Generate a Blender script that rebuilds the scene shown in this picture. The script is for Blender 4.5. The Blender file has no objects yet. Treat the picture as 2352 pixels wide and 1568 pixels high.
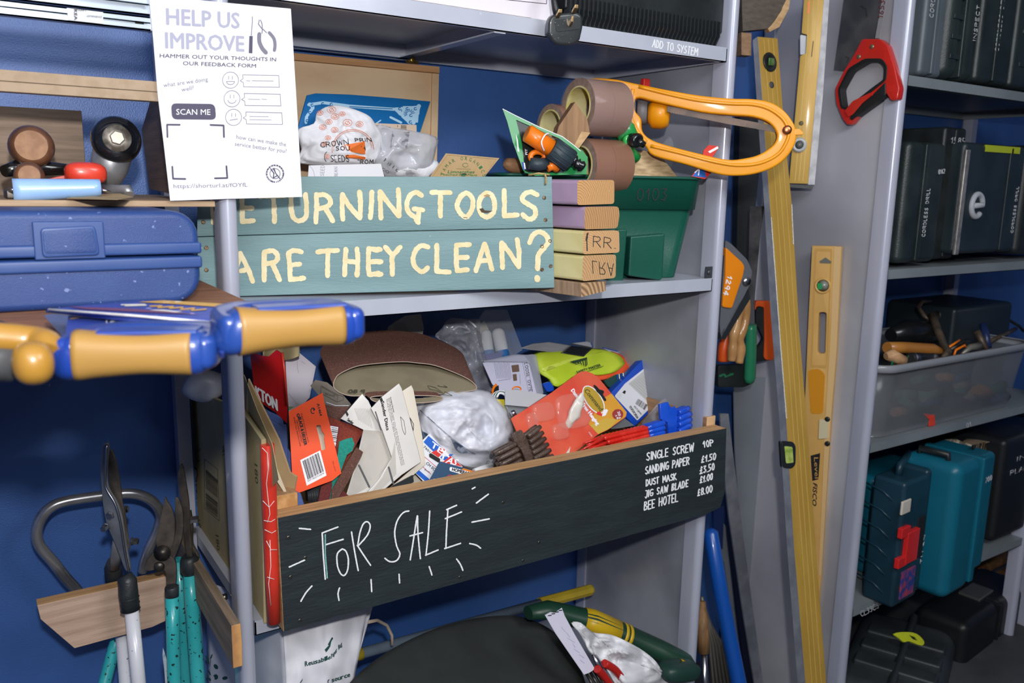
import bpy, bmesh, math, random
from mathutils import Vector, Matrix, noise
random.seed(7)
V = Vector
SC = bpy.context.scene
COL = SC.collection
# ------------------------------------------------------------ camera, light, exposure
CZ = 1.5                                   # eye height; geometry below is written relative to the eye and lifted at the end
FPX = 1910.916
XR = V((0.83774223, -0.54571688, 0.0195205)); XU = V((0.08524197, 0.16599892, 0.98243481)); XF = V((0.53937164, 0.82136316, -0.18558229))
cd = bpy.data.cameras.new('camera'); cam = bpy.data.objects.new('camera', cd); COL.objects.link(cam)
cd.sensor_width = 36; cd.sensor_fit = 'HORIZONTAL'; cd.lens = 36 * FPX / 2352; cd.clip_start = .01
cam.matrix_world = Matrix(((XR.x, XU.x, -XF.x, 0), (XR.y, XU.y, -XF.y, 0), (XR.z, XU.z, -XF.z, 0), (0, 0, 0, 1)))
SC.camera = cam
cd.dof.use_dof = True; cd.dof.focus_distance = 1.45; cd.dof.aperture_fstop = 6.3
SC.view_settings.view_transform = 'Standard'; SC.view_settings.look = 'None'
SC.view_settings.exposure = 0.0; SC.view_settings.gamma = 1; SC.view_settings.use_curve_mapping = False
w = bpy.data.worlds.new('world'); SC.world = w; w.use_nodes = True
w.node_tree.nodes['Background'].inputs[0].default_value = (.75, .85, 1, 1)
w.node_tree.nodes['Background'].inputs[1].default_value = 0.10
def light(name, kind, loc, aim, power, size, color=(1, 1, 1)):
    l = bpy.data.lights.new(name, kind); l.energy = power; l.color = color
    if kind == 'AREA': l.shape = 'DISK'; l.size = size
    else: l.shadow_soft_size = size
    o = bpy.data.objects.new(name, l); COL.objects.link(o); o.location = loc
    o.rotation_euler = (V(aim) - V(loc)).to_track_quat('-Z', 'Y').to_euler()
    return o
light('flash', 'POINT', (0, -.12, .215), (1.2, 1.4, -.2), 66, .028, (1, .975, .95))
light('fill_light', 'AREA', (-.3, -.4, 1.05), (.2, 1.3, -1), 20, 1.1, (.93, .96, 1))  # unseen overhead fill, added to raise the ambient level
light('fill_light', 'AREA', (1.1, -.4, 1.05), (1.9, 1.3, -.6), 38, 1.1, (.93, .96, 1))  # second added fill, out of view, brightens the right unit's side panel

# ------------------------------------------------------------ pixel -> point on a real surface
def ray(px, py): return XR * (px - 1176) + XU * (784 - py) + XF * FPX
class Plane:
    def __init__(s, o, n):
        s.o = V(o); s.n = V(n).normalized()
        if s.n.dot(s.o) > 0: s.n = -s.n                      # towards the viewer
        up = V((0, 0, 1)) if abs(s.n.z) < .95 else V((0, 1, 0))
        s.u = up.cross(s.n).normalized(); s.v = s.n.cross(s.u).normalized()
    def at(s, px, py, off=0):
        d = ray(px, py); return d * (s.o.dot(s.n) / d.dot(s.n)) + s.n * off
    def loc(s, p): q = p - s.o; return V((q.dot(s.u), q.dot(s.v), q.dot(s.n)))
    def M(s): return Matrix(((s.u.x, s.v.x, s.n.x, s.o.x), (s.u.y, s.v.y, s.n.y, s.o.y), (s.u.z, s.v.z, s.n.z, s.o.z), (0, 0, 0, 1)))
def PLY(y): return Plane((0, y, 0), (0, -1, 0))
def PLX(x): return Plane((x, 0, 0), (-1, 0, 0))
def PLZ(z): return Plane((0, 0, z), (0, 0, 1))
def PY(px, py, y): d = ray(px, py); return d * (y / d.y)
def PX(px, py, x): d = ray(px, py); return d * (x / d.x)
def PZ(px, py, z): d = ray(px, py); return d * (z / d.z)
def PD(px, py, y): return PY(px, py, y)
def tilt(px, py, y, yaw=0, pitch=0):
    """plane through the point seen at (px,py) at depth y; yaw turns its face (0 = parallel to the wall, + = towards +x), pitch leans it back"""
    a, b = math.radians(yaw), math.radians(pitch)
    return Plane(PY(px, py, y), (math.sin(a) * math.cos(b), -math.cos(a) * math.cos(b), math.sin(b)))
def by3(a, b, c): return Plane(a, (b - a).cross(c - a))

# ------------------------------------------------------------ materials
def lin(c):
    if isinstance(c, str): c = [int(c[i:i + 2], 16) / 255 for i in (0, 2, 4)]
    return tuple(x / 12.92 if x <= .04045 else ((x + .055) / 1.055) ** 2.4 for x in c) + (1,)
MC = {}
def mat(name, c, rough=.55, metal=0, c2=None, sc=30, bump=0, bsc=200, spec=.5, coat=0, trans=0, alpha=1, stretch=(1, 1, 1), speck=None, spt=.72, spsc=60, ior=1.45, det=4, rlo=.42, rhi=.62):
    if name in MC: return MC[name]
    m = bpy.data.materials.new(name); MC[name] = m; m.use_nodes = True
    nt = m.node_tree; N = nt.nodes; L = nt.links; b = N['Principled BSDF']
    b.inputs['Base Color'].default_value = lin(c); b.inputs['Roughness'].default_value = rough; b.inputs['Metallic'].default_value = metal
    b.inputs['Specular IOR Level'].default_value = spec; b.inputs['Coat Weight'].default_value = coat; b.inputs['Coat Roughness'].default_value = .1
    b.inputs['Transmission Weight'].default_value = trans; b.inputs['Alpha'].default_value = alpha; b.inputs['IOR'].default_value = ior
    m.diffuse_color = lin(c)
    if c2 or bump or speck:
        tc = N.new('ShaderNodeTexCoord'); mp = N.new('ShaderNodeMapping'); mp.inputs['Scale'].default_value = stretch
        L.new(tc.outputs['Object'], mp.inputs['Vector'])
    col = None
    if c2:
        n = N.new('ShaderNodeTexNoise'); n.inputs['Scale'].default_value = sc; n.inputs['Detail'].default_value = det; L.new(mp.outputs[0], n.inputs['Vector'])
        r = N.new('ShaderNodeValToRGB'); r.color_ramp.elements[0].position = rlo; r.color_ramp.elements[1].position = rhi
        r.color_ramp.elements[0].color = lin(c); r.color_ramp.elements[1].color = lin(c2)
        L.new(n.outputs['Fac'], r.inputs[0]); col = r.outputs[0]; L.new(col, b.inputs['Base Color'])
    if speck:
        n = N.new('ShaderNodeTexNoise'); n.inputs['Scale'].default_value = spsc; n.inputs['Detail'].default_value = 3; L.new(tc.outputs['Object'], n.inputs['Vector'])
        r = N.new('ShaderNodeValToRGB'); r.color_ramp.elements[0].position = spt; r.color_ramp.elements[1].position = min(1, spt + .03); L.new(n.outputs['Fac'], r.inputs[0])
        x = N.new('ShaderNodeMix'); x.data_type = 'RGBA'; L.new(r.outputs[0], x.inputs['Factor'])
        if col: L.new(col, x.inputs['A'])
        else: x.inputs['A'].default_value = lin(c)
        x.inputs['B'].default_value = lin(speck); L.new(x.outputs['Result'], b.inputs['Base Color'])
    if bump:
        n = N.new('ShaderNodeTexNoise'); n.inputs['Scale'].default_value = bsc; n.inputs['Detail'].default_value = 3; L.new(mp.outputs[0], n.inputs['Vector'])
        bp = N.new('ShaderNodeBump'); bp.inputs['Strength'].default_value = bump; bp.inputs['Distance'].default_value = .002
        L.new(n.outputs['Fac'], bp.inputs['Height']); L.new(bp.outputs[0], b.inputs['Normal'])
    return m
def wood(name, c, c2, sc=9, k=14, axis=0, rough=.65, **kw):
    st = [k, k, k]; st[axis] = 1
    return mat(name, c, rough=rough, c2=c2, sc=sc, stretch=tuple(st), bump=.25, bsc=30, rlo=.35, rhi=.68, **kw)
def rings(name, c, c2, sc=60, off=(0, 0, 0)):
    if name in MC: return MC[name]
    m = mat(name, c, rough=.8); nt = m.node_tree; N = nt.nodes; L = nt.links; b = N['Principled BSDF']
    tc = N.new('ShaderNodeTexCoord'); mp = N.new('ShaderNodeMapping'); mp.inputs['Location'].default_value = off
    wv = N.new('ShaderNodeTexWave'); wv.wave_type = 'RINGS'; wv.rings_direction = 'Z'; wv.inputs['Scale'].default_value = sc
    wv.inputs['Distortion'].default_value = 3; wv.inputs['Detail'].default_value = 2; wv.inputs['Detail Scale'].default_value = 1.2
    r = N.new('ShaderNodeValToRGB'); r.color_ramp.elements[0].color = lin(c); r.color_ramp.elements[1].color = lin(c2)
    L.new(tc.outputs['Object'], mp.inputs[0]); L.new(mp.outputs[0], wv.inputs['Vector']); L.new(wv.outputs['Fac'], r.inputs[0]); L.new(r.outputs[0], b.inputs['Base Color'])
    return m

# ------------------------------------------------------------ mesh building
class MB:
    def __init__(s): s.v = []; s.f = []; s.m = []; s.s = []
    def add(s, vs, fs, m=0, sm=False):
        k = len(s.v); s.v += [V(p) for p in vs]
        for f in fs: s.f.append(tuple(k + i for i in f)); s.m.append(m); s.s.append(sm)
        return s
    def box(s, lo, hi, M=None, m=0):
        x0, y0, z0 = lo; x1, y1, z1 = hi
        p = [V(q) for q in ((x0, y0, z0), (x1, y0, z0), (x1, y1, z0), (x0, y1, z0), (x0, y0, z1), (x1, y0, z1), (x1, y1, z1), (x0, y1, z1))]
        if M: p = [M @ q for q in p]
        return s.add(p, [(0, 3, 2, 1), (4, 5, 6, 7), (0, 1, 5, 4), (1, 2, 6, 5), (2, 3, 7, 6), (3, 0, 4, 7)], m)
    def prism(s, pts, vec, m=0, mside=None, sm=False):
        n = len(pts); vec = V(vec); a = [V(p) for p in pts]
        s.add(a + [p + vec for p in a], [tuple(range(n)), tuple(range(2 * n - 1, n - 1, -1))], m)
        s.add(a + [p + vec for p in a], [(i, i + n, (i + 1) % n + n, (i + 1) % n) for i in range(n)], m if mside is None else mside, sm)
        return s
    def tube(s, path, r, n=12, m=0, caps=True, flat=1, closed=False):
        P = [V(p) for p in path]; k = len(P); rr = r if isinstance(r, (list, tuple)) else [r] * k
        T = []
        for i in range(k):
            a = P[(i - 1) % k] if (i or closed) else P[i]; b = P[(i + 1) % k] if (i < k - 1 or closed) else P[i]
            T.append((b - a).normalized())
        up = V((0, 0, 1)) if abs(T[0].z) < .9 else V((1, 0, 0))
        x = T[0].cross(up).normalized(); vs = []
        for i in range(k):
            x = (x - T[i] * x.dot(T[i])).normalized(); y = T[i].cross(x)
            for j in range(n):
                a = 2 * math.pi * j / n; vs.append(P[i] + (x * math.cos(a) + y * math.sin(a) * flat) * rr[i])
        fs = [(i * n + j, i * n + (j + 1) % n, ((i + 1) % k) * n + (j + 1) % n, ((i + 1) % k) * n + j) for i in range(k if closed else k - 1) for j in range(n)]
        s.add(vs, fs, m, True)
        if caps and not closed: s.add(vs[:n], [tuple(range(n))[::-1]], m); s.add(vs[-n:], [tuple(range(n))], m)
        return s
    def lathe(s, prof, o, ax=(0, 0, 1), n=24, m=0, sm=True):
        o = V(o); z = V(ax).normalized(); x = z.orthogonal().normalized(); y = z.cross(x); vs = []
        for r, h in prof:
            for j in range(n): a = 2 * math.pi * j / n; vs.append(o + z * h + (x * math.cos(a) + y * math.sin(a)) * r)
        k = len(prof)
        s.add(vs, [(i * n + j, i * n + (j + 1) % n, (i + 1) * n + (j + 1) % n, (i + 1) * n + j) for i in range(k - 1) for j in range(n)], m, sm)
        if prof[0][0] > 1e-6: s.add(vs[:n], [tuple(range(n))[::-1]], m)
        if prof[-1][0] > 1e-6: s.add(vs[-n:], [tuple(range(n))], m)
        return s
    def grid(s, fn, nu, nv, m=0, sm=True, wu=False):
        vs = [fn(i / nu, j / nv) for j in range(nv + 1) for i in range(nu + 1)]; w = nu + 1
        return s.add(vs, [(j * w + i, j * w + i + 1, (j + 1) * w + i + 1, (j + 1) * w + i) for j in range(nv) for i in range(nu)], m, sm)
    def ball(s, c, r, M=None, nu=20, nv=12, m=0, amp=0, fr=20, sq=1):
        c = V(c); R = V(r) if isinstance(r, (tuple, list, Vector)) else V((r, r, r)); vs = []
        pw = lambda t: math.copysign(abs(t) ** sq, t)
        for j in range(nv + 1):
            t = math.pi * j / nv
            for i in range(nu):
                a = 2 * math.pi * i / nu
                q = V((pw(math.sin(t)) * pw(math.cos(a)) * R.x, pw(math.sin(t)) * pw(math.sin(a)) * R.y, pw(math.cos(t)) * R.z))
                if M: q = M.to_3x3() @ q
                if amp: q = q * (1 + amp * noise.noise((c + q) * fr))
                vs.append(c + q)
        return s.add(vs, [(j * nu + i, (j + 1) * nu + i, (j + 1) * nu + (i + 1) % nu, j * nu + (i + 1) % nu) for j in range(nv) for i in range(nu)], m, True)
ROOTS = []
def obj(name, mb, mats, parent=None, label=None, bevel=0, seg=2, solid=0, sub=0, frame=None, autos=False, off=0, tex=None):
    me = bpy.data.meshes.new(name); fr = frame.inverted() if frame else None
    base = None if (frame or parent) else V((sum(p.x for p in mb.v) / len(mb.v), sum(p.y for p in mb.v) / len(mb.v), min(p.z for p in mb.v)))
    vs = [fr @ p for p in mb.v] if fr else ([p - base for p in mb.v] if base else mb.v)
    me.from_pydata([tuple(p) for p in vs], [], mb.f); me.validate()
    if not isinstance(mats, (list, tuple)): mats = [mats]
    for m in mats: me.materials.append(m)
    if len(me.polygons) == len(mb.m):
        me.polygons.foreach_set('material_index', mb.m); me.polygons.foreach_set('use_smooth', mb.s)
    bm = bmesh.new(); bm.from_mesh(me); bmesh.ops.remove_doubles(bm, verts=bm.verts, dist=1e-6)
    if solid == 0: bmesh.ops.recalc_face_normals(bm, faces=bm.faces)
    if autos:
        for f in bm.faces: f.smooth = True
        for e in bm.edges:
            if len(e.link_faces) == 2 and e.calc_face_angle(0) > .6: e.smooth = False
    bm.to_mesh(me); bm.free()
    o = bpy.data.objects.new(name, me); COL.objects.link(o)
    if frame: o.matrix_world = frame
    elif base: o.location = base
    if parent: o.parent = parent
    else: ROOTS.append(o)
    if solid: q = o.modifiers.new('s', 'SOLIDIFY'); q.thickness = solid; q.offset = off
    if bevel:
        q = o.modifiers.new('b', 'BEVEL'); q.width = bevel; q.segments = seg; q.limit_method = 'ANGLE'; q.angle_limit = .6; q.harden_normals = False
        for p in me.polygons: p.use_smooth = True
        o.modifiers.new('w', 'WEIGHTED_NORMAL').keep_sharp = True
    if sub: q = o.modifiers.new('u', 'SUBSURF'); q.levels = q.render_levels = sub
    if label: o['label'] = label
    return o
def thing(name, label, cat, group=None):
    o = bpy.data.objects.new(name, None); COL.objects.link(o); o['label'] = label; o['category'] = cat; o.empty_display_size = .02
    if group: o['group'] = group
    ROOTS.append(o); return o
def tag(o, label, cat, group=None):
    o['label'] = label; o['category'] = cat
    if group: o['group'] = group
    return o
def struct(o): o['kind'] = 'structure'; return o
def dup(root, dl, label=None, rot=None):
    """copy of a thing with copies of its parts (and their parts)"""
    def cp(o, par):
        c = o.copy(); COL.objects.link(c)
        if par: c.parent = par; c.matrix_parent_inverse = o.matrix_parent_inverse.copy()
        for ch in [x for x in COL.objects if x.parent == o]: cp(ch, c)
        return c
    r = cp(root, None); r.location = r.location + V(dl); ROOTS.append(r)
    if label: r['label'] = label
    return r
def centre_roots():
    bpy.context.view_layer.update()
    for r in ROOTS:
        if r.type == 'EMPTY' and r.location.length < 1e-9:
            pts = []
            def walk(o):
                for c in o.children:
                    if c.type == 'MESH':
                        mw = c.matrix_world; bb = [mw @ V(q) for q in c.bound_box]; pts.extend(bb)
                    walk(c)
            walk(r)
            if not pts: print('EMPTY THING', r.name); continue
            b = V(((min(p.x for p in pts) + max(p.x for p in pts)) / 2, (min(p.y for p in pts) + max(p.y for p in pts)) / 2, min(p.z for p in pts)))
            r.location = b
            for c in r.children: c.location = c.location - b
# curves -> mesh: slabs with holes and moulded edges
def fill2d(loops, pl, thick, bev=0, res=2):
    """loops: lists of 3D points on plane pl (first = outline, others = holes); returns MB in world space, front face on the plane"""
    cu = bpy.data.curves.new('c', 'CURVE'); cu.dimensions = '2D'; cu.fill_mode = 'BOTH'
    cu.extrude = max(thick / 2 - bev, 0); cu.bevel_depth = bev; cu.bevel_resolution = res; cu.offset = -bev
    for lp in loops:
        sp = cu.splines.new('POLY'); sp.points.add(len(lp) - 1); sp.use_cyclic_u = True
        for i, p in enumerate(lp): q = pl.loc(p); sp.points[i].co = (q.x, q.y, 0, 1)
    return curve_mb(cu, pl.M() @ Matrix.Translation((0, 0, -thick / 2)), True)
def curve_mb(cu, M, sm=False):
    o = bpy.data.objects.new('c', cu); COL.objects.link(o); dg = bpy.context.evaluated_depsgraph_get(); dg.update()
    me = bpy.data.meshes.new_from_object(o.evaluated_get(dg)); mb = MB()
    mb.add([M @ v.co for v in me.vertices], [tuple(p.vertices) for p in me.polygons], 0, sm)
    bpy.data.objects.remove(o); bpy.data.meshes.remove(me); bpy.data.curves.remove(cu); return mb
def rnd(pts, r, n=4):
    """round the corners of a 2D (pixel) polygon"""
    out = []; k = len(pts)
    for i in range(k):
        a, b, c = (V((*pts[(i + d) % k][:2], 0)) for d in (-1, 0, 1)); ri = r
        if len(pts[i]) > 2: ri = pts[i][2]
        d1 = a - b; d2 = c - b; t = min(ri, d1.length * .49, d2.length * .49)
        if t < .5: out.append((b.x, b.y)); continue
        p = b + d1.normalized() * t; q = b + d2.normalized() * t
        for j in range(n + 1):
            u = j / n; z = p * (1 - u) ** 2 + b * 2 * u * (1 - u) + q * u * u; out.append((z.x, z.y))
    return out
def spline(pts, n=6, closed=False):
    P = [V(p) if len(p) == 3 else V((p[0], p[1], 0)) for p in pts]; k = len(P); out = []
    for i in range(k if closed else k - 1):
        g = lambda j: P[j % k] if closed else P[max(0, min(k - 1, j))]
        a, b, c, d = g(i - 1), g(i), g(i + 1), g(i + 2)
        for j in range(n):
            t = j / n; out.append(.5 * ((2 * b) + (c - a) * t + (2 * a - 5 * b + 4 * c - d) * t * t + (3 * b - a - 3 * c + d) * t ** 3))
    if not closed: out.append(P[-1])
    return out if len(pts[0]) == 3 else [(p.x, p.y) for p in out]
def slab(name, px, pl, thick, m, parent=None, holes=(), bev=0, label=None, res=2):
    mb = fill2d([[pl.at(*p[:2]) for p in px]] + [[pl.at(*p[:2]) for p in h] for h in holes], pl, thick, bev, res)
    return obj(name, mb, m, parent, label, autos=True)
# print on surfaces
class Print:
    def __init__(s, pl, off=.0004): s.pl = pl; s.off = off; s.mb = MB(); s.k = 0
    def lay(s): s.k = (s.k + 1) % 40                        # overlapping strokes lie one on the other, 8 microns apart
    def at(s, x, y): return s.pl.at(x, y, s.off + s.k * 8e-6)
    def text(s, t, bl, br, tl, m=0, bold=0, slant=0, keep=False):
        cu = bpy.data.curves.new('t', 'FONT'); cu.body = t; cu.resolution_u = 2; cu.shear = slant; cu.size = 1
        g = curve_mb(cu, Matrix()); 
        if not g.v: return s
        x0 = min(p.x for p in g.v); x1 = max(p.x for p in g.v); cap = .73
        for dx, dy in (((0, 0), (bold, 0), (-bold, 0), (0, bold * .7), (0, -bold * .7)) if bold else ((0, 0),)):
            s.lay(); A = s.at(*bl); U = (s.at(*br) - A); W = (s.at(*tl) - A)
            s.mb.add([A + U * ((p.x - x0) / (x1 - x0)) + U.normalized() * W.length * dx + W * (p.y / cap + dy) for p in g.v], g.f, m)
        return s
    def poly(s, pts, m=0):
        s.lay(); P = [s.at(*p) for p in pts]; mb = fill2d([P], Plane(s.pl.o + s.pl.n * (s.off + s.k * 8e-6), s.pl.n), 0); s.mb.add(mb.v, mb.f, m); return s
    def quad(s, pts, m=0): s.lay(); s.mb.add([s.at(*p) for p in pts], [tuple(range(len(pts)))], m); return s
    def line(s, pts, w, m=0, jit=0, sp=0):
        """ribbon of pixel width w through pixel points"""
        if sp: pts = spline(pts, sp)
        P = [V((p[0], p[1], 0)) for p in pts]; h = w / 2
        for i in range(len(P) - 1):
            a, b = P[i], P[i + 1]; L = (b - a).length
            if L < 1e-6: continue
            k = max(1, int(L / (w * .7))) if jit else 1; d = (b - a) / L; nn = V((-d.y, d.x, 0)); vs = []; s.lay()
            for j in range(k + 1):
                c = a + (b - a) * j / k
                vs += [s.at(*(c + nn * (h * (1 + random.uniform(-jit, jit))))[:2]), s.at(*(c - nn * (h * (1 + random.uniform(-jit, jit))))[:2])]
            s.mb.add(vs, [(2 * j, 2 * j + 1, 2 * j + 3, 2 * j + 2) for j in range(k)], m)
        if w > 1.2:
            for i, p in enumerate(P):
                if sp and 0 < i < len(P) - 1 and w < 6: continue
                s.lay(); s.mb.add([s.at(p.x + h * .97 * math.cos(t * math.pi / 4 + .2), p.y + h * .97 * math.sin(t * math.pi / 4 + .2)) for t in range(8)], [tuple(range(8))], m)
        return s
    def hand(s, t, bl, br, tl, w, m=0, jit=0):
        """block handwriting from the stroke font"""
        ww = [GL.get(c, GL['?'])[0] for c in t]; tot = sum(ww) + .28 * (len(t) - 1); x = 0; B = V((*bl, 0)); U = V((*br, 0)) - B; W = V((*tl, 0)) - B
        for c, cw in zip(t, ww):
            for st in GL.get(c, GL['?'])[1]:
                s.line([tuple((B + U * ((x + q[0] * cw) / tot) + W * q[1] + V((random.uniform(-jit, jit), random.uniform(-jit, jit), 0)))[:2]) for q in st], w, m)
            x += cw + .28
        return s
    def done(s, name, mats, parent, label=None): return obj(name, s.mb, mats, parent, label, solid=1e-9 if False else 0)
def arc(cx, cy, rx, ry, a0, a1, n=8): return [(cx + rx * math.cos(math.radians(a0 + (a1 - a0) * i / n)), cy + ry * math.sin(math.radians(a0 + (a1 - a0) * i / n))) for i in range(n + 1)]
GL = {' ': (.5, []), 'A': (.7, [[(0, 0), (.5, 1), (1, 0)], [(.2, .38), (.8, .38)]]), 'B': (.6, [[(0, 0), (0, 1), (.7, .95), (.8, .72), (.1, .53), (.95, .35), (.8, .05), (0, 0)]]),
 'C': (.65, [arc(.6, .5, .6, .5, 50, 310)]), 'D': (.65, [[(0, 0), (0, 1), (.5, .95), (1, .5), (.6, .05), (0, 0)]]), 'E': (.55, [[(1, 1), (0, 1), (0, 0), (1, 0)], [(0, .52), (.8, .52)]]),
 'F': (.55, [[(1, 1), (0, 1), (0, 0)], [(0, .52), (.8, .52)]]), 'G': (.7, [arc(.6, .5, .6, .5, 50, 330) + [(1, .45), (.6, .45)]]), 'H': (.65, [[(0, 0), (0, 1)], [(1, 0), (1, 1)], [(0, .5), (1, .5)]]),
 'I': (.12, [[(.5, 0), (.5, 1)]]), 'J': (.5, [[(.2, 1), (1, 1), (.8, .1), (.4, -.1), (0, .1)]]), 'K': (.6, [[(0, 0), (0, 1)], [(.95, 1), (.05, .45), (1, 0)]]), 'L': (.5, [[(0, 1), (0, 0), (1, .02)]]),
 'M': (.8, [[(0, 0), (.1, 1), (.5, .35), (.9, 1), (1, 0)]]), 'N': (.7, [[(0, 0), (0, 1), (1, 0), (1, 1)]]), 'O': (.7, [arc(.5, .5, .5, .5, 90, 450, 12)]), 'P': (.6, [[(0, 0), (0, 1), (.8, .95), (1, .75), (.8, .5), (0, .45)]]),
 'R': (.65, [[(0, 0), (0, 1), (.8, .95), (.95, .75), (.7, .52), (0, .48)], [(.4, .48), (1, 0)]]), 'S': (.6, [[(.95, .88), (.6, 1), (.15, .85), (.2, .6), (.8, .42), (.95, .2), (.5, 0), (0, .12)]]),
 'T': (.65, [[(0, 1), (1, 1)], [(.5, 1), (.5, 0)]]), 'U': (.65, [[(0, 1), (.05, .25), (.5, 0), (.95, .25), (1, 1)]]), 'V': (.65, [[(0, 1), (.5, 0), (1, 1)]]), 'W': (.9, [[(0, 1), (.25, 0), (.5, .8), (.75, 0), (1, 1)]]),
 'X': (.65, [[(0, 0), (1, 1)], [(0, 1), (1, 0)]]), 'Y': (.65, [[(0, 1), (.5, .5), (1, 1)], [(.5, .5), (.45, 0)]]), '0': (.55, [arc(.5, .5, .5, .5, 90, 450, 12)]), '1': (.35, [[(0, .65), (.8, 1), (.7, 0)]]),
 '2': (.55, [[(.05, .8), (.5, 1), (.9, .75), (0, 0), (1, .02)]]), '3': (.55, [[(.05, .95), (.9, .95), (.4, .58), (.95, .35), (.6, 0), (0, .08)]]), '4': (.6, [[(.7, 0), (.7, 1), (0, .35), (1, .35)]]),
 '5': (.55, [[(.95, 1), (.15, 1), (.1, .55), (.8, .5), (.9, .15), (0, 0)]]), '6': (.55, [[(.8, 1), (.15, .5), (.1, .1), (.7, 0), (.95, .3), (.2, .45)]]), '7': (.5, [[(0, 1), (1, 1), (.4, 0)]]),
 '8': (.55, [arc(.5, .75, .38, .25, -90, 270, 10), arc(.5, .25, .5, .25, 90, 450, 10)]), '9': (.55, [arc(.5, .7, .45, .3, 0, 360, 10) + [(.8, 0)]]), '.': (.1, [[(.3, .02), (.7, .04)]]),
 '£': (.6, [[(.95, .85), (.6, 1), (.4, .7), (.45, .2), (.1, 0), (1, .02)], [(.15, .45), (.75, .5)]]), '?': (.65, [[(0, .7), (.15, .95), (.6, 1), (.95, .75), (.5, .45), (.45, .25)], [(.42, .04), (.48, .04)]]), ':': (.1, [[(.5, .1), (.5, .12)], [(.5, .6), (.5, .62)]]), '-': (.4, [[(0, .5), (1, .5)]])}
# ------------------------------------------------------------ materials used in several places
STEEL = mat('painted_steel', 'b9bdca', rough=.3, metal=.08, c2='aaafbd', sc=4, speck='c8ccd6', spt=.79, spsc=45, coat=.15)
PANEL = mat('panel_steel', 'a3a6b0', rough=.33, metal=.1, c2='80838d', sc=3, coat=.1, speck='9a9da6', spt=.8, spsc=30)
POST = mat('post_steel', 'b3b6c6', rough=.28, metal=.12, c2='a6aaba', sc=6, speck='d8dbe4', spt=.76, spsc=80, stretch=(1, 1, .3), coat=.3)
BLACK = mat('black_plastic', '1b1f1f', rough=.42, c2='23282a', sc=20, bump=.2, bsc=250)
DARKCASE = mat('dark_case_plastic', '1f2727', rough=.38, c2='2a3333', sc=9, bump=.3, bsc=300)
CHROME = mat('bare_steel', 'c3c3c8', rough=.24, metal=1)
DSTEEL = mat('worn_steel', '55514d', rough=.42, metal=.8, c2='2c2624', sc=30)
SCREW = mat('screw_metal', '8a8578', rough=.35, metal=1)
WHITE = mat('white_paper', 'eeeef4', rough=.7)
KRAFT = mat('kraft_card', 'a8936f', rough=.75, c2='9d8866', sc=15)
INK = mat('black_ink', '1a1a1c', rough=.6)
CHALK = mat('white_paint_pen', 'e9ebee', rough=.6)
CLEAR = mat('clear_plastic', 'e8ecf2', rough=.12, alpha=.16, spec=.8, bump=.9, bsc=60)
CLEARD = mat('clear_film', 'dfe4ec', rough=.1, alpha=.09, spec=.9, bump=1, bsc=45)
BLUEP = mat('wall_paint_blue', '3862a6', rough=.44, c2='325a9a', sc=3, bump=.38, bsc=380, speck='e6e7ea', spt=.76, spsc=22, spec=.8)
WOODL = wood('pale_pine', 'c9a679', 'b08a60', axis=0)
WOODY = wood('pale_pine_deep', 'c79d72', 'ae8058', axis=1)
ENDG = rings('pine_end_grain', 'd0a574', 'b58550', 70)
MDF = mat('mdf_board', 'a8937c', rough=.8, c2='9f8a72', sc=60, bump=.1, bsc=400)

# ------------------------------------------------------------ room
CONC = mat('grey_floor', '4a4c4f', rough=.6, c2='3c3e40', sc=5, bump=.2, bsc=60)
CEIL = mat('ceiling_paint', 'c9cacc', rough=.8)
struct(obj('wall_back', MB().box((-2, 1.705, -1.5), (4.6, 1.8, 1.1)), BLUEP))
struct(obj('floor', MB().box((-2, -2.5, -1.55), (4.6, 1.8, -1.5)), CONC))
struct(obj('ceiling', MB().box((-2, -2.5, 1.1), (4.6, 1.8, 1.15)), CEIL))
struct(obj('wall_left', MB().box((-2.1, -2.5, -1.5), (-2, 1.8, 1.1)), BLUEP))
struct(obj('wall_right', MB().box((4.6, -2.5, -1.5), (4.7, 1.8, 1.1)), BLUEP))

# ------------------------------------------------------------ shelving units
def post(x0, x1, y0, y1, round_front=True):
    """rolled steel upright: round nose to the front, flat flanges to the sides"""
    pts = []; r = (x1 - x0) / 2; cx = (x0 + x1) / 2
    if round_front: pts = [(cx + r * math.cos(a), y0 + r + r * math.sin(a)) for a in [math.pi + math.pi * i / 8 for i in range(9)]] + [(x1, y1), (x0, y1)]
    else: pts = [(cx + r * math.cos(a), y1 - r - r * math.sin(a)) for a in [math.pi + math.pi * i / 8 for i in range(9)]][::-1] + [(x0, y0), (x1, y0)]
    mb = MB(); mb.prism([V((p[0], p[1], -1.5)) for p in pts], (0, 0, 2.35)); return mb
def shelf_pan(x0, x1, y0, y1, top, h=.028, lips=(1, 1, 1, 1)):
    mb = MB(); t = .002; f = .012
    mb.box((x0, y0, top - t), (x1, y1, top))
    for on, (a, b, c, d), (e, g, i, j) in zip(lips, ((x0, y0, x1, y0 + t), (x0, y1 - t, x1, y1), (x0, y0, x0 + t, y1), (x1 - t, y0, x1, y1)), ((x0, y0, x1, y0 + f), (x0, y1 - f, x1, y1), (x0, y0, x0 + f, y1), (x1 - f, y0, x1, y1))):
        if on: mb.box((a, b, top - h), (c, d, top - t)); mb.box((e, g, top - h), (i, j, top - h + .0015))
    return mb
ua = thing('shelving_unit', 'grey steel shelving unit against the blue wall, holding the FOR SALE tray', 'shelving')
for x0, x1 in ((.313, .338), (1.34, 1.366)):
    obj('post', post(x0, x1, 1.25, 1.295), POST, ua, autos=True); obj('post', post(x0, x1, 1.655, 1.70, False), POST, ua, autos=True)
SH = {1: .283, 2: -.190, 3: -.703, 4: -1.17}
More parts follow.
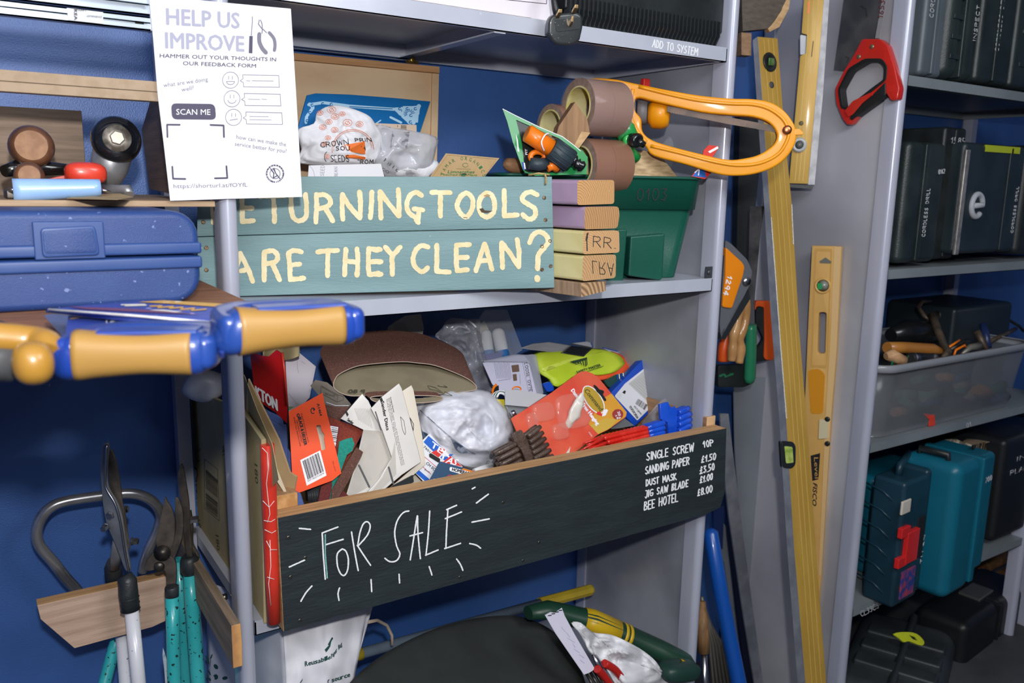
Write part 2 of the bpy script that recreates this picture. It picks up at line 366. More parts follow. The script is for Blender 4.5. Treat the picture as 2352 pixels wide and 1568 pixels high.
for k, z in SH.items():
    s_ = obj('shelf', shelf_pan(.339, 1.339, 1.258, 1.695, z, .025 if k == 3 else .028), STEEL, ua)
obj('shelf_brace', MB().box((.80, 1.262, .256), (.803, 1.655, .281)).box((.78, 1.262, .252), (.803, 1.655, .2545)).box((.342, 1.645, .256), (.803, 1.648, .281)).box((.342, 1.63, .252), (.803, 1.648, .2545)), STEEL, ua)
obj('side_panel', MB().box((1.345, 1.295, -1.5), (1.348, 1.655, .85)), PANEL, ua)
obj('bracket', MB().box((1.318, 1.2585, -.1895), (1.338, 1.261, -.165)).lathe([(.006, 0), (.004, .002), (0, .003)], (1.328, 1.2585, -.177), (0, -1, 0), 8), mat('bracket_steel', '565a5e', rough=.4, metal=.6), ua)
obj('bolt', MB().lathe([(.006, 0), (.006, .006), (.004, .009)], PX(521, 1369, .338) - V((.0, 0, 0)), (-1, 0, 0), 10), SCREW, ua)
p_ = Print(PLY(1.258), .0006); p_.hand('ADD TO SYSTEM', (1498, 108), (1601, 128), (1500, 91), 2.2, jit=.6); p_.done('handwriting', CHALK, ua)
ub = thing('shelving_unit', 'grey steel shelving unit at the right, full of power tool cases', 'shelving')
for x0, x1 in ((1.945, 1.976), (3.02, 3.05)):
    obj('post', post(x0, x1, 1.25, 1.295), POST, ub, autos=True); obj('post', post(x0, x1, 1.655, 1.70, False), POST, ub, autos=True)
GSH = mat('shelf_grey_dark', '868e92', rough=.45, metal=.15, c2='7a8286', sc=5)
for z in (.283, -.197, -.664, -1.14): obj('shelf', shelf_pan(1.977, 3.02, 1.258, 1.695, z, .026), GSH, ub)
obj('side_panel', MB().box((1.95, 1.295, -1.5), (1.953, 1.655, .85)), mat('panel_bright', 'bdbdc4', rough=.34, metal=.12, c2='a3a2a8', sc=2, coat=.2, speck='d0d0d4', spt=.8, spsc=30), ub)
for px, py in ((2033, 444), (1962, 1096)): obj('rivet', MB().lathe([(.004, 0), (.003, .002), (0, .003)], PX(px, py, 1.9498), (-1, 0, 0), 8), CHROME, ub)
# ------------------------------------------------------------ poster taped across the upright
def CR(x0, y0, s): return lambda *a: (x0 + a[0] / s, y0 + a[1] / s)
class CP(Print):
    """print whose coordinates are taken in a magnified crop"""
    def __init__(s, pl, x0, y0, k, off=.0004): Print.__init__(s, pl, off); s.c = (x0, y0, k)
    def at(s, x, y, *a): x0, y0, k = s.c; return s.pl.at(x0 + x / k, y0 + y / k, s.off + s.k * 8e-6)
PP = tilt(500, 220, 1.243, 0, 0)
LAV = mat('ink_lavender', 'a3a4b8', rough=.7); VIO = mat('ink_violet_grey', '4e4b60', rough=.7); GRYI = mat('ink_grey', '777685', rough=.7)
po = thing('poster', 'white A4 feedback poster reading HELP US IMPROVE, fixed across the upright', 'poster')
slab('sheet', [(342, -12), (505, 5), (668, 20), (681, 230), (694, 452), (540, 456), (391, 461), (376, 330), (362, 215), (352, 90)], PP, .0008, mat('poster_paper', 'dedee5', rough=.6), po)
p = CP(PP, 0, 0, 3.267)
p.text('HELP US', (1250, 183), (1795, 213), (1247, 55), 0, .035); p.text('IMPROVE', (1243, 360), (1830, 385), (1240, 235), 0, .035)
p.text('HAMMER OUT YOUR THOUGHTS IN', (1198, 432), (2070, 460), (1199, 401), 1, .02); p.text('OUR FEEDBACK FORM', (1372, 488), (1920, 508), (1373, 458), 1, .02)
p.text('what are we doing', (1228, 655), (1560, 608), (1222, 622), 2); p.text('well?', (1362, 688), (1455, 672), (1358, 655), 2)
p.poly(rnd([(1283, 775), (1612, 780), (1622, 898), (1290, 895)], 40, 6), 1)
for (pts) in ([(1256, 1028), (1253, 935), (1348, 936)], [(1578, 937), (1677, 941), (1680, 1028)], [(1292, 1250), (1298, 1340), (1390, 1342)], [(1698, 1246), (1705, 1335), (1612, 1337)]): p.line(pts, 13, 1)
p.text('https://shorturl.at/fOYfL', (1302, 1412), (1858, 1400), (1300, 1379), 2)
p.text('how can we make the', (1772, 1040), (2145, 1098), (1775, 1008), 2); p.text('service better for you?', (1760, 1092), (2148, 1148), (1763, 1060), 2)
for k, (cx, cy) in enumerate(((1729, 601), (1740, 741), (1752, 880))):
    p.line(arc(cx, cy, 60, 61, 0, 360, 28), 4, 3)
    p.line([(cx - 14, cy - 30), (cx - 14, cy - 5)], 4, 3); p.line([(cx + 14, cy - 30), (cx + 14, cy - 5)], 4, 3)
    if k < 2: p.line(arc(cx, cy + 10, 30, 24, 0, 180), 4, 3)
    else: p.line([(cx - 28, cy + 22), (cx + 30, cy + 12)], 4, 3)
    if k == 0: p.line([(cx - 30, cy + 10), (cx + 30, cy + 10)], 4, 3)
    x0, y0 = cx + 92, cy - 40; p.line([(x0, y0), (x0 + 270, y0 + 6), (x0 + 275, y0 + 93), (x0 + 6, y0 + 90), (x0 + 4, y0 + 58), (x0 - 20, y0 + 45), (x0 + 2, y0 + 30), (x0, y0)], 4, 3)
    for a, b, yy in (((28, 55, 45), (70, 230, 45)), ((30, 118, 43), (132, 170, 43)), ((28, 170, 33), (28, 190, 58)))[k]: p.line([(x0 + a, y0 + yy), (x0 + b, y0 + yy + 2)], 3.4, 3)
p.line([(1892, 125), (1893, 160), (1885, 265)], 6, 3); p.poly([(1870, 270), (1896, 270), (1893, 400), (1866, 398)], 1)
p.line([(1945, 255), (1945, 310), (1965, 360), (1995, 395)], 30, 3, sp=4); p.line([(2020, 245), (2055, 290), (2063, 340), (2058, 378)], 24, 3, sp=4)
p.line([(1965, 250), (1968, 220), (1938, 180), (1945, 150)], 7, 3); p.line([(2000, 245), (1968, 215), (1966, 180), (1955, 150)], 7, 3)
p.line(arc(2063, 1302, 63, 63, 0, 360, 30), 11, 1); p.line(arc(2063, 1302, 38, 38, 0, 360, 24), 4, 1)
p.line([(2030, 1265), (2055, 1300), (2050, 1335), (2075, 1320)], 8, 1); p.line([(2055, 1262), (2068, 1300), (2100, 1340)], 8, 1); p.line([(2045, 1262), (2060, 1285)], 4, 1)
def arctext(p, t, cx, cy, r, a0, a1, h, m, flip=1):
    for i, c in enumerate(t):
        if c == ' ': continue
        a = math.radians(a0 + (a1 - a0) * i / (len(t) - 1)); rx, ry = math.cos(a), math.sin(a); ux, uy = -ry * flip, rx * flip; q = (cx + rx * r, cy + ry * r); w_ = h * .33
        if flip < 0: rx, ry = -rx, -ry
        p.text(c, (q[0] - ux * w_, q[1] - uy * w_), (q[0] + ux * w_, q[1] + uy * w_), (q[0] - ux * w_ + rx * h, q[1] - uy * w_ + ry * h), m)
p.off = .0006
arctext(p, 'WALTHAMSTOW', 2063, 1302, 56, -195, -10, 13, 4); arctext(p, 'TOOL LIBRARY', 2063, 1302, 69, 160, 25, 13, 4, -1)
p.text('SCAN ME', (1322, 860), (1578, 862), (1321, 815), 4)
p.done('print', [LAV, VIO, GRYI, GRYI, WHITE], po)

# ------------------------------------------------------------ steel rails, top left
GALV = mat('galvanised', 'b4bdc9', rough=.3, metal=.65, c2='a0abb9', sc=7)
def rail(name, label, pts, y, depth, group=None):
    pl = PLY(y); t = thing(name, label, 'rail'); A = [pl.at(*q) for q in pts]     # TL TR BR BL of the web
    mb = MB(); zt = (A[0].z + A[1].z) / 2; zb = (A[2].z + A[3].z) / 2; x0, x1 = A[0].x - .12, (A[1].x + A[2].x) / 2
    mb.box((x0, y, zb), (x1, y + .002, zt)); mb.box((x0, y - depth, zt - .002), (x1, y, zt)); mb.box((x0, y - depth, zb), (x1, y, zb + .002)); mb.box((x0, y - depth, zb), (x1, y - depth + .002, zb + .007)); mb.box((x0, y - depth, zt - .007), (x1, y - depth + .002, zt))
    obj('channel', mb, GALV, t); return t, pl, (zb, zt, x1)
r1, pl1, q1 = rail('steel_rail', 'upper of two galvanised steel rails stacked at the top left', [(0, -34), (338, -8), (338, 31), (0, 8)], 1.26, .012)
r2, pl2, q2 = rail('steel_rail', 'lower galvanised steel rail with a round hole, under another rail at top left', [(0, 9), (340, 36), (341, 70), (0, 41)], 1.26, .012)
obj('hole', MB().lathe([(.0055, 0), (.0055, .0012), (.0035, .0012)], pl2.at(320, 53), (0, -1, 0), 16), mat('hole_dark', '15171a', rough=.7), r2)
obj('end_plate', MB().box((q2[2], 1.245, q2[0]), (q2[2] + .003, 1.268, q1[1])), GALV, r2)
lb = slab('label', [(153, 18), (237, 28), (237, 55), (157, 46)], Plane((0, 1.2465, 0), (0, -1, 0)), .0005, mat('label_paper', 'c9ccd2', rough=.5), r2)
p = CP(Plane((0, 1.2455, 0), (0, -1, 0)), 0, 0, 3.267, .0003)
p.text('IKEA', (555, 60), (558, 150), (578, 60), 0, .04); p.text('JOURNALIST', (765, 122), (650, 112), (764, 136), 0); p.text('14494', (645, 72), (572, 66), (644, 86), 0)
p.done('print', INK, r2)

# ------------------------------------------------------------ tool rack shelf with its front rail (wood)
MDFS = wood('rack_pine_dark', '8a735f', '75604f', axis=0); 
rk = thing('tool_rack', 'wooden rack shelf on the blue wall holding old planes, behind the poster', 'rack')
def bz(py, y, px=0): return PY(px, py, y).z
yr = 1.25
z0, z1 = bz(474, yr), bz(459, yr)
obj('bottom_board', MB().box((-.25, yr, z0), (.305, 1.69, z1)), wood('rack_board', 'b59a7c', 'a0866a', axis=0), rk, bevel=.001)
obj('end_board', MB().box((-.005, yr, z1), (.010 + PY(12, 400, yr).x - PY(0, 400, yr).x, yr + .12, z1 + .13)), MDF, rk, bevel=.001)
plx = PLX(.262)
obj('end_board', MB().prism([plx.at(*q) for q in ((361, 226), (346, 227), (325, 298), (343, 434), (391, 445))], (.014, 0, 0)), wood('rack_side', '6f5d52', '5e4e45', axis=1), rk, bevel=.0008)
plb = PLY(1.50); a = plb.at(-60, 240); b = plb.at(201, 440)
obj('back_board', MB().box((a.x, 1.50, z1), (b.x, 1.515, a.z)), wood('rack_back', '8f7a68', '6b5a4c', axis=0, sc=7), rk, bevel=.001)
r_ = thing('mdf_rail', 'double layer MDF rail running across above the old planes, upper left', 'rail')
for k, (t_, b_) in enumerate(((159, 185), (185.6, 209))):
    obj('strip', MB().box((-.25, 1.25 + .0015 * k, bz(b_, 1.25)), (.262, 1.272, bz(t_, 1.25))), MDF, r_, bevel=.0008)

# tools in the rack
def vdir(px, py): return -ray(px, py).normalized()
def W(px, py, y): return PY(px, py, y)
q = CR(0, 0, 3.267)
KNOB = mat('varnished_wood', '6f4a33', rough=.35, c2='4c3225', sc=25, coat=.3)
hp = thing('hand_plane', 'old hand plane with a big and a small turned wooden knob, in the left rack', 'plane')
c = W(*q(236, 1100), 1.35); ax = (vdir(72, 335) + V((0, 0, .1))).normalized()
def knob(c, r, ax, name, par):
    k = obj(name, MB().lathe([(r * .45, -r * 1.6), (r * .5, -r * 1.1), (r * .85, -r * .6), (r, -r * .1), (r * .97, r * .25), (r * .85, r * .5), (r * .7, r * .6)], c, ax, 28), KNOB, par)
    obj('knob_face', MB().lathe([(r * .7, r * .6), (r * .68, r * .605), (0, r * .61)], c, ax, 28), mat('bare_wood_end', 'a37a5a', rough=.6, c2='8d6547', sc=60), k); return k
knob(c, .029, ax, 'knob', hp); knob(W(*q(220, 1320), 1.29), .0185, ax, 'knob', hp)
obj('body', MB().tube([W(*q(30, 1285), 1.34), W(*q(120, 1262), 1.35), W(*q(330, 1262), 1.36), W(*q(560, 1275), 1.35)], [.008, .011, .011, .007], 12), mat('japanned_iron', '121213', rough=.18, coat=.6), hp)
obj('sole', MB().box((W(*q(40, 1400), 1.3).x, 1.3, z1), (W(*q(400, 1400), 1.3).x, 1.38, z1 + .012)), DSTEEL, hp, bevel=.002)
obj('body_post', MB().tube([c - ax * .03, W(*q(260, 1290), 1.38)], [.02, .026], 14), mat('dark_wood', '2c1d18', rough=.3, coat=.4), hp)
REDP = mat('red_painted_metal', 'd8402c', rough=.35, coat=.4, c2='c83522', sc=30)
rp = thing('spokeshave', 'small red painted tool with a rounded handle beside the wooden knobs', 'tool')
obj('handle', MB().ball(W(*q(642, 1300), 1.32), (.027, .02, .0155), None, 24, 14, sq=.7), REDP, rp)
obj('arm', MB().prism([W(*q(*a_), 1.335) for a_ in ((290, 1372), (300, 1352), (530, 1305), (560, 1310), (560, 1378))], (0, .006, 0)), REDP, rp, bevel=.001)
c = W(*q(872, 1050), 1.37); ax = (vdir(266, 320) + V((.06, 0, .12))).normalized()
bh = thing('bench_tool', 'upright steel tool with a round black and chrome head and hex nut', 'tool')
r = .0345
BLKC = mat('black_chrome', '1d1f24', rough=.16, metal=.6, coat=.6, c2='30343c', sc=30)
hd = obj('head', MB().lathe([(r * .6, -r * 1.1), (r * .85, -r * .9), (r * .97, -r * .5), (r, 0), (r * .96, r * .3), (r * .85, r * .5), (r * .55, r * .62)], c, ax, 32), BLKC, bh)
obj('washer', MB().lathe([(r * .57, r * .6), (r * .55, r * .64), (r * .3, r * .68), (0, r * .68)], c, ax, 28), mat('worn_aluminium', 'a8a298', rough=.4, metal=.25, c2='5a544c', sc=50), hd)
obj('nut', MB().lathe([(r * .30, r * .66), (r * .30, r * .8), (r * .26, r * .84), (0, r * .84)], c, ax, 6, sm=False), mat('nut_zinc', '9a968c', rough=.4, metal=.4), hd)
obj('neck', MB().tube([c - ax * r * .5, W(*q(815, 1290), 1.385), W(*q(835, 1400), 1.385)], [.029, .025, .011], 16), mat('cast_aluminium', 'a9abaf', rough=.42, metal=.6, c2='8d8f93', sc=30), bh)
obj('foot', MB().tube([W(*q(770, 1410), 1.34), W(*q(860, 1435), 1.32), W(*q(960, 1430), 1.31), W(*q(965, 1462), 1.305)], [.006, .009, .0085, .0075], 12), MC['cast_aluminium'], bh)
bs = thing('blade_sheath', 'pale blue plastic sheath lying at the front of the left rack', 'sheath')
mb = MB(); a = W(*q(95, 1428), 1.275); b = W(*q(750, 1408), 1.265); d = (b - a)
prof = [(-.015, -.0135), (-.016, .004), (-.010, .0135), (0, .015), (.008, .012)]
mb.grid(lambda u, v: a + d * u + V((0, 0, 0)) + V((0, -1, 0)) * (math.sin(v * 3.6) * .012) + V((0, 0, 1)) * (math.cos(v * 3.6) * (.015 - .004 * u)), 12, 12)
obj('cover', mb, mat('blue_vinyl', '8fb5e6', rough=.3, coat=.4, c2='9fc1ec', sc=12), bs, solid=.0012)
obj('blade', MB().tube([W(*q(60, 1415), 1.28), W(*q(110, 1425), 1.28)], [.003, .008], 8, flat=.4), CHROME, bs)
obj('blade_tip', MB().tube([W(*q(745, 1420), 1.27), W(*q(830, 1440), 1.27)], [.006, .004], 8, flat=.4), CHROME, bs)
tag(obj('sandpaper_sheet', MB().prism([W(*q(*a_), y_) for a_, y_ in (((500, 1490), 1.25), ((880, 1500), 1.148), ((1000, 1482), 1.25), ((900, 1455), 1.3), ((620, 1462), 1.3))], (0, 0, .0008)), KRAFT), 'brown sandpaper offcut at the front edge of the left rack', 'sandpaper')

# ------------------------------------------------------------ plank shelf at the left with the blue toolbox
ZP = -.156
ls = thing('saw_shelf', 'brown plank shelf at the left under the blue toolbox and the saws', 'shelf')
obj('board', MB().box((-.4, .9, ZP - .02), (.30, 1.60, ZP)), wood('stained_plank', '8f6448', '7a5038', axis=0, sc=22, k=3), ls, bevel=.001)
TBX = mat('blue_toolbox_plastic', '1f3a74', rough=.45, c2='29457e', sc=7, bump=.25, bsc=900, speck='6a7cae', spt=.67, spsc=110)
TBS = mat('blue_toolbox_smooth', '284580', rough=.42, c2='304c84', sc=8)
tb = thing('toolbox', 'large textured blue plastic toolbox on the plank shelf, left of the painted sign', 'toolbox')
yb = 1.1; zb = ZP; xr = W(461, 600, yb).x
def rrect(x0, x1, z0, z1, r, n=6, only=None):
    out = []
    for (cx, cz, a0, k) in ((x1 - r, z0 + r, -90, 0), (x1 - r, z1 - r, 0, 1), (x0 + r, z1 - r, 90, 2), (x0 + r, z0 + r, 180, 3)):
        if only is not None and k not in only: out.append(((x1 if k < 2 else x0), (z0 if k in (0, 3) else z1)))
        else: out += [(cx + r * math.cos(math.radians(a0 + 90 * i / n)), cz + r * math.sin(math.radians(a0 + 90 * i / n))) for i in range(n + 1)]
    return out
zs = W(0, 597, yb).z; zt = W(440, 484, yb).z
obj('lower_shell', MB().prism([V((x, yb, z)) for x, z in rrect(-.24, xr, zb, zs, .035, only=(0, 3))], (0, .30, 0)), TBX, tb, bevel=.009, seg=4)
obj('lid', MB().prism([V((x, yb, z)) for x, z in rrect(-.24, xr, zs + .001, zt, .032, only=(1, 2))], (0, .30, 0)), TBX, tb, bevel=.009, seg=4)
for (zz0, zz1) in ((zs - .0165, zs - .0015), (zs + .0015, zs + .016)):
    obj('rim', MB().box((-.243, yb - .004, zz0), (xr + .0015, yb + .304, zz1)), TBS, tb, bevel=.003)
xa, xb = W(75, 540, yb).x, W(238, 540, yb).x
obj('latch_panel', MB().box((xa, yb - .0055, zs - .001), (xb, yb + .004, zt - .012)), TBS, tb, bevel=.0015)
pt = PLY(yb - .0055)
lt = slab('latch', rnd([(92, 524), (219, 518), (230, 586), (98, 592)], 12), Plane((0, yb - .0085, 0), (0, -1, 0)), .006, TBS, tb, bev=.0015)
slab('latch_face', rnd([(97, 530), (213, 525), (224, 579), (103, 583)], 10), Plane((0, yb - .0092, 0), (0, -1, 0)), .002, TBX, lt, bev=.0005)

# ------------------------------------------------------------ saws lying in the rack, handles towards us
SBLUE = mat('saw_blue', '183686', rough=.33, c2='1f3c80', sc=12, coat=.3); SYEL = mat('saw_yellow_rubber', '94723a', rough=.45, c2='8c6a33', sc=6)
WCARD = mat('card_edge', 'e3e2e0', rough=.7, c2='cfcac0', sc=60)
CARDB = mat('sleeve_blue', '2b3f95', rough=.5, c2='36499c', sc=8, speck='c8b7d8', spt=.7, spsc=50); CARDY = mat('sleeve_yellow', 'c79b45', rough=.5, speck='e8dfc8', spt=.7, spsc=60)
def saw_handle(A, B, t, par, thick=.033, back=.085, nose=.22):
    """closed D handle lying flat; A-B = the outer grip line, left to right, at mid height"""
    a = (B - A); Lx = a.length; a = a / Lx; c = V((0, 0, 1)); b = c.cross(a); c = a.cross(b); 
    P = lambda u, v, h=0: A + a * (u * Lx) + b * v + c * h
    pl = Plane(P(.5, 0, thick * .42), c)
    if pl.n.z < 0: pl.n = -pl.n; pl.u = -pl.u
    out = [P(*q_) for q_ in spline([(-.03, .03), (-.02, .006), (.08, .002), (.2, .006), (.5, .003), (.8, .006), (.95, 0), (1.03, .01), (1.04, .04), (.95, back), (.4, back * 1.15), (.05, back * .9)], 5, True)]
    hole = [P(*q_) for q_ in spline([(.2, .04), (.5, .034), (.8, .04), (.84, .055), (.6, .068), (.3, .066)], 4, True)]
    mb = fill2d([out, hole], pl, thick * .84, .007, 3); obj('core', mb, SBLUE, par, autos=True)
    # yellow grip wrapped round the front rail
    def grip(u, v):
        s = .1 + .76 * u; an = v * 2 * math.pi; k = 1 + .06 * math.sin(u * math.pi * 2 + 1.2) + .10 * (1 - min(1, u * 6)) ; rc, rh = .0175, thick * .53 * k
        sx = math.copysign(abs(math.cos(an)) ** .75, math.cos(an)); sy = math.copysign(abs(math.sin(an)) ** .75, math.sin(an))
        return P(s, .017 + rc * sx, rh * sy - .001)
    mb = MB().grid(grip, 20, 24); k = len(mb.v)
    mb.add([grip(0, v / 24) for v in range(24)], [tuple(range(24))]); mb.add([grip(1, v / 24) for v in range(24)], [tuple(range(24))[::-1]])
    g = obj('grip', mb, SYEL, par)
    obj('thumb_pad', MB().prism([P(*q_) for q_ in ((.24, .010, thick * .42), (.90, .008, thick * .42), (.92, .034, thick * .42), (.24, .036, thick * .42))], c * .0045), SBLUE, par, bevel=.002)
    for u0, u1, nm in ((-.06, .10, 'end_cap'), (.86, 1.045, 'end_cap')):
        def cap(u, v):
            s = u0 + (u1 - u0) * u; e = (1 - abs(2 * ((u if u0 < 0 else 1 - u)) - 1) ** 3) if False else 1; w_ = math.sin(min(1, (u if u0 < 0 else 1 - u) * 1.0 + .0) * math.pi / 2) ** .5 if True else 1
            k = w_ * (1.08); an = v * 2 * math.pi
            sx = math.copysign(abs(math.cos(an)) ** .7, math.cos(an)); sy = math.copysign(abs(math.sin(an)) ** .7, math.sin(an))
            return P(s, .019 + .019 * sx * k, thick * .52 * k * sy - .001 - (.006 * (1 - u) if u0 < 0 else 0))
        obj(nm, MB().grid(cap, 10, 24), SBLUE, par)
    return P
za = ZP + .004
s1 = thing('hand_saw', 'hand saw with a yellow and blue handle lying flat, the nearer lower one of two', 'saw', )
A = PZ(124, 823, -.138); B = PZ(486, 813, -.138)
saw_handle(A, B, 0, s1)
pz = PLZ(-.139)
slab('blade', [(0 + 100, 724), (165, 712), (165, 765), (142, 770)], PLZ(-.141), .001, CHROME, s1)
slv = slab('sleeve', [(158, 717), (150, 770), (250, 762), (420, 764), (482, 778), (500, 788), (520, 792), (502, 806), (512, 812), (524, 790), (450, 744), (400, 736), (330, 716), (230, 712)], PLZ(-.137), .004, CARDB, s1)
p = CP(PLZ(-.137), 0, 660, 4.523, .0006)
p.line(arc(1350, 362, 245, 52, 0, 360, 30), 13, 0); p.line(arc(1340, 372, 190, 30, 20, 350, 24), 20, 0); p.line([(1500, 440), (1700, 440), (1900, 458), (2180, 500)], 9, 0); p.line([(1790, 372), (1930, 425), (2080, 470), (2190, 505)], 9, 0)
p.poly([(960, 425), (1060, 412), (1130, 440), (1060, 455)], 1); p.poly([(720, 330), (880, 305), (890, 312), (740, 336)], 1); p.poly([(1830, 372), (2080, 410), (2210, 500), (2150, 480), (1950, 425)], 1)
p.done('print', [WCARD, CARDY], slv)
s2 = thing('hand_saw', 'sleeved hand saw whose blue and yellow handle crosses in front of the upright', 'saw')
A2 = PZ(520, 768, -.122); B2 = PZ(838, 745, -.122)
saw_handle(A2, B2, 0, s2, nose=.3)
sl = slab('sleeve', [(108, 710), (480, 741), (560, 745), (620, 720), (560, 702), (470, 696), (330, 690), (200, 700)], PLZ(-.128), .002, CARDB, s2)
mb = MB().tube([PLZ(-.131).at(107, 714), PLZ(-.131).at(300, 730), PLZ(-.131).at(484, 749)], [.001, .004, .006], 10)
obj('folded_edge', mb, CARDB, sl)
e1 = [PLZ(-.1265).at(112, 710.5), PLZ(-.1265).at(300, 724), PLZ(-.1265).at(482, 740)]
obj('worn_edge', MB().tube(e1, .0012, 6).tube([PLZ(-.134).at(107, 716), PLZ(-.134).at(300, 736), PLZ(-.134).at(478, 757)], .0014, 6), WCARD, sl)
p = CP(PLZ(-.128), 0, 660, 4.523, .0006)
p.line([(1260, 185), (1500, 180), (1520, 190), (1300, 196)], 10, 0); p.line([(1560, 200), (1680, 196), (1640, 215), (1800, 203), (1760, 222), (1900, 212), (1880, 235), (2020, 220), (1990, 245), (2140, 232)], 14, 1)
p.poly([(1430, 158), (1700, 140), (2352, 178), (2352, 215), (1800, 178)], 1); p.poly([(1550, 240), (1700, 238), (1900, 262), (1750, 270)], 0)
p.poly([(700, 205), (1400, 228), (2100, 290), (1500, 265), (900, 235)], 2)
p.done('print', [WCARD, CARDY, mat('sleeve_maroon', '6a3f63', rough=.6)], sl)
s3 = thing('hand_saw', 'hand saw at the far left with a hooked yellow handle and black grip', 'saw')
yy = .74
obj('handle', MB().tube(spline([tuple(W(-120, 768, yy)), tuple(W(-20, 774, yy)), tuple(W(70, 782, yy)), tuple(W(104, 792, yy - .01)), tuple(W(102, 815, yy - .02))], 6), [.0115] * 6 + [.0118] * 6 + [.012] * 6 + [.0125] * 6 + [.013], 16), mat('saw_amber', '966f2c', rough=.36, coat=.3, c2='8c6624', sc=8), s3)
obj('hook', MB().ball(W(76, 833, yy - .03), (.0145, .019, .0165), None, 20, 14, sq=.85), MC['saw_amber'], s3)
obj('grip', MB().tube([W(-140, 826, yy), W(-60, 826, yy), W(30, 832, yy), W(46, 832, yy)], [.0155, .0155, .0150, .010], 18), mat('grey_rubber', '3b3c3e', rough=.4, c2='55565a', sc=12), s3)
slab('blade', [(-60, 742), (0, 735), (120, 775), (0, 790), (-60, 780)], PLZ(-.15), .001, DSTEEL, s3)
# ------------------------------------------------------------ painted sign
TEAL = mat('sign_teal_paint', '6f8d90', rough=.6, c2='779598', sc=6, stretch=(1, 1, 6), bump=.35, bsc=60, speck='a9c4c4', spt=.74, spsc=70)
CREAM = mat('cream_paint', 'e6d7ae', rough=.55, c2='dccb9c', sc=50)
ts = math.radians(20)
SG = Plane(V((.868, 1.19, -.18)), (-math.sin(ts), -math.cos(ts), 0))
sg = thing('painted_sign', 'teal two plank sign painted RETURNING TOOLS ARE THEY CLEAN? in cream letters', 'sign')
slab('plank', [(455, 405), (1268, 405.5), (1271, 522.5), (800, 533), (452, 543)], SG, .018, TEAL, sg, bev=.0012)
slab('plank', [(452, 544.5), (800, 534.5), (1271, 524), (1273.5, 648), (1274, 661), (870, 671), (457, 683)], SG, .018, TEAL, sg, bev=.0012)
p = CP(SG, 450, 400, 5.407, .0005)
J = dict(jit=.16)
for st in ([(212, 240), (215, 600)], [(215, 240), (330, 250), (350, 330), (330, 400), (225, 430)], [(260, 430), (400, 590)],
    [(575, 240), (572, 420), (580, 590)], [(575, 590), (715, 575)], [(575, 420), (700, 420)], [(580, 250), (700, 245)],
    [(790, 275), (1110, 262)], [(960, 270), (972, 440), (975, 590)], [(1180, 235), (1185, 440), (1215, 545), (1290, 580), (1360, 540), (1375, 430), (1362, 250)],
    [(1495, 250), (1500, 420), (1490, 595)], [(1500, 260), (1600, 255), (1670, 320), (1650, 390), (1520, 430)], [(1600, 410), (1700, 580)],
    [(1820, 250), (1815, 400), (1825, 560)], [(1820, 250), (1900, 390), (2035, 545)], [(2030, 220), (2045, 380), (2035, 545)], [(2185, 220), (2180, 380), (2165, 540)]): p.line(st, 62, 0, sp=3, **J)
for st in ([(480, 1270), (552, 980)], [(552, 985), (640, 1160), (705, 1330)], [(560, 1200), (650, 1180)],
    [(850, 970), (848, 1150), (848, 1315)], [(850, 965), (960, 950), (1015, 1010), (990, 1085), (870, 1110)], [(950, 1110), (1040, 1310)],
    [(1150, 975), (1165, 1150), (1170, 1310)], [(1155, 975), (1220, 945), (1310, 965)], [(1165, 1130), (1290, 1115)], [(1170, 1310), (1340, 1290)],
    [(1510, 965), (1640, 950), (1760, 945)], [(1640, 950), (1635, 1120), (1635, 1260)], [(1860, 930), (1855, 1090), (1845, 1250)], [(2000, 925), (2010, 1090), (2000, 1255)], [(1860, 1080), (2005, 1090)],
    [(2145, 920), (2140, 1090), (2150, 1240)], [(2150, 925), (2290, 935)], [(2145, 1085), (2300, 1085)], [(2150, 1245), (2300, 1240)]): p.line(st, 62, 0, sp=3, **J)
p.c = (860, 400, 5.407)
for st in ([(68, 215), (75, 400), (80, 545)], [(70, 215), (150, 330), (300, 520)], [(295, 190), (305, 350), (305, 520)],
    [(585, 265), (520, 225), (440, 265), (400, 380), (430, 480), (500, 530), (545, 600)], [(490, 430), (600, 445)], [(550, 450), (540, 590)],
    [(710, 225), (940, 230)], [(820, 235), (818, 380), (820, 520)], [(1135, 230), (1060, 290), (1025, 400), (1080, 500), (1140, 530), (1200, 460), (1225, 340), (1190, 260), (1135, 230)],
    [(1400, 230), (1320, 290), (1295, 400), (1330, 500), (1410, 530), (1480, 470), (1490, 350), (1455, 260), (1400, 230)], [(1610, 200), (1615, 350), (1612, 520)], [(1612, 515), (1775, 505)],
    [(2020, 255), (1930, 220), (1850, 260), (1840, 330), (1920, 380), (1990, 430), (1995, 510), (1940, 560), (1870, 530), (1840, 500)],
    [(40, 945), (-10, 935)], [(50, 1080), (-10, 1085)], [(50, 1225), (-10, 1240)],
    [(135, 905), (225, 1010)], [(320, 905), (225, 1020), (220, 1130), (222, 1245)], [(665, 905), (600, 885), (530, 920), (480, 1030), (495, 1130), (560, 1200), (610, 1205), (660, 1160)],
    [(775, 880), (775, 1050), (770, 1200)], [(770, 1205), (930, 1215)], [(1015, 880), (1015, 1050), (1025, 1200)], [(1015, 880), (1180, 872)], [(1015, 1035), (1155, 1030)], [(1025, 1200), (1155, 1185)],
    [(1365, 865), (1310, 1040), (1260, 1200)], [(1370, 865), (1420, 1040), (1460, 1180)], [(1310, 1075), (1430, 1070)],
    [(1580, 850), (1585, 1020), (1590, 1160)], [(1580, 850), (1680, 980), (1790, 1150)], [(1770, 810), (1795, 980), (1790, 1150)],
    [(1925, 850), (1975, 750), (2060, 715), (2140, 770), (2155, 850), (2090, 930), (2035, 1000), (2030, 1090), (2025, 1175)]): p.line(st, 62, 0, sp=3, **J)
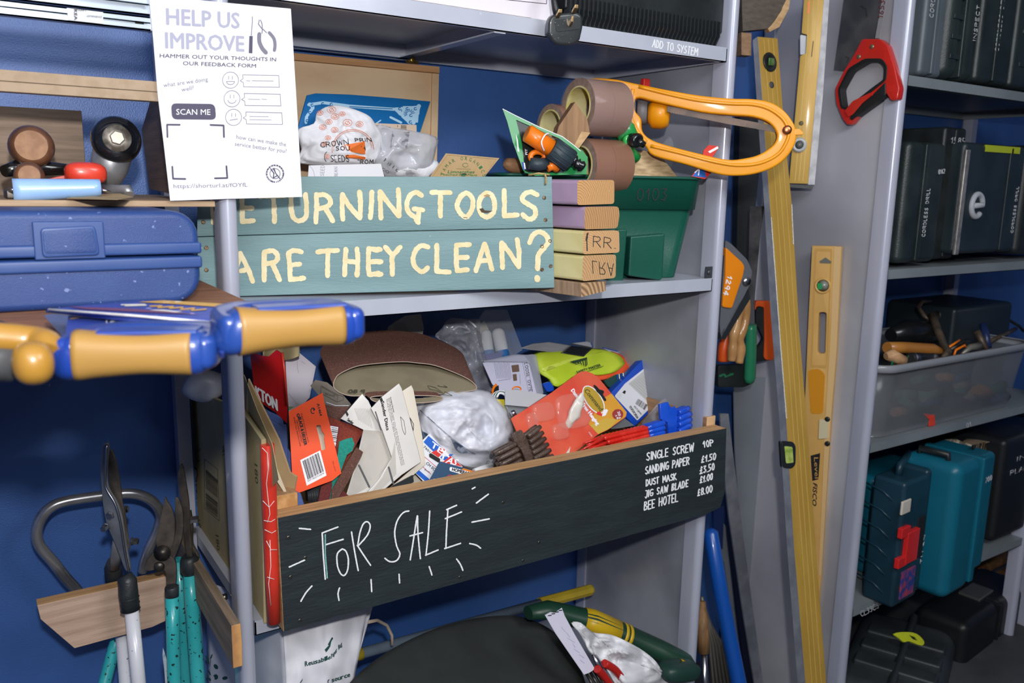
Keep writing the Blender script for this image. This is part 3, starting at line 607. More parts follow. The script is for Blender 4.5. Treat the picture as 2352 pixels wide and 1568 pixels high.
p.line([(2020, 1285), (2022, 1305)], 76, 0, jit=.1)
p.done('lettering', CREAM, sg)
RUST = mat('rusty_screw', '5c4a38', rough=.6, metal=.5, c2='a08c6c', sc=200)
p = Print(SG, .0003)
for x, y in ((467, 510), (474, 569), (474, 620), (477, 672), (1250, 454), (1253, 505), (1263, 553), (1245, 566), (1265, 611), (1245, 619)):
    obj('screw', MB().lathe([(.0035, 0), (.003, .0006), (.0012, .0003), (0, .0003)], p.at(x, y), SG.n, 12), RUST, sg)
p = CP(SG, 860, 400, 5.407, .0009); p.poly([(1300, 430), (1345, 420), (1370, 450), (1470, 455), (1400, 480), (1330, 475)], 0); p.poly([(1355, 265), (1400, 245), (1440, 262), (1420, 280), (1365, 278)], 1); p.line([(1105, 537), (1150, 540)], 8, 0)
p.done('knot', [mat('knot_brown', '4f3f30', rough=.8), mat('knot_tan', 'a58c68', rough=.8)], sg)
tw = [SG.at(1216, 402, .003), SG.at(1235, 399, .004), SG.at(1250, 400, .004), SG.at(1253, 408, .003), SG.at(1253, 418, .003), SG.at(1252, 424, .001)]
TW = mat('jute_twine', 'b5a06c', rough=.9, c2='8d7a4c', sc=300)
obj('twine', MB().tube([SG.at(1216, 402, -.006), SG.at(1236, 398, .002), SG.at(1262, 401, .0)], .0018, 8).tube(tw[2:], .0018, 8), TW, sg)

# ------------------------------------------------------------ stack of sawn timbers
PUR = mat('lilac_paint', 'a98fab', rough=.7, bump=.4, bsc=40, c2='a088a3', sc=8); YLW = mat('pale_yellow_paint', 'cfc38a', rough=.7, bump=.4, bsc=40, c2='d8cd98', sc=8)
RAW = wood('raw_timber', 'a98e74', '8c735c', axis=1)
sd = V((-.213, .977, 0))
tim = [([(1326, 414), (1411, 413), (1411, 468), (1326, 471)], PUR, 'lilac painted timber offcut, topmost of the stack beside the sign', 1.137, ENDG),
       ([(1343, 475), (1421, 474), (1423, 496), (1418, 524), (1342, 527)], PUR, 'lilac painted timber offcut, second from the top of the stack', 1.137, rings('end_grain_b', 'c29668', 'a67c4e', 55, (.04, 0, -.05))),
       ([(1340, 530), (1422, 529), (1423, 580), (1339, 584)], YLW, 'yellow painted timber offcut marked RR on its sawn end', 1.137, rings('end_grain_c', 'd3aa7c', 'bd9060', 80, (0, .03, .03))),
       ([(1339, 587), (1415, 584), (1414, 638), (1337, 646)], YLW, 'yellow painted timber offcut marked ARL upside down on its sawn end', 1.139, rings('end_grain_d', 'cda478', 'b0875a', 60, (.05, .03, 0))),
       ([(1335, 650), (1391, 646), (1391, 668), (1335, 682)], RAW, 'unpainted timber under the others, bottom of the stack on the shelf edge', 1.137, rings('end_grain_e', 'c39f76', '7d5f45', 32, (.02, .02, .02)))]
for k, (pq, m_, lab, yk, eg) in enumerate(tim):
    pl = Plane(W(pq[-1][0], pq[-1][1], yk), (.213, -.977, 0)); t_ = thing('timber_offcut', lab, 'timber')
    P3 = [pl.at(*q_) for q_ in rnd(pq, 7 if k < 4 else 1.5, 3)]
    mb = MB(); mb.prism(P3, sd * .24, 0, mside=1, sm=False); fr = pl.M().copy()
    obj('block', mb, [eg, m_], t_, frame=fr, autos=False)
    if k in (2, 3):
        p = CP(pl, 1100, 380, 3.015)
        if k == 2: p.hand('RR.', (790, 560), (945, 575), (792, 488), 5, 0, .8); p.line([(745, 490), (748, 590)], 7); p.line([(752, 470), (742, 515)], 12, jit=.3)
        else: p.hand('LRA', (785, 660), (930, 680), (790, 745), 5, 0, .8)
        p.done('pencil_mark', mat('pencil', '3a3836', rough=.7), t_)

# ------------------------------------------------------------ green bin
GRN = mat('green_plastic', '0f4c3e', rough=.38, c2='115142', sc=6, bump=.12, bsc=200)
tb_ = math.radians(20); un = V((math.cos(tb_), -math.sin(tb_), 0)); bk = V((math.sin(tb_), math.cos(tb_), 0))
BP = Plane(PZ(1480, 641, -.189) - bk * .012, (-math.sin(tb_), -math.cos(tb_), 0))
bn = thing('storage_bin', 'dark green plastic bin marked 0103, overflowing with odds and ends', 'bin')
q = CR(1100, 380, 3.015)
def bp(x, y, d=0): return BP.at(*q(x, y)) + bk * d
TL, TR = bp(130, 50), bp(1562, 100); BL_, BR_ = bp(210, 800, .02), bp(1440, 785, .015)
zt_ = (TL.z + TR.z) / 2; D_ = .13
def ring(l, r, z, f, b, rad=.03, n=6):
    """rounded rectangle between l and r along the front, f..b deep"""
    L_ = (r - l).dot(un); o_ = V((l.x, l.y, z)); out = []
    for cx, cy, a0 in ((L_ - rad, f + rad, -90), (L_ - rad, b - rad, 0), (rad, b - rad, 90), (rad, f + rad, 180)):
        for i in range(n + 1): a = math.radians(a0 + 90 * i / n); out.append(o_ + un * (cx + rad * math.cos(a)) + bk * (cy + rad * math.sin(a)))
    return out
def loft(mb, rings_, m=0, cap0=True, cap1=False):
    n = len(rings_[0]); vs = [p_ for r_ in rings_ for p_ in r_]
    mb.add(vs, [(i * n + j, i * n + (j + 1) % n, (i + 1) * n + (j + 1) % n, (i + 1) * n + j) for i in range(len(rings_) - 1) for j in range(n)], m, True)
    if cap0: mb.add(rings_[0], [tuple(range(n))], m)
    if cap1: mb.add(rings_[-1], [tuple(range(n))], m)
    return mb
zb_ = -.189; zr = bp(1535, 308).z
mb = loft(MB(), [ring(BL_, BR_, zb_, .022, D_ - .02), ring(TL + un * .02, TR - un * .014, zr, .006, D_ - .005), ring(TL + un * .018, TR - un * .012, zt_ - .006, .005, D_ - .004)])
obj('tub', mb, GRN, bn, solid=.002)
obj('rim_band', loft(MB(), [ring(TL + un * .01, TR - un * .008, zr, -.001, D_), ring(TL + un * .004, TR - un * .002, zt_ - .004, -.004, D_ + .004), ring(TL, TR, zt_, -.008, D_ + .008)], cap0=False), GRN, bn, solid=.002)
obj('rim', MB().tube(ring(TL, TR, zt_, -.009, D_ + .009), .003, 8, closed=True), GRN, bn)
ft = [BP.at(*q(*a_)) - bk * .004 for a_ in ((1045, 490), (1285, 470), (1268, 780), (1250, 795), (1030, 762))]
obj('foot', MB().prism(ft, bk * .05), GRN, bn, bevel=.004, seg=3)
obj('foot', MB().prism([BP.at(*q(*a_)) + bk * .0 for a_ in ((960, 440), (1030, 440), (1000, 805), (890, 806))], bk * .05), GRN, bn, bevel=.003)
p = CP(Plane(BP.o - bk * .0045, BP.n), 1100, 380, 3.015, .0006)
p.hand('0103', (1093, 243), (1298, 240), (1100, 160), 7, 0, 1.2); p.done('handwriting', INK, bn)

# ------------------------------------------------------------ contents of the bin
WA, WB = W(1400, 300, 1.36), W(1830, 330, 1.10)
OR = by3(WA, WB, WA + V((0, 0, .1)))
ORNG = mat('amber_plastic', 'e8990c', rough=.42, coat=.1, c2='e09208', sc=10)
bw = thing('bow_saw', 'large amber plastic bow saw lying across the green bin, loop past the shelf post', 'saw')
q = CR(1100, 0, 2.94)
outl = spline([(750, 530), (900, 532), (1050, 562), (1300, 612), (1500, 645), (1700, 664), (1850, 668), (1970, 690), (2060, 745), (2125, 830), (2145, 900), (2135, 970), (2080, 1060), (1990, 1130), (1860, 1175), (1720, 1187), (1600, 1172), (1400, 1112), (1180, 1052), (1125, 990), (1060, 930), (1000, 830), (930, 745), (900, 650), (830, 590)], 4, True)
hole = spline([(1065, 662), (1200, 690), (1500, 757), (1700, 778), (1850, 790), (1960, 830), (2012, 905), (1990, 975), (1900, 1040), (1800, 1068), (1680, 1078), (1500, 1040), (1250, 975), (1150, 935), (1100, 880), (1092, 800), (1050, 740)], 4, True)
slab('frame', [q(*a_) for a_ in outl], OR, .030, ORNG, bw, holes=[[q(*a_) for a_ in hole]], bev=.004, res=3)
def ridge(pts, w_, off, r_): return MB().tube([OR.at(*q(*a_), off) for a_ in spline(pts, 4)], r_, 8)
obj('rib', ridge([(1080, 585), (1300, 640), (1500, 680), (1700, 700), (1850, 705), (1960, 735), (2050, 800), (2090, 880), (2080, 950), (2020, 1040), (1900, 1100), (1740, 1115), (1560, 1085), (1350, 1030), (1160, 985)], 6, .0, .0035), ORNG, bw)
obj('rib', ridge([(1040, 600), (1030, 680), (1030, 800), (1080, 900), (1130, 960)], 6, 0, .004), ORNG, bw)
slab('tension_block', rnd([q(*a_) for a_ in ((930, 600), (1020, 605), (1040, 640), (1025, 740), (940, 735))], 4), Plane(OR.o + OR.n * .004, OR.n), .01, ORNG, bw, bev=.002)
BL2 = mat('old_blade', '5a463a', rough=.45, metal=.2, c2='43342c', sc=30)
mb = MB(); a0 = OR.at(*q(1270, 735), -.012); a1 = OR.at(*q(2030, 880), -.012)
mb.prism([OR.at(*q(1270, 712), -.010), OR.at(*q(1340, 725), -.010), OR.at(*q(1700, 790), -.010), OR.at(*q(2020, 850), -.010), OR.at(*q(2030, 893), -.010), OR.at(*q(1700, 838), -.010), OR.at(*q(1270, 752), -.010)], OR.n * -.0015)
for i in range(46):
    u_ = i / 46; x = 1290 + 730 * u_; y = 755 + 137 * u_ - (8 if .2 < u_ < .8 else 0)
    mb.add([OR.at(*q(x, y), -.0107), OR.at(*q(x + 9, y + 8), -.0107), OR.at(*q(x + 15, y + 2), -.0107)], [(0, 1, 2)])
obj('blade', mb, BL2, bw)
sr = OR.at(*q(2080, 878), .002)
obj('blade_screw', MB().lathe([(.009, 0), (.009, .003), (.005, .005), (0, .005)], sr, OR.n, 14), mat('copper_screw', 'b5704a', rough=.3, metal=.9), bw)
obj('wing', MB().prism([OR.at(*q(*a_), .0) for a_ in ((2130, 870), (2165, 868), (2192, 895), (2188, 910), (2130, 912))], OR.n * -.008), ORNG, bw, bevel=.001)
obj('tension_knob', MB().lathe([(.018, -.03), (.030, -.02), (.031, .0), (.026, .012), (.012, .016), (0, .016)], OR.at(*q(1235, 755), -.045), (OR.n * .55 + V((.9, -.1, 0))).normalized(), 28), ORNG, bw)
obj('knob_collar', MB().lathe([(.028, -.02), (.028, .0)], OR.at(*q(1130, 735), -.05), (OR.n * .55 + V((.9, -.1, 0))).normalized(), 24), mat('grey_plastic', '6b6c70', rough=.5), bw)
p = CP(OR, 1100, 0, 2.94, .0008)
p.c = (1100, 0, 2.94); p.line([(990, 632), (1000, 620), (1008, 634), (1018, 622), (1027, 636)], 9); p.line([(990, 655), (1022, 657)], 5); p.done('moulded_logo', INK, bw)

def ann(mb, c, ax, R, r, w_, n=40, m=(0, 1, 0)):
    """tape roll: outer, faces, inner bore"""
    z = ax.normalized(); x = z.orthogonal().normalized(); y = z.cross(x); rg = []
    for rr, h in ((r, 0), (R, 0), (R, w_), (r, w_)): rg.append([c + z * h + (x * math.cos(2 * math.pi * j / n) + y * math.sin(2 * math.pi * j / n)) * rr for j in range(n)])
    for i, mm in zip(range(4), (1, 0, 1, 2)):
        a, b = rg[i], rg[(i + 1) % 4]; mb.add(a + b, [(j, (j + 1) % n, n + (j + 1) % n, n + j) for j in range(n)], mm, i in (1, 3))
    return mb
TAPE = mat('brown_packing_tape', '8f6a5c', rough=.3, coat=.35, c2='87624f', sc=5, stretch=(1, 1, 1)); TFACE = mat('tape_side', '8b7568', rough=.4, c2='9a8578', sc=100); CORE = mat('printed_core', 'd8cf9c', rough=.6, c2='c9b95e', sc=28)
tax = (XR * .80 + XF * .52 + XU * .08).normalized()
q = CR(1140, 150, 5.6)
WRAP = mat('shrink_wrap', 'e8e8ee', rough=.08, alpha=.10, spec=1, bump=.8, bsc=50)
tapes = [((1050, 530), .0535, .036, 1.33, 'brown parcel tape roll, top roll of the shrink wrapped pack'), ((1075, 1290), .0535, .036, 1.33, 'brown parcel tape roll, lowest of the wrapped pack, sunk in the bin'), ((690, 810), .0475, .034, 1.40, 'brown parcel tape roll standing left of and behind the wrapped pair')]
for k, ((x, y), R_, r_2, yk, lab) in enumerate(tapes):
    t_ = thing('tape_roll', lab, 'tape', 'parcel tape rolls in the bin'); c = W(*q(x, y), yk)
    for h in ((0, .0485) if k < 2 else (0,)): obj('tape', ann(MB(), c + tax * h, tax, R_, r_2 + .003, .0478), [TAPE, TFACE, TFACE], t_, autos=True)
    obj('core', ann(MB(), c + tax * -.0008, tax, r_2 + .003, r_2, .049), [CORE, CORE, CORE], t_, autos=True)
    if k == 0:
        obj('wrap', MB().tube([c - tax * .002, c - tax * .0015, c + tax * .049, c + tax * .0995], [R_ + .0012, R_ + .002, R_ + .0012, R_ + .002], 40, caps=False), WRAP, t_)
wb = thing('wood_block', 'rough wooden wedge pushed through the bore of the parcel tape', 'wood')
bl = tilt(*q(1000, 800), 1.30, -20, 0)
slab('wedge', [q(*a_) for a_ in ((1015, 470), (1170, 700), (1205, 870), (1050, 1060), (990, 1040), (760, 960), (800, 790))], bl, .03, wood('rough_wood', 'a07c58', '7f5f42', axis=2), wb)
slab('pale_end', [q(*a_) for a_ in ((1095, 850), (1208, 868), (1065, 1065), (1000, 1035))], Plane(bl.o + bl.n * .001, bl.n), .004, WOODL, wb)
# green blister card with the orange and grey nozzle
cdp = tilt(1250, 330, 1.31, -14, 8)
GC = mat('green_card', '1f8b48', rough=.4, c2='23964e', sc=10, coat=.3)
nz = thing('blister_pack', 'green carded hose nozzle, orange and dark grey, at the left of the bin', 'packet')
slab('card', [q(*a_) for a_ in ((80, 560), (250, 645), (560, 795), (850, 915), (990, 1020), (1110, 1100), (1175, 1180), (1160, 1400), (500, 1420), (345, 1345), (210, 980), (140, 720))], cdp, .0012, GC, nz, holes=[[q(*a_) for a_ in ((255, 700), (480, 800), (800, 935), (950, 1060), (860, 1380), (370, 1380), (330, 1010))]])
p = CP(cdp, 1140, 150, 5.6, .0005); p.line([(82, 562), (250, 648), (560, 798), (850, 918), (990, 1023), (1080, 1100)], 9, 0); p.poly([(250, 880), (275, 960), (295, 1120), (270, 1100), (262, 1000)], 0)
p.text('FIT', (400, 1150), (395, 1075), (370, 1150), 0, .04); p.poly([(325, 1245), (350, 1245), (380, 1340), (345, 1345)], 1); p.poly([(350, 1250), (366, 1256), (378, 1330), (360, 1335)], 2)
p.done('print', [WHITE, mat('logo_blue', '2d4fb0', rough=.5), WHITE], nz)
slab('backing', [q(*a_) for a_ in ((250, 690), (480, 790), (960, 1060), (860, 1390), (360, 1390), (320, 1000))], Plane(cdp.o - cdp.n * .002, cdp.n), .001, mat('card_black', '191c1c', rough=.35), nz)
NOR = mat('orange_plastic', 'f07a12', rough=.35, coat=.2); NGR = mat('slate_plastic', '2c3a42', rough=.5, bump=.3, bsc=120)
f_ = lambda x, y, o: cdp.at(*q(x, y), o)
obj('nozzle_barrel', MB().tube([f_(335, 895, .022), f_(350, 903, .022), f_(640, 1095, .024)], [.0135, .0165, .0165], 24), NOR, nz)
gr = MB(); gr.tube([f_(640, 1090, .025), f_(655, 1100, .025), f_(880, 1270, .027)], [.019, .0215, .0215], 28); obj('nozzle_grip', gr, NGR, nz)
for i in range(14):
    a = 2 * math.pi * i / 14; ax_ = (f_(880, 1270, .027) - f_(655, 1100, .025)).normalized(); x_ = ax_.orthogonal().normalized(); y_ = ax_.cross(x_); o_ = (x_ * math.cos(a) + y_ * math.sin(a)) * .0213
    gr2 = MB().tube([f_(660, 1103, .025) + o_, f_(870, 1262, .027) + o_], .0012, 6)
    obj('grip_rib', gr2, NGR, nz)
obj('tip', MB().tube([f_(900, 1240, .022), f_(940, 1250, .022), f_(960, 1275, .02), f_(985, 1290, .022), (f_(1000, 1305, .022)), f_(1030, 1320, .022), f_(1055, 1340, .022)], [.008, .0115, .008, .0115, .008, .0115, .009], 18), mat('gloss_black', '14181a', rough=.2, coat=.5), nz)
obj('cable_tie', MB().tube([f_(*a_[:2], a_[2]) for a_ in spline([(590, 920, .034), (520, 950, .044), (470, 1030, .046), (480, 1090, .044), (530, 1140, .034)], 4)], .0014, 8), WHITE, nz)
obj('ring', MB().tube([f_(500 + 90 * math.cos(t_ * math.pi / 10), 1190 + 62 * math.sin(t_ * math.pi / 10), .012) for t_ in range(20)], .0052, 10, closed=True), NOR, nz)
obj('clip', MB().tube([f_(620, 1330, .012), f_(690, 1300, .014), f_(760, 1340, .012)], .009, 10), NOR, nz)
obj('clip', MB().tube([f_(400, 1270, .01), f_(520, 1290, .012), f_(620, 1270, .01)], .012, 10), NGR, nz)
# smaller things in the bin
t_ = thing('hose_connector', 'bright green hose connector with a black valve, right of the tape', 'connector')
yk = 1.32; g2 = mat('lime_plastic', '3bb257', rough=.3, coat=.3)
obj('green_body', MB().tube([W(*q(1600, 770), yk), W(*q(1660, 830), yk), W(*q(1700, 940), yk - .01)], [.018, .021, .020], 18).tube([W(*q(1650, 1000), yk), W(*q(1730, 1130), yk), W(*q(1800, 1200), yk)], [.010, .012, .012], 12), mat('green_body', '1f8f45', rough=.3, coat=.3), t_)
cn = W(*q(1730, 960), yk - .015); ax_ = (XR * .5 - XF * .8 - XU * .25).normalized()
obj('collar', MB().lathe([(.013, -.008), (.0175, -.006), (.0175, .004), (.012, .006)], cn, ax_, 22), g2, t_)
obj('valve', MB().lathe([(.011, .0), (.0145, .004), (.0145, .022), (.010, .026), (.004, .024), (0, .02)], cn, ax_, 22).tube([cn + ax_ * .02, W(*q(1900, 1030), yk - .04)], [.009, .007], 12), MC['gloss_black'], t_)
obj('bin_divider', MB().prism([W(*q(*a_), yk + .02) for a_ in ((1550, 650), (1590, 665), (1650, 1390), (1560, 1400), (1470, 1000), (1500, 850))], (0, .003, 0)), GRN, bn)
t_ = thing('wood_offcut', 'pale pine offcut with an angled top, standing in the green bin', 'wood')
pl = tilt(1490, 380, 1.325, -10, 0); slab('block', [(1424, 410), (1478, 345), (1518, 357), (1558, 408), (1540, 430), (1430, 430)], pl, .022, wood('pine_offcut', 'd6bb92', 'a58a66', axis=0, sc=14), t_, bev=.001)
t_ = thing('wood_dowel', 'rounded brown wooden handle end at the left corner of the green bin', 'handle')
obj('dowel', MB().tube([W(1200, 395, 1.40), W(1180, 380, 1.39), W(1166, 377, 1.385), W(1159, 377, 1.383)], [.016, .0155, .012, .004], 18), wood('dowel_wood', '9a7352', '7c5a3e', axis=0), t_)
t_ = thing('seed_packet', 'small red and blue printed packet at the right end of the green bin', 'packet')
pl = tilt(1615, 390, 1.24, -15, 15); slab('sachet', [(1588, 405), (1612, 375), (1616, 345), (1628, 333), (1652, 336), (1630, 372), (1640, 390), (1620, 411)], pl, .002, mat('packet_red', 'd0382c', rough=.35), t_)
p = Print(pl, .0006); p.poly([(1590, 405), (1606, 385), (1618, 390), (1622, 408)], 0); p.line([(1596, 396), (1606, 388), (1604, 402)], 2.5, 1); p.poly([(1626, 348), (1648, 336), (1650, 341), (1630, 352)], 1); p.done('print', [mat('packet_blue', '2a62b4', rough=.4), WHITE], t_)
t_ = thing('plastic_bag', 'crumpled clear plastic bag behind the amber saw in the bin', 'bag')
def crumple(c, r, seed, n=18, amp=.35, fr=14, M=None, sq=1):
    mb = MB().ball(c, r, M, n * 2, n, sq=sq); o_ = V(c)
    mb.v = [o_ + (p_ - o_) * (1 + amp * noise.noise(p_ * fr + V((seed, seed, 0)))) for p_ in mb.v]; return mb
obj('film', crumple(W(1560, 355, 1.42), (.05, .02, .05), 3), CLEAR, t_)
t_ = thing('red_tool', 'little red plastic tool end showing above the amber saw', 'tool')
obj('tool_end', MB().box((-.009, -.006, -.012), (.009, .006, .008), Matrix.Translation(W(1482, 190, 1.38))), mat('red_plastic', 'd22f24', rough=.4), t_, bevel=.002)

# ------------------------------------------------------------ wooden box and seed things behind the sign
PLY_ = mat('birch_ply', 'd2b896', rough=.5, c2='c2a27e', sc=5, stretch=(1, 1, 2.2), coat=.1)
wx = thing('wooden_box', 'open shallow wooden box behind the sign, pale lid standing up at its back', 'box')
yl = 1.60; pl = PLY(yl)
A, B = pl.at(560, 112), pl.at(1008, 158); C_ = pl.at(1003, 330)
hg = V((0, 0, 1))
obj('lid', MB().prism([pl.at(*a_) for a_ in ((560, 128), (1008, 168), (1002, 420), (570, 420))], (0, .008, 0)), PLY_, wx, bevel=.001)
obj('lid_edge', MB().prism([PLY(yl - .012).at(*a_) for a_ in ((560, 110), (1010, 153), (1010, 168), (560, 127))], (0, .022, 0)), wood('beech_strip', 'bb8f63', 'a87c52', axis=0), wx, bevel=.001)
obj('lid_edge', MB().prism([PLY(yl - .006).at(*a_) for a_ in ((994, 168), (1009, 169), (1003, 420), (988, 420))], (0, .012, 0)), PLY_, wx, bevel=.001)
zb0 = -.188; x0_, x1_ = .40, .81
fz = SG.at(800, 404).z - .004
obj('front', MB().box((x0_, 1.44, zb0), (x1_, 1.45, fz)), PLY_, wx, bevel=.001)
obj('back', MB().box((x0_, 1.585, zb0), (x1_, 1.595, -.02)), PLY_, wx, bevel=.001)
obj('side', MB().box((x0_, 1.45, zb0), (x0_ + .01, 1.585, -.01)), PLY_, wx); obj('side', MB().box((x1_ - .01, 1.45, zb0), (x1_, 1.585, -.01)), PLY_, wx)
obj('base', MB().box((x0_, 1.45, zb0), (x1_, 1.585, zb0 + .006)), PLY_, wx)
k_ = PLY(yl - .013)
obj('brass_catch', MB().box((-.014, -.001, -.003), (.014, .001, .003), Matrix.Translation(k_.at(947, 143))).lathe([(.006, -.002), (.007, .002), (.004, .004), (0, .004)], k_.at(947, 138), (0, -1, 0), 12), mat('brass', '9b8040', rough=.3, metal=1), wx)
bg = mat('packet_blue_gloss', '1468a8', rough=.3, coat=.5, c2='0f62a4', sc=8)
q = CR(680, 200, 4.9)
pl = tilt(850, 270, 1.545, 8, 14)
dy = thing('doily_packet', 'glossy blue packet printed with white lace, leaning on the wooden lid', 'packet')
slab('packet', [q(*a_) for a_ in ((125, 90), (220, 68), (600, 82), (1100, 120), (1515, 160), (1500, 200), (1380, 560), (700, 620), (20, 560), (30, 430))], pl, .004, bg, dy, bev=.001)
LACE = mat('lace_print', 'a9cfe8', rough=.4); p = CP(pl, 680, 200, 4.9, .0006)
p.line([(140, 200), (300, 175), (600, 215), (1100, 250), (1380, 225)], 34, 0); p.line([(150, 190), (190, 230), (120, 330), (110, 400)], 34, 0, jit=.3); p.line([(1380, 215), (1360, 300), (1320, 400)], 50, 0, jit=.35); p.line([(1130, 250), (1200, 320), (1280, 400)], 46, 0, jit=.35)
p.poly([(1200, 215), (1385, 215), (1370, 400), (1250, 400), (1180, 320)], 0); p.off = .0009
p.line([(600, 222), (1080, 246)], 9, 1)
for i in range(9): a = math.radians(150 + i * 25); p.line([(1270 + 28 * math.cos(a), 300 + 24 * math.sin(a)), (1270 + 62 * math.cos(a), 300 + 52 * math.sin(a))], 8, 1)
for x, y in ((180, 205), (1165, 245), (1250, 245), (1340, 245), (1290, 320), (300, 190), (395, 195), (155, 290), (125, 380), (1285, 395)): p.line(arc(x, y, 16, 14, 30, 300, 6), 9, 1)
p.off = .0006; p.line([(1060, 340), (1180, 400)], 26, 2); p.line([(950, 375), (900, 410)], 14, 2)
p.done('print', [LACE, bg, LACE], dy)
t_ = thing('card_strip', 'pale card strip with a barcode behind the seed bag', 'card')
pl2 = tilt(900, 290, 1.53, 5, 8); slab('card', [q(*a_) for a_ in ((880, 405), (1355, 425), (1360, 620), (900, 640))], pl2, .001, mat('pale_card', 'c8b3a0', rough=.7), t_)
p = CP(pl2, 680, 200, 4.9); [p.line([(1180, y), (1240, y + 3)], w_, 0) for y, w_ in ((432, 6), (443, 3), (452, 7), (464, 4), (474, 6))]; p.line([(1140, 430), (1142, 450)], 5); p.done('print', INK, t_)
PB = mat('white_bag_paper', 'dcdce2', rough=.6, bump=.5, bsc=35)
def sheet(quad, y, fn, nu=24, nv=18):
    """crumpled sheet between four pixel corners (TL TR BR BL); y and fn(u,v) give its depth"""
    def g(u, v):
        x = (quad[0][0] * (1 - u) + quad[1][0] * u) * (1 - v) + (quad[3][0] * (1 - u) + quad[2][0] * u) * v
        z = (quad[0][1] * (1 - u) + quad[1][1] * u) * (1 - v) + (quad[3][1] * (1 - u) + quad[2][1] * u) * v
        return W(x, z, y - fn(u, v))
    return g
class Surf(CP):
    """print that follows a curved surface: the plane is replaced by a depth function of the pixel"""
    def __init__(s, dep, x0, y0, k, off=.001): s.dep = dep; s.off = off; s.mb = MB(); s.c = (x0, y0, k); s.pl = PLY(1); s.k = 0
    def at(s, x, y, *a): x0, y0, k = s.c; X_, Y_ = x0 + x / k, y0 + y / k; return W(X_, Y_, s.dep(X_, Y_) - s.off - s.k * 8e-6)
    def poly(s, pts, m=0):
        n = len(pts); cx = sum(a[0] for a in pts) / n; cy = sum(a[1] for a in pts) / n
        s.mb.add([s.at(cx, cy)] + [s.at(*a) for a in pts], [(0, i + 1, (i + 1) % n + 1) for i in range(n)], m); return s
def blob_depth(px, py, cx, cy, rx, ry, y0, bulge, amp, seed):
    d = min(1, ((px - cx) / rx) ** 2 + ((py - cy) / ry) ** 2)
    return y0 - bulge * (1 - d) ** .5 - amp * (noise.noise(V((px * .022, py * .022, seed))) + .9 * (.35 - abs(noise.noise(V((px * .03, py * .03, seed + 5))))) + .45 * (.3 - abs(noise.noise(V((px * .075, py * .06, seed + 9))))))
def blob(outline, cfun, n=16):
    """filled bag: concentric rings from a pixel outline towards its centre, front and back shells"""
    k = len(outline); cx = sum(a[0] for a in outline) / k; cy = sum(a[1] for a in outline) / k; mb = MB(); rows = []
    for s_ in range(n + 1):
        t = 1 - s_ / n; rows.append([W(cx + (x - cx) * t, cy + (y - cy) * t, cfun(cx + (x - cx) * t, cy + (y - cy) * t)) for x, y in outline])
    vs = [p_ for r_ in rows for p_ in r_]
    mb.add(vs, [(i * k + j, i * k + (j + 1) % k, (i + 1) * k + (j + 1) % k, (i + 1) * k + j) for i in range(n) for j in range(k)], 0, True)
    bkv = [p_ * 1.0 + V((0, .012 + .02 * min(1, 4 * (1 - abs(1 - 2 * (i / n)))), 0)) if False else p_ for i, r_ in enumerate(rows) for p_ in r_]
    back = [W(cx + (x - cx) * .9, cy + (y - cy) * .9, cfun(x, y) + .03) for x, y in outline]
    mb.add(rows[0] + back, [(j, j + k, (j + 1) % k + k, (j + 1) % k) for j in range(k)] + [tuple(range(k, 2 * k))], 0, True)
    return mb
fb = thing('seed_bag', 'crumpled white paper bag with orange print, labelled squash seeds in black pen', 'bag')
dep = lambda x, y: blob_depth(x, y, 790, 315, 125, 80, 1.50, .035, .012, 2)
ol = spline([q(*a_) for a_ in ((30, 470), (200, 410), (230, 300), (330, 225), (450, 205), (570, 225), (700, 265), (830, 330), (900, 430), (970, 560), (980, 640), (1030, 740), (900, 840), (850, 870), (500, 880), (50, 860), (60, 700), (30, 600))], 3, True)
obj('paper', blob(ol, dep, 30), PB, fb)
OP = mat('orange_print', 'e0702c', rough=.6); s_ = Surf(dep, 680, 200, 4.9, .0014)
for (x, y, r) in ((270, 290, 36), (400, 255, 50), (440, 330, 45), (370, 390, 38), (300, 450, 38), (580, 400, 52), (715, 415, 42), (435, 480, 40), (360, 570, 34), (315, 640, 32), (350, 780, 34), (520, 300, 34)):
    s_.line(arc(x, y, r, r * .75, 0, 360, 10), 4, 0); s_.line([(x - r * .6, y), (x - r * .2, y + r * .4), (x + r * .2, y - r * .3), (x + r * .6, y + r * .2)], 4, 0); s_.line(arc(x, y, r * .5, r * .4, 0, 300, 6), 4, 0)
s_.line(arc(640, 700, 235, 225, 170, 360, 18), 5, 0); s_.line(arc(640, 700, 215, 208, 175, 355, 18), 4, 0)
s_.quad([(540, 650), (775, 610), (780, 755), (660, 735), (550, 725)], 0); s_.quad([(550, 765), (650, 760), (780, 785), (780, 815), (560, 790)], 0)
s_.off = .002
s_.hand('CROWN', (285, 680), (590, 640), (275, 625), 7, 1, 3); s_.hand('PRIN', (670, 612), (850, 610), (660, 575), 7, 1, 3); s_.hand('SQUASH'.replace('Q', 'O'), (450, 710), (780, 710), (445, 665), 7, 1, 3); s_.hand('SEEDS', (395, 840), (600, 840), (385, 765), 7, 1, 3); s_.hand('FROM', (680, 862), (870, 858), (680, 820), 7, 1, 3); s_.line(arc(360, 785, 40, 60, 120, 250), 6, 1)
s_.done('print', [OP, INK], fb)
pbg = thing('plastic_bag', 'clear plastic bag of white packing with a barcode, beside the white seed bag', 'bag')
dep2 = lambda x, y: blob_depth(x, y, 925, 345, 90, 60, 1.50, .03, .014, 9)
ol2 = spline([q(*a_) for a_ in ((900, 430), (1080, 455), (1250, 480), (1580, 560), (1575, 700), (1520, 900), (1400, 1010), (1000, 1010), (880, 860), (960, 700))], 3, True)
obj('film', blob(ol2, dep2, 12), mat('milky_film', 'd3d5de', rough=.15, alpha=.62, spec=.9, bump=.8, bsc=60), pbg)
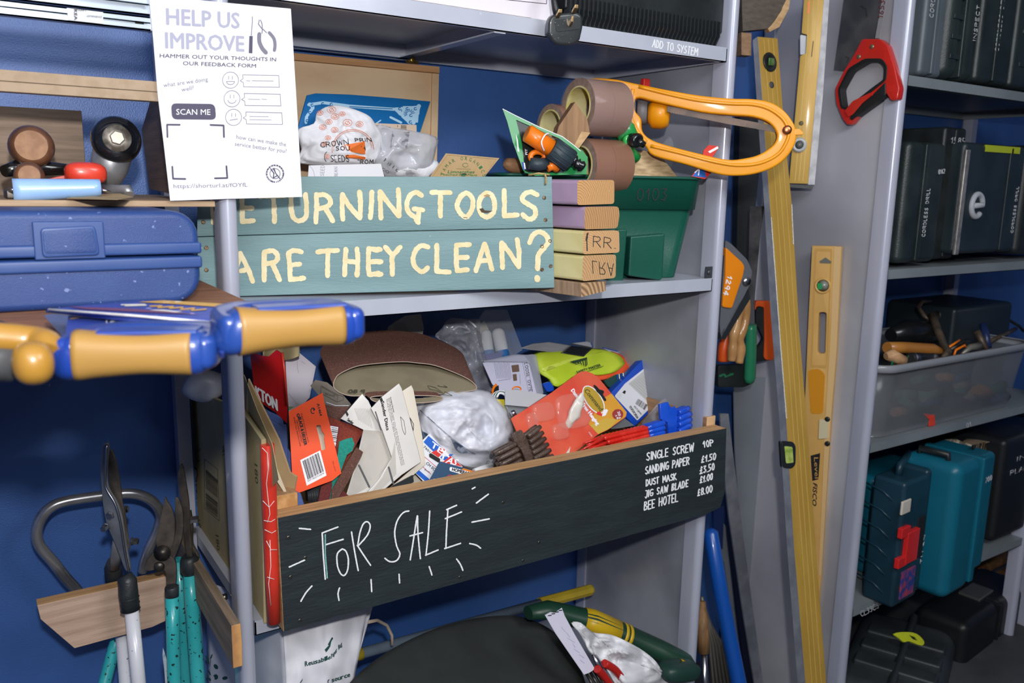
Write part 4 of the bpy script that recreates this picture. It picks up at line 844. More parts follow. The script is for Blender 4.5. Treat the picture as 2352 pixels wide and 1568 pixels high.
obj('filling', crumple(W(950, 385, 1.50), (.05, .02, .022), 4, amp=.6, fr=30), mat('white_fill', 'e6e8ee', rough=.5, bump=.8, bsc=90), pbg)
s_ = Surf(dep2, 680, 200, 4.9, .0014)
random.seed(3)
for i in range(22): y = 495 + i * 9; s_.line([(1085 - i * 1.2, y), (1278 - i * 1.4, y + 5)], random.choice((2, 3, 5)), 0)
s_.text('HITE', (985, 830), (1150, 960), (1015, 790), 0, .03); s_.text('CO', (960, 930), (1040, 975), (975, 900), 0); s_.done('print', mat('grey_print', '6d6f78', rough=.6), pbg)
ev = thing('envelope', 'small white envelope with faint handwriting, standing behind the sign', 'envelope')
pl = tilt(790, 395, 1.43, 6, 8); slab('paper', [q(*a_) for a_ in ((145, 880), (955, 862), (1005, 1060), (130, 1070))], pl, .0015, mat('envelope_paper', 'dedee4', rough=.65), ev)
p = CP(pl, 680, 200, 4.9); p.line([(150, 882), (190, 930), (215, 1020)], 3, 0); p.hand('SEED', (310, 1000), (320, 880), (270, 1000), 4, 0, 2); p.hand('BEAN', (465, 1010), (465, 900), (430, 1010), 4, 0, 2); p.done('handwriting', mat('pencil_grey', '8c8d98', rough=.7), ev)
sp = thing('seed_packet', 'brown kraft seed packet printed TAMAR ORGANICS in green, right of the bags', 'packet')
pl = tilt(1070, 385, 1.34, -15, 30); KP = mat('kraft_packet', 'b0946c', rough=.7, c2='a88b62', sc=20)
slab('packet', [(1024, 352), (1147, 363), (1108, 412), (985, 410)], pl, .002, KP, sp)
p = CP(pl, 680, 200, 4.9, .0005); GI = mat('green_ink', '2f6a3a', rough=.7)
arctext(p, 'TAMAR ORGANICS', 1880, 1045, 222, -163, -12, 42, 0)
p.text('Limnanthes', (1705, 970), (2005, 972), (1715, 935), 0, .03); p.text('Poached-Egg Plant', (1625, 995), (2035, 1002), (1632, 972), 0, .03); p.line(arc(1905, 880, 32, 24, 0, 330), 4, 0); p.line([(1805, 920), (1965, 925)], 3, 0); p.line([(1530, 1015), (1705, 765), (2255, 812), (2120, 1005)], 3, 1); p.poly(arc(1890, 995, 34, 24, 180, 360), 2)
p.done('print', [GI, mat('kraft_line', '7d6a4c', rough=.7), mat('dark_spot', '23301f', rough=.7)], sp)
# ------------------------------------------------------------ bracket boards and loppers, lower left
PINKW = wood('planed_board', 'c4a893', 'a78b78', axis=0, sc=6, k=16); PALEW = wood('board_edge', 'c29a6c', 'a97f52', axis=0)
yA = 1.50; pa = PLY(yA)
b1 = thing('bracket_board', 'short planed board with a cut corner, holding the loppers off the blue wall', 'board')
zt = pa.at(85, 1392).z
P3 = [pa.at(*a_) for a_ in ((85, 1390), (430, 1312), (436, 1400), (350, 1440), (171, 1489), (93, 1422))]
mb = MB(); mb.prism(P3, (0, .026, 0), 0, mside=1); obj('board', mb, [PINKW, PALEW], b1, bevel=.0012)
b2 = thing('bracket_board', 'thick board end-on beside the upright, its sawn end facing out', 'board')
xB = .283; f_ = PX(531, 1437, xB); zt2 = f_.z; zb2 = PX(536, 1536, xB).z
wd = PY(553, 1432, f_.y).x - f_.x
P3 = [V((xB, f_.y, zt2)), V((xB + wd, f_.y, zt2)), V((xB + wd + .001, f_.y, (zt2 + zb2) / 2)), V((xB + wd, f_.y, zb2)), V((xB, f_.y, zb2))]
mb = MB(); mb.prism(P3, (0, 1.66 - f_.y, 0), 0, mside=1)
obj('board', mb, [rings('board_end', 'c19059', 'a8784a', 45, (.05, .02, .76)), wood('board_side', '93806a', '6f5f4e', axis=1, sc=7)], b2, bevel=.0012)
# bent steel tube
c = CR(60, 1000, 5.2275)
tube = [(850, 2270), (640, 1900), (470, 1700), (330, 1520), (170, 1330), (125, 1180), (150, 1050), (220, 930), (330, 840), (470, 790), (700, 750), (1000, 715), (1230, 695), (1400, 725), (1530, 800), (1600, 900), (1615, 1000), (1560, 1180), (1480, 1350), (1420, 1520), (1400, 1640)]
P3 = [W(*c(*a_), 1.60) for a_ in spline(tube, 4)]
st = thing('tube_handle', 'bent bare steel tube forming a rounded loop against the blue wall', 'handle')
obj('tube', MB().tube(P3, .0095, 18), mat('polished_tube', 'b0b0b4', rough=.24, metal=.8, c2='85858a', sc=20), st)
# loppers
LW = mat('white_enamel', 'd5d6de', rough=.3, coat=.4, c2='cfd0d8', sc=10, speck='3c3a38', spt=.70, spsc=110); LT = mat('teal_enamel', '2fa5a8', rough=.35, coat=.3, c2='3aaeb2', sc=10, speck='1f2f30', spt=.62, spsc=120)
BLADE = mat('blade_steel', '8b8f96', rough=.36, metal=.4, c2='6f737a', sc=14); BLADED = mat('blade_dark', '47413c', rough=.45, metal=.3, c2='5d554e', sc=45)
RUB = mat('black_sleeve', '24282b', rough=.45, bump=.3, bsc=200, c2='2f3437', sc=40)
def plate(name, pts, pl, th, m, par, bev=.0006): return slab(name, [c(*a_) for a_ in spline(pts, 4, True)], pl, th, m, par, bev=bev)
def nut(px, py, y, r, par, name='nut', d=.006, ax=(-.45, -.85, 0)):
    o_ = W(*c(px, py), y); return obj(name, MB().lathe([(r * 1.25, 0), (r * 1.25, .0015), (r, .0015), (r, d), (r * .8, d + .001), (0, d + .001)], o_, ax, 6, sm=False), CHROME, par)
l1 = thing('loppers', 'white handled loppers with long bright blades, leftmost of the cutters', 'loppers')
yL = 1.455
pf = tilt(*c(960, 700), yL, -38, 0); pb_ = Plane(pf.o + V((.0, .012, 0)), pf.n)
plate('blade', [(1010, 165), (1055, 250), (1090, 380), (1125, 600), (1150, 800), (1190, 1000), (1215, 1200), (1235, 1350), (1180, 1400), (1130, 1100), (1060, 900), (1000, 600), (985, 350)], pb_, .004, BLADED, l1)
plate('blade', [(945, 88), (985, 110), (975, 250), (960, 480), (985, 640), (1080, 800), (1135, 950), (1170, 1150), (1210, 1400), (1245, 1600), (1190, 1610), (1110, 1400), (1050, 1260), (990, 1120), (960, 1040), (920, 800), (895, 500), (890, 300), (905, 150)], pf, .005, BLADE, l1)
obj('blade_edge', MB().tube([pf.at(*c(*a_), .002) for a_ in spline([(975, 110), (965, 350), (955, 560), (985, 660), (1070, 800), (1120, 950), (1155, 1130), (1195, 1400), (1240, 1620)], 4)], .0022, 8), mat('bright_steel', 'a9a9ae', rough=.3, metal=1), l1)
obj('shank', MB().tube([W(*c(1090, 1250), yL + .02), W(*c(1075, 1450), yL + .04), W(*c(1060, 1600), yL + .055)], [.007, .009, .009], 10, flat=.5), BLADE, l1)
nut(1010, 960, yL - .004, .006, l1, 'bolt', .004); nut(960, 1090, yL - .006, .0055, l1, 'nut', .012); nut(1190, 885, yL + .012, .006, l1, 'bolt', .004, (.9, -.4, 0)); nut(1265, 1270, yL, .006, l1, 'nut', .01, (.9, -.4, 0))
c2_ = CR(60, 1270, 5.2625)
def W2(x, y, yy): return W(*c2_(x, y), yy)
s1_ = obj('sleeve', MB().tube([W2(1185, 270, yL - .002), W2(1225, 340, yL - .006), W2(1235, 480, yL - .008), W2(1262, 690, yL - .012)], [.0125, .0150, .0158, .0148], 20), RUB, l1)
for y in (540, 610, 680): obj('sleeve_ring', MB().lathe([(.0158, -.001), (.0163, 0), (.0158, .001)], W2(1240 + (y - 480) * .105, y, yL - .009), (W2(1262, 690, yL - .012) - W2(1235, 480, yL - .008)), 20), RUB, s1_)
obj('handle', MB().tube([W2(1275, 690, yL - .012), W2(1360, 1568, yL - .03), W2(1390, 2000, yL - .04)], [.0112, .0118, .0118], 20), LW, l1)
obj('sleeve', MB().tube([W2(1060, 100, yL + .07), W2(1050, 180, yL + .085), W2(1072, 400, yL + .09)], [.011, .0145, .0145], 18), RUB, l1)
obj('handle', MB().tube([W2(1075, 400, 1.545), W2(1160, 1000, 1.545), W2(1205, 1568, 1.52), W2(1240, 2000, 1.50)], .0115, 20), LW, l1)
l2 = thing('loppers', 'teal handled loppers with short rusty bypass blades, middle of the cutters', 'loppers')
yM = 1.42; pf = tilt(*c(1680, 1100), yM, -20, 0)
plate('blade', [(1665, 745), (1700, 800), (1750, 880), (1780, 980), (1785, 1100), (1770, 1280), (1700, 1400), (1600, 1380), (1560, 1280), (1590, 1100), (1635, 900)], pf, .005, BLADED, l2)
plate('hook_blade', [(1790, 760), (1830, 760), (1865, 850), (1885, 1000), (1875, 1200), (1820, 1370), (1760, 1500), (1700, 1450), (1770, 1280), (1800, 1100), (1790, 950)], Plane(pf.o + V((0, .006, 0)), pf.n), .007, BLADED, l2)
pf2 = Plane(pf.o - pf.n * .0045, pf.n)
slab('shank', [c2_(*a_) for a_ in spline([(1500, 30), (1600, -20), (1700, 20), (1790, 80), (1815, 200), (1800, 420), (1700, 420), (1690, 260), (1640, 180), (1580, 190), (1500, 215), (1430, 190)], 4, True)], pf2, .008, BLADED, l2, bev=.001)
o_ = pf.at(*c(1640, 1400), .002)
obj('pivot_bolt', MB().lathe([(.0135, 0), (.0135, .003), (.009, .004), (.009, .007), (0, .0075)], o_, pf.n, 18), DSTEEL, l2)
obj('bolt', MB().lathe([(.009, 0), (.008, .003), (0, .004)], pf2.at(*c2_(1610, 160), .001), pf.n, 12), DSTEEL, l2)
obj('sleeve', MB().tube([W2(1758, 400, yM - .006), W2(1760, 420, yM - .006), W2(1762, 525, yM - .008)], [.0105, .0115, .0112], 18), RUB, l2)
obj('handle', MB().tube([W2(1764, 525, yM - .008), W2(1775, 1000, yM - .015), W2(1790, 1568, yM - .03), W2(1800, 2000, yM - .04)], .0112, 20), LT, l2)
obj('handle', MB().tube([W2(1190, 800, 1.57), W2(1060, 1150, 1.56), W2(950, 1568, 1.54), W2(850, 1900, 1.52)], .0112, 18), LT, l2)
l3 = thing('loppers', 'teal handled loppers with a long dark curved blade, beside the steel upright', 'loppers')
yN = 1.44; pf = tilt(*c(1880, 900), yN, -45, 0)
plate('blade', [(1860, 345), (1885, 420), (1915, 600), (1945, 800), (1955, 1000), (1975, 1250), (1985, 1480), (1940, 1480), (1900, 1250), (1890, 1050), (1870, 850), (1835, 650), (1820, 480), (1840, 370)], pf, .0045, BLADED, l3)
nut(1975, 1010, yN, .0065, l3, 'nut', .012, (.95, -.3, 0))
plate('counter_blade', [(1960, 900), (1990, 1100), (1990, 1300), (2060, 1440), (2040, 1560), (1930, 1560), (1880, 1450), (1950, 1300), (1955, 1100)], Plane(pf.o + V((.006, .012, 0)), pf.n), .006, BLADED, l3)
obj('sleeve', MB().tube([W2(1960, 30, yN), W2(1975, 80, yN), W2(1978, 200, yN - .002), W2(1985, 245, yN - .002)], [.012, .0158, .0158, .0125], 20), RUB, l3)
obj('handle', MB().tube([W2(1987, 240, yN - .002), W2(2005, 600, yN - .01), W2(2080, 1568, yN - .03), W2(2110, 2000, yN - .04)], .0122, 20), LT, l3)
obj('handle', MB().tube([W2(1830, 80, yN + .05), W2(1900, 800, yN + .06), W2(1925, 1568, yN + .05), W2(1940, 2000, yN + .04)], .0112, 18), LT, l3)
t_ = thing('torn_label', 'curled torn label hanging off the teal handle, low on the left', 'label')
pl = tilt(*c2_(1700, 1350), 1.41, 10, 0); slab('scrap', [c2_(*a_) for a_ in ((1655, 1145), (1675, 1200), (1700, 1290), (1725, 1400), (1720, 1600), (1685, 1600), (1670, 1400), (1650, 1250))], pl, .0008, mat('torn_sticker', 'b9c3cb', rough=.5, c2='5f8396', sc=60), t_)

# ------------------------------------------------------------ paper carrier bag below the tray
BAGP = mat('bag_paper_white', 'dcdbe2', rough=.6, c2='d4d3dc', sc=5, bump=.35, bsc=18)
bag = thing('carrier_bag', 'white reusable paper carrier bag with green lettering under the FOR SALE board', 'bag')
c = CR(560, 1380, 6.918); yg = 1.30
def bagsurf(x, y): return yg + .012 * noise.noise(V((x * .018, y * .018, 3))) - .010 * abs(noise.noise(V((x * .03, y * .012, 8)))) + max(0, (x - 780)) * .0004
quad = [(648, 1395), (850, 1370), (806, 1600), (660, 1620)]
mb = MB(); mb.grid(lambda u, v: (lambda x, y: W(x, y, bagsurf(x, y)))(*[(quad[0][i] * (1 - u) + quad[1][i] * u) * (1 - v) + (quad[3][i] * (1 - u) + quad[2][i] * u) * v for i in (0, 1)]), 26, 26)
obj('front_panel', mb, BAGP, bag, solid=.0008)
quad2 = [(474, 1335), (648, 1395), (660, 1620), (478, 1600)]
def side(u, v):
    x, y = [(quad2[0][i] * (1 - u) + quad2[1][i] * u) * (1 - v) + (quad2[3][i] * (1 - u) + quad2[2][i] * u) * v for i in (0, 1)]
    return W(x, y, bagsurf(x, y) * u + (1.60 + .01 * noise.noise(V((x * .03, y * .03, 1)))) * (1 - u) + .012 * math.sin(u * 7))
mb = MB().grid(side, 20, 20); obj('side_panel', mb, mat('bag_paper_side', 'c9ccd6', rough=.6, c2='c0c4d0', sc=5, bump=.3, bsc=18), bag, solid=.0008)
mb = MB().grid(lambda u, v: (lambda x, y: W(x, y, 1.36 + .01 * noise.noise(V((x * .03, y * .03, 5)))))(848 - 52 * v + u * 14 * (1 - v), 1372 + 230 * v), 4, 16); obj('gusset', mb, BAGP, bag, solid=.0008)
GR2 = mat('bag_green_ink', '1f4a44', rough=.6)
s_ = Surf(bagsurf, 560, 1380, 6.918, .0018)
for i, ch in enumerate('Reusable'): s_.text(ch, (975 + i * 52, 1035 - i * 12 - (i > 4) * (i - 4) * 5), (1018 + i * 52, 1025 - i * 14 - (i > 4) * (i - 4) * 5), (970 + i * 52, 955 - i * 10 - (i > 4) * (i - 4) * 5), 0, .05)
for i, ch in enumerate('Paper Bag'):
    if ch != ' ': x, y = 1395 + i * 19, 915 - i * 24; s_.text(ch, (x, y), (x + 16, y - 18), (x - 8, y - 75), 0, .04)
for i, ch in enumerate('source'): s_.text(ch, (1400 + i * 50, 1290 - i * 16), (1440 + i * 50, 1277 - i * 16), (1393 + i * 50, 1215 - i * 16), 0, .05)
s_.text('r', (1335, 1300), (1360, 1290), (1335, 1225), 0, .05)
s_.poly([(1285, 770), (1310, 765), (1350, 700), (1335, 690), (1400, 572), (1422, 590), (1390, 640), (1375, 720), (1350, 760), (1310, 812)], 0)
s_.poly([(890, 1301), (915, 1260), (940, 1225), (930, 1265), (905, 1301)], 0)
s_.done('lettering', GR2, bag)
def sidesurf(x, y):
    v = (y - 1335) / 270; xl, xr_ = 474 + 4 * v, 648 + 12 * v; u = min(1, max(0, (x - xl) / (xr_ - xl))); return side(u, min(1, max(0, (y - (1335 * (1 - u) + 1395 * u)) / (265 * (1 - u) + 225 * u)))).y
s_ = Surf(sidesurf, 380, 1260, 5.09, .0018)
for ax_, ay, bx, by, w_ in ((470, 1245, 510, 1350, 22), (525, 1290, 548, 1230, 16), (570, 1350, 610, 1405, 44), (500, 1415, 528, 1480, 18), (480, 1460, 530, 1545, 30), (585, 1465, 590, 1530, 58), (690, 1490, 700, 1530, 64), (520, 1380, 530, 1280, 5)):
    cx, cy = (ax_ + bx) / 2, (ay + by) / 2; L_ = math.hypot(bx - ax_, by - ay) / 2; an = math.atan2(by - ay, bx - ax_)
    s_.poly([(cx + L_ * math.cos(t) * math.cos(an) - w_ / 2 * math.sin(t) * math.sin(an), cy + L_ * math.cos(t) * math.sin(an) + w_ / 2 * math.sin(t) * math.cos(an)) for t in [i * math.pi / 7 for i in range(14)]], 0)
s_.done('leaf_print', GR2, bag)
obj('cord_handle', MB().tube([W(*a_, y_) for a_, y_ in (((846, 1428), 1.38), ((866, 1424), 1.42), ((888, 1435), 1.44), ((900, 1458), 1.45), ((901, 1480), 1.45))], .0032, 10), mat('paper_cord', 'bfae9f', rough=.8), bag)
# ------------------------------------------------------------ FOR SALE tray
BLKP = mat('blackboard_paint', '20282c', rough=.62, c2='262f33', sc=9, stretch=(1, 1, 5), bump=.5, bsc=50, speck='59646a', spt=.78, spsc=60)
PINE = wood('tray_pine', 'c39c70', 'a67d52', axis=0, sc=10)
tr = thing('sale_tray', 'black painted wooden tray front lettered FOR SALE with a handwritten price list', 'tray')
FB = PLY(1.212)
P3 = [FB.at(*a_) for a_ in ((637, 1190), (1669, 983.5), (1665, 1130), (1655, 1165), (1625, 1180), (651, 1451))]
mb = MB(); mb.prism(P3, (0, .036, 0), 0, mside=1); obj('front_board', mb, [BLKP, PINE], tr, bevel=.0008, seg=1)
fz = lambda x: FB.at(x, 1190 - (x - 637) * .2).z
x0, x1 = P3[0].x, P3[1].x; z0_ = P3[5].z; zt_ = P3[0].z
EGT = rings('tray_end_grain', 'cfa06c', 'b0804c', 65, (-.4, 0, .6))
EGT2 = rings('tray_end_pale', 'd2ad82', 'c49a6c', 40, (-1.3, 0, .5))
a = W(632, 1190, 1.25); b = W(690, 1190, 1.25); t2 = W(640, 1137, 1.25).z
for (xa, xb, zt2_, eg, lab) in ((x0 + .004, x0 + .046, t2, EGT, None), (W(1623, 960, 1.25).x, x1 + .004, W(1640, 954, 1.25).z, EGT2, None)):
    mb = MB(); v = [V((xa, 1.2485, z0_ + .0)), V((xb, 1.2485, z0_)), V((xb, 1.2485, zt2_)), V((xa, 1.2485, zt2_))]
    mb.prism(v, (0, .37, 0), 0, mside=1); obj('side_timber', mb, [eg, wood('tray_side', 'b08a66', '8d6a4a', axis=1)], tr, bevel=.0025)
obj('bottom', MB().box((x0 + .01, 1.249, -.702), (1.335, 1.61, -.696)), wood('tray_ply', '8d7355', '7a6246', axis=0), tr)
obj('back_board', MB().box((x0 + .05, 1.61, z0_ + .001), (1.335, 1.622, z0_ + .15)), PINE, tr)
p = CP(FB, 580, 1100, 3.267, .0005); CW = 11
for st in ([(525, 402), (640, 358)], [(522, 402), (530, 560), (545, 750)], [(545, 492), (680, 450)]): p.line(st, CW, 0, .12)
p.line([(545, 415), (545, 560), (557, 700), (560, 740)], 10, 1, .2)
p.line([(672, 522), (635, 560), (635, 640), (655, 700), (685, 722), (712, 680), (718, 600), (700, 540), (672, 522)], CW, 0, .12, sp=4)
for st in ([(742, 395), (765, 540), (792, 685)], [(790, 485), (805, 400), (830, 335), (860, 318), (882, 350), (860, 420), (790, 500)], [(785, 495), (840, 580), (885, 645)],
    [(1172, 238), (1130, 250), (1085, 310), (1065, 400), (1080, 500), (1105, 560), (1080, 610), (1030, 618), (992, 592)],
    [(1182, 605), (1205, 460), (1235, 275)], [(1238, 275), (1240, 400), (1258, 595)], [(1180, 425), (1275, 400)], [(1328, 238), (1318, 400), (1300, 570)], [(1298, 570), (1392, 530)],
    [(1465, 225), (1455, 380), (1450, 515)], [(1455, 228), (1530, 195)], [(1445, 295), (1567, 245)], [(1440, 520), (1560, 480)]): p.line(st, CW, 0, .12, sp=3)
for st in ([(350, 368), (435, 376)], [(275, 658), (390, 606)], [(445, 800), (400, 850), (362, 915)], [(652, 815), (640, 860), (648, 908)], [(888, 752), (893, 842)], [(1098, 712), (1102, 778)], [(1325, 655), (1345, 718)], [(1530, 598), (1560, 640), (1577, 683)],
    [(1628, 482), (1680, 495), (1710, 517)], [(1645, 322), (1775, 297)], [(1678, 178), (1768, 112)], [(1647, 72), (1668, 60)]): p.line(st, 11, 0, .15, sp=2)
p.c = (900, 700, 2.94)
for t_, bl, br, tl in (('SINGLE SCREW', (1720, 1050), (2035, 985), (1722, 998)), ('SANDING PAPER', (1710, 1142), (2005, 1075), (1712, 1092)), ('DUST MASK', (1716, 1222), (1918, 1178), (1716, 1180)), ('JIG SAW BLADE', (1710, 1300), (1998, 1225), (1712, 1255)), ('BEE HOTEL', (1704, 1385), (1928, 1325), (1706, 1330)),
    ('10P', (2105, 962), (2170, 948), (2100, 922)), ('£1.50', (2088, 1065), (2185, 1042), (2090, 1022)), ('£3.50', (2078, 1140), (2175, 1112), (2080, 1095)), ('£1.00', (2078, 1202), (2163, 1178), (2080, 1160)), ('£8.00', (2062, 1290), (2160, 1262), (2064, 1245))):
    p.hand(t_, bl, br, tl, 8, 0, 1.5)
p.done('lettering', [CHALK, mat('teal_chalk', '7fb5ae', rough=.8)], tr)
p = CP(FB, 580, 1100, 3.267, .0002)
for x, y in ((270, 438), (395, 590), (285, 735), (355, 1060), (1880, 175), (2150, 475), (2030, 610), (1555, 735)): obj('screw', MB().lathe([(.0032, 0), (.0028, .0006), (.001, .0003), (0, .0003)], p.at(x, y), FB.n, 10), SCREW, tr)

# ------------------------------------------------------------ stock in the tray
c0 = CR(400, 700, 3.137); c1 = CR(560, 740, 5.2275); c2 = CR(900, 700, 5.2275); c3 = CR(1200, 740, 4.9); c4 = CR(900, 880, 5.2275)
def card(name, label, cat, pts, pl, th, m, group=None, bev=0, holes=()):
    t_ = thing(name, label, cat, group); slab('sheet', pts, pl, th, m, t_, bev=bev, holes=holes); return t_
def mp(cf, pts): return [cf(*a_) for a_ in pts]
KS = mat('sandpaper_back', 'b3a57e', rough=.85, c2='a89a74', sc=12, bump=.15, bsc=300); KL = mat('kraft_light', 'b39a74', rough=.8, c2='a68d68', sc=12)
GRIT = mat('brown_grit', '5a3b33', rough=.85, c2='6a483d', sc=400, bump=.6, bsc=600, speck='9a7a68', spt=.66, spsc=500); RGRIT = mat('red_grit', '8a3a2a', rough=.85, c2='7a3226', sc=300, bump=.5, bsc=500)
DGR = mat('dark_red_grit', '6b2b2b', rough=.85, c2='5a2424', sc=300, bump=.5, bsc=500)
PRT = mat('sandpaper_print', '4a4a3c', rough=.8)
# big kraft pack at the left, standing on the shelf edge
PX1 = PLX(.352)
kp = thing('sandpaper_pack', 'thick kraft pack of 180 grit sandpaper sheets seen edge-on behind the upright', 'sandpaper')
q_ = [(436, 893), (470, 905), (512, 925), (545, 930), (600, 1010), (606, 1432), (585, 1390), (520, 1310), (470, 1262), (443, 1195)]
mb = MB(); mb.prism([PX1.at(*a_) for a_ in q_], (.008, 0, 0)); obj('sheets', mb, KS, kp, bevel=.001)
obj('loose_sheet', MB().prism([PLX(.348).at(*a_) for a_ in ((443, 1254), (452, 1208), (478, 1256))], (.0008, 0, 0)), KL, kp)
obj('loose_sheet', MB().prism([PLX(.362).at(*a_) for a_ in ((520, 850), (560, 860), (590, 940), (625, 1020), (640, 1100), (600, 1150), (540, 1100))], (.0008, 0, 0)), KS, kp)
p = CP(PX1, 380, 1020, 5.6, .0006)
for bl, br, tl in (((735, 145), (742, 10), (775, 140)), ((405, 950), (430, 1140), (450, 955)), ((650, 1160), (665, 1365), (690, 1155)), ((1150, 240), (1160, 500), (1190, 245))): p.text('180', bl, br, tl, 0, 0, .2)
p.line([(505, 190), (675, 320), (700, 985), (505, 825), (505, 190)], 4, 0)
random.seed(5)
for i in range(34): t = i / 34; y = 330 + 480 * t + (20 if t > .5 else 0); p.line([(525, y), (675, y + 135 - 20 * t)], random.choice((3, 5, 8)) if abs(t - .52) > .04 else .5, 0)
p.text('Carter', (375, 290), (380, 790), (425, 300), 0, .02, .2); p.line([(385, 60), (440, 90), (455, 60), (430, 50)], 6, 0); p.line([(395, 90), (390, 160), (430, 220), (460, 200)], 6, 0)
p.done('print', PRT, kp)
t_ = thing('plastic_bag', 'white plastic bag crumpled behind the kraft sandpaper pack, left of the upright', 'bag')
obj('film', crumple(W(478, 885, 1.55), (.05, .03, .03), 8, fr=20), mat('white_film', 'c9ccd8', rough=.3, bump=.5, bsc=60), t_)
# red taped tube
rt = thing('taped_roll', 'roll of papers wrapped in cracked red tape, standing at the left end of the tray', 'roll')
obj('roll', MB().tube([W(614, 1020, 1.225), W(617, 1100, 1.225), W(624, 1300, 1.225), W(629, 1428, 1.225)], [.0105, .0118, .0110, .0105], 18), mat('cracked_red_tape', 'd63a2c', rough=.35, c2='cb3426', sc=20, coat=.2), rt)
cr = MB()
for st in ([(602, 1028), (614, 1040), (616, 1075), (612, 1110), (615, 1140), (620, 1180), (614, 1200)], [(604, 1150), (618, 1165), (630, 1150)], [(606, 1195), (622, 1198), (632, 1192)], [(608, 1216), (624, 1224), (634, 1218)], [(612, 1242), (622, 1262), (636, 1262)], [(620, 1240), (622, 1300), (617, 1340), (622, 1390)], [(614, 1325), (630, 1330)]):
    cr.tube([W(x, y, 1.2125) for x, y in st], .0006, 5)
obj('cracks', cr, mat('crack_white', 'e8d8d4', rough=.8), rt)
# kraft sheets and blue sheets behind it
pl = tilt(620, 1000, 1.33, -55, 0)
t_ = card('sandpaper_sheet', 'kraft sandpaper sheets with torn edges leaning behind the red taped roll', 'sandpaper', [(570, 870), (600, 930), (640, 1010), (665, 1085), (681, 1095), (671, 1150), (690, 1180), (690, 1240), (600, 1260), (560, 1000)], tilt(640, 1100, 1.29, -50, 0), .004, KL)
p = Print(tilt(640, 1100, 1.289, -50, 0)); p.hand('WN', (602, 992), (614, 1000), (600, 978), 1.6, 0, .5); p.done('print', PRT, t_)
t_ = card('sandpaper_sheet', 'pale corner of sandpaper folded over, beside the pine block', 'sandpaper', [(632, 1066), (642, 1090), (660, 1135), (668, 1150), (664, 1148), (630, 1095)], tilt(650, 1110, 1.262, -30, 0), .001, mat('cream_sheet', 'd4c7ae', rough=.8))
BSP = mat('blue_sandpaper', '5a6fa8', rough=.85, c2='5064a0', sc=40, bump=.4, bsc=400)
t_ = thing('sandpaper_sheets', 'wad of wavy edged blue sandpaper left of the orange card', 'sandpaper')
for k, (pts) in enumerate((((585, 905), (607, 938), (640, 955), (651, 972), (640, 990), (700, 1100), (660, 1080), (640, 1030)), ((588, 912), (610, 950), (640, 968), (652, 975), (659, 985), (660, 1090), (640, 1040)), ((590, 925), (612, 958), (645, 980), (657, 1000), (662, 1120), (640, 1060)))):
    slab('sheet', spline(list(pts), 3, True), tilt(630, 1000, 1.36 - .006 * k, -40, 0), .001, BSP, t_)
slab('sheet', [(672, 1125), (690, 1135), (704, 1180), (690, 1200), (682, 1200)], tilt(690, 1160, 1.275, -30, 0), .004, BSP, t_)
# red carton and white card
rb = thing('red_carton', 'red glossy carton printed with large white letters, top left of the tray', 'box')
RC = mat('red_gloss_card', 'b5141c', rough=.25, coat=.5)
slab('face', mp(c1, [(70, 340), (200, 400), (300, 410), (390, 330), (450, 370), (525, 985), (515, 1210), (380, 1080), (200, 960), (130, 850)]), tilt(*c1(300, 700), 1.42, -40, 0), .002, RC, rb)
p = CP(tilt(*c1(300, 700), 1.4185, -40, 0), 560, 740, 5.2275); p.text('KTON', (150, 900), (405, 1060), (140, 755), 0, .06); p.done('lettering', WHITE, rb)
obj('spine', MB().tube([tilt(*c1(300, 700), 1.418, -40, 0).at(*c1(*a_)) for a_ in ((462, 365), (490, 600), (520, 990))], .0022, 8), mat('red_spine', 'c0392b', rough=.4), rb)
slab('black_edge', mp(c1, [(512, 985), (530, 985), (560, 1600), (540, 1700), (525, 1300)]), tilt(*c1(530, 1200), 1.40, -30, 0), .003, INK, rb)
wc = card('white_card', 'plain white folded card behind the orange card', 'card', mp(c1, [(500, 440), (560, 440), (660, 360), (865, 530), (790, 905), (640, 1060), (530, 1100), (525, 900)]), tilt(*c1(650, 700), 1.46, 5, 0), .0015, mat('lilac_white_card', 'cfc9d4', rough=.6))
p = CP(tilt(*c1(650, 700), 1.459, 5, 0), 560, 740, 5.2275); p.line([(640, 455), (645, 560), (660, 610)], 3); p.line([(690, 465), (740, 500)], 3); p.poly([(535, 1010), (600, 1010), (535, 1060)], 1); p.line([(540, 850), (600, 930), (650, 990)], 3, 2); p.done('print', [mat('faint_line', 'a08f98', rough=.7), mat('pale_green', '7f9a62', rough=.7), mat('faint_green', 'a9b39c', rough=.7)], wc)
t_ = thing('kraft_roll', 'curled sheet of kraft paper under the nearer saw handle', 'paper')
plk = tilt(*c1(500, 300), 1.44, 0, 0)
obj('curl', MB().grid(lambda u, v: W(*c1(230 + 440 * u, 400 - 220 * v + 60 * math.sin(u * 3.1) * (1 - v)), 1.44 + .03 * math.sin(u * 5) + .02 * v), 20, 8), KS, t_, solid=.0006)
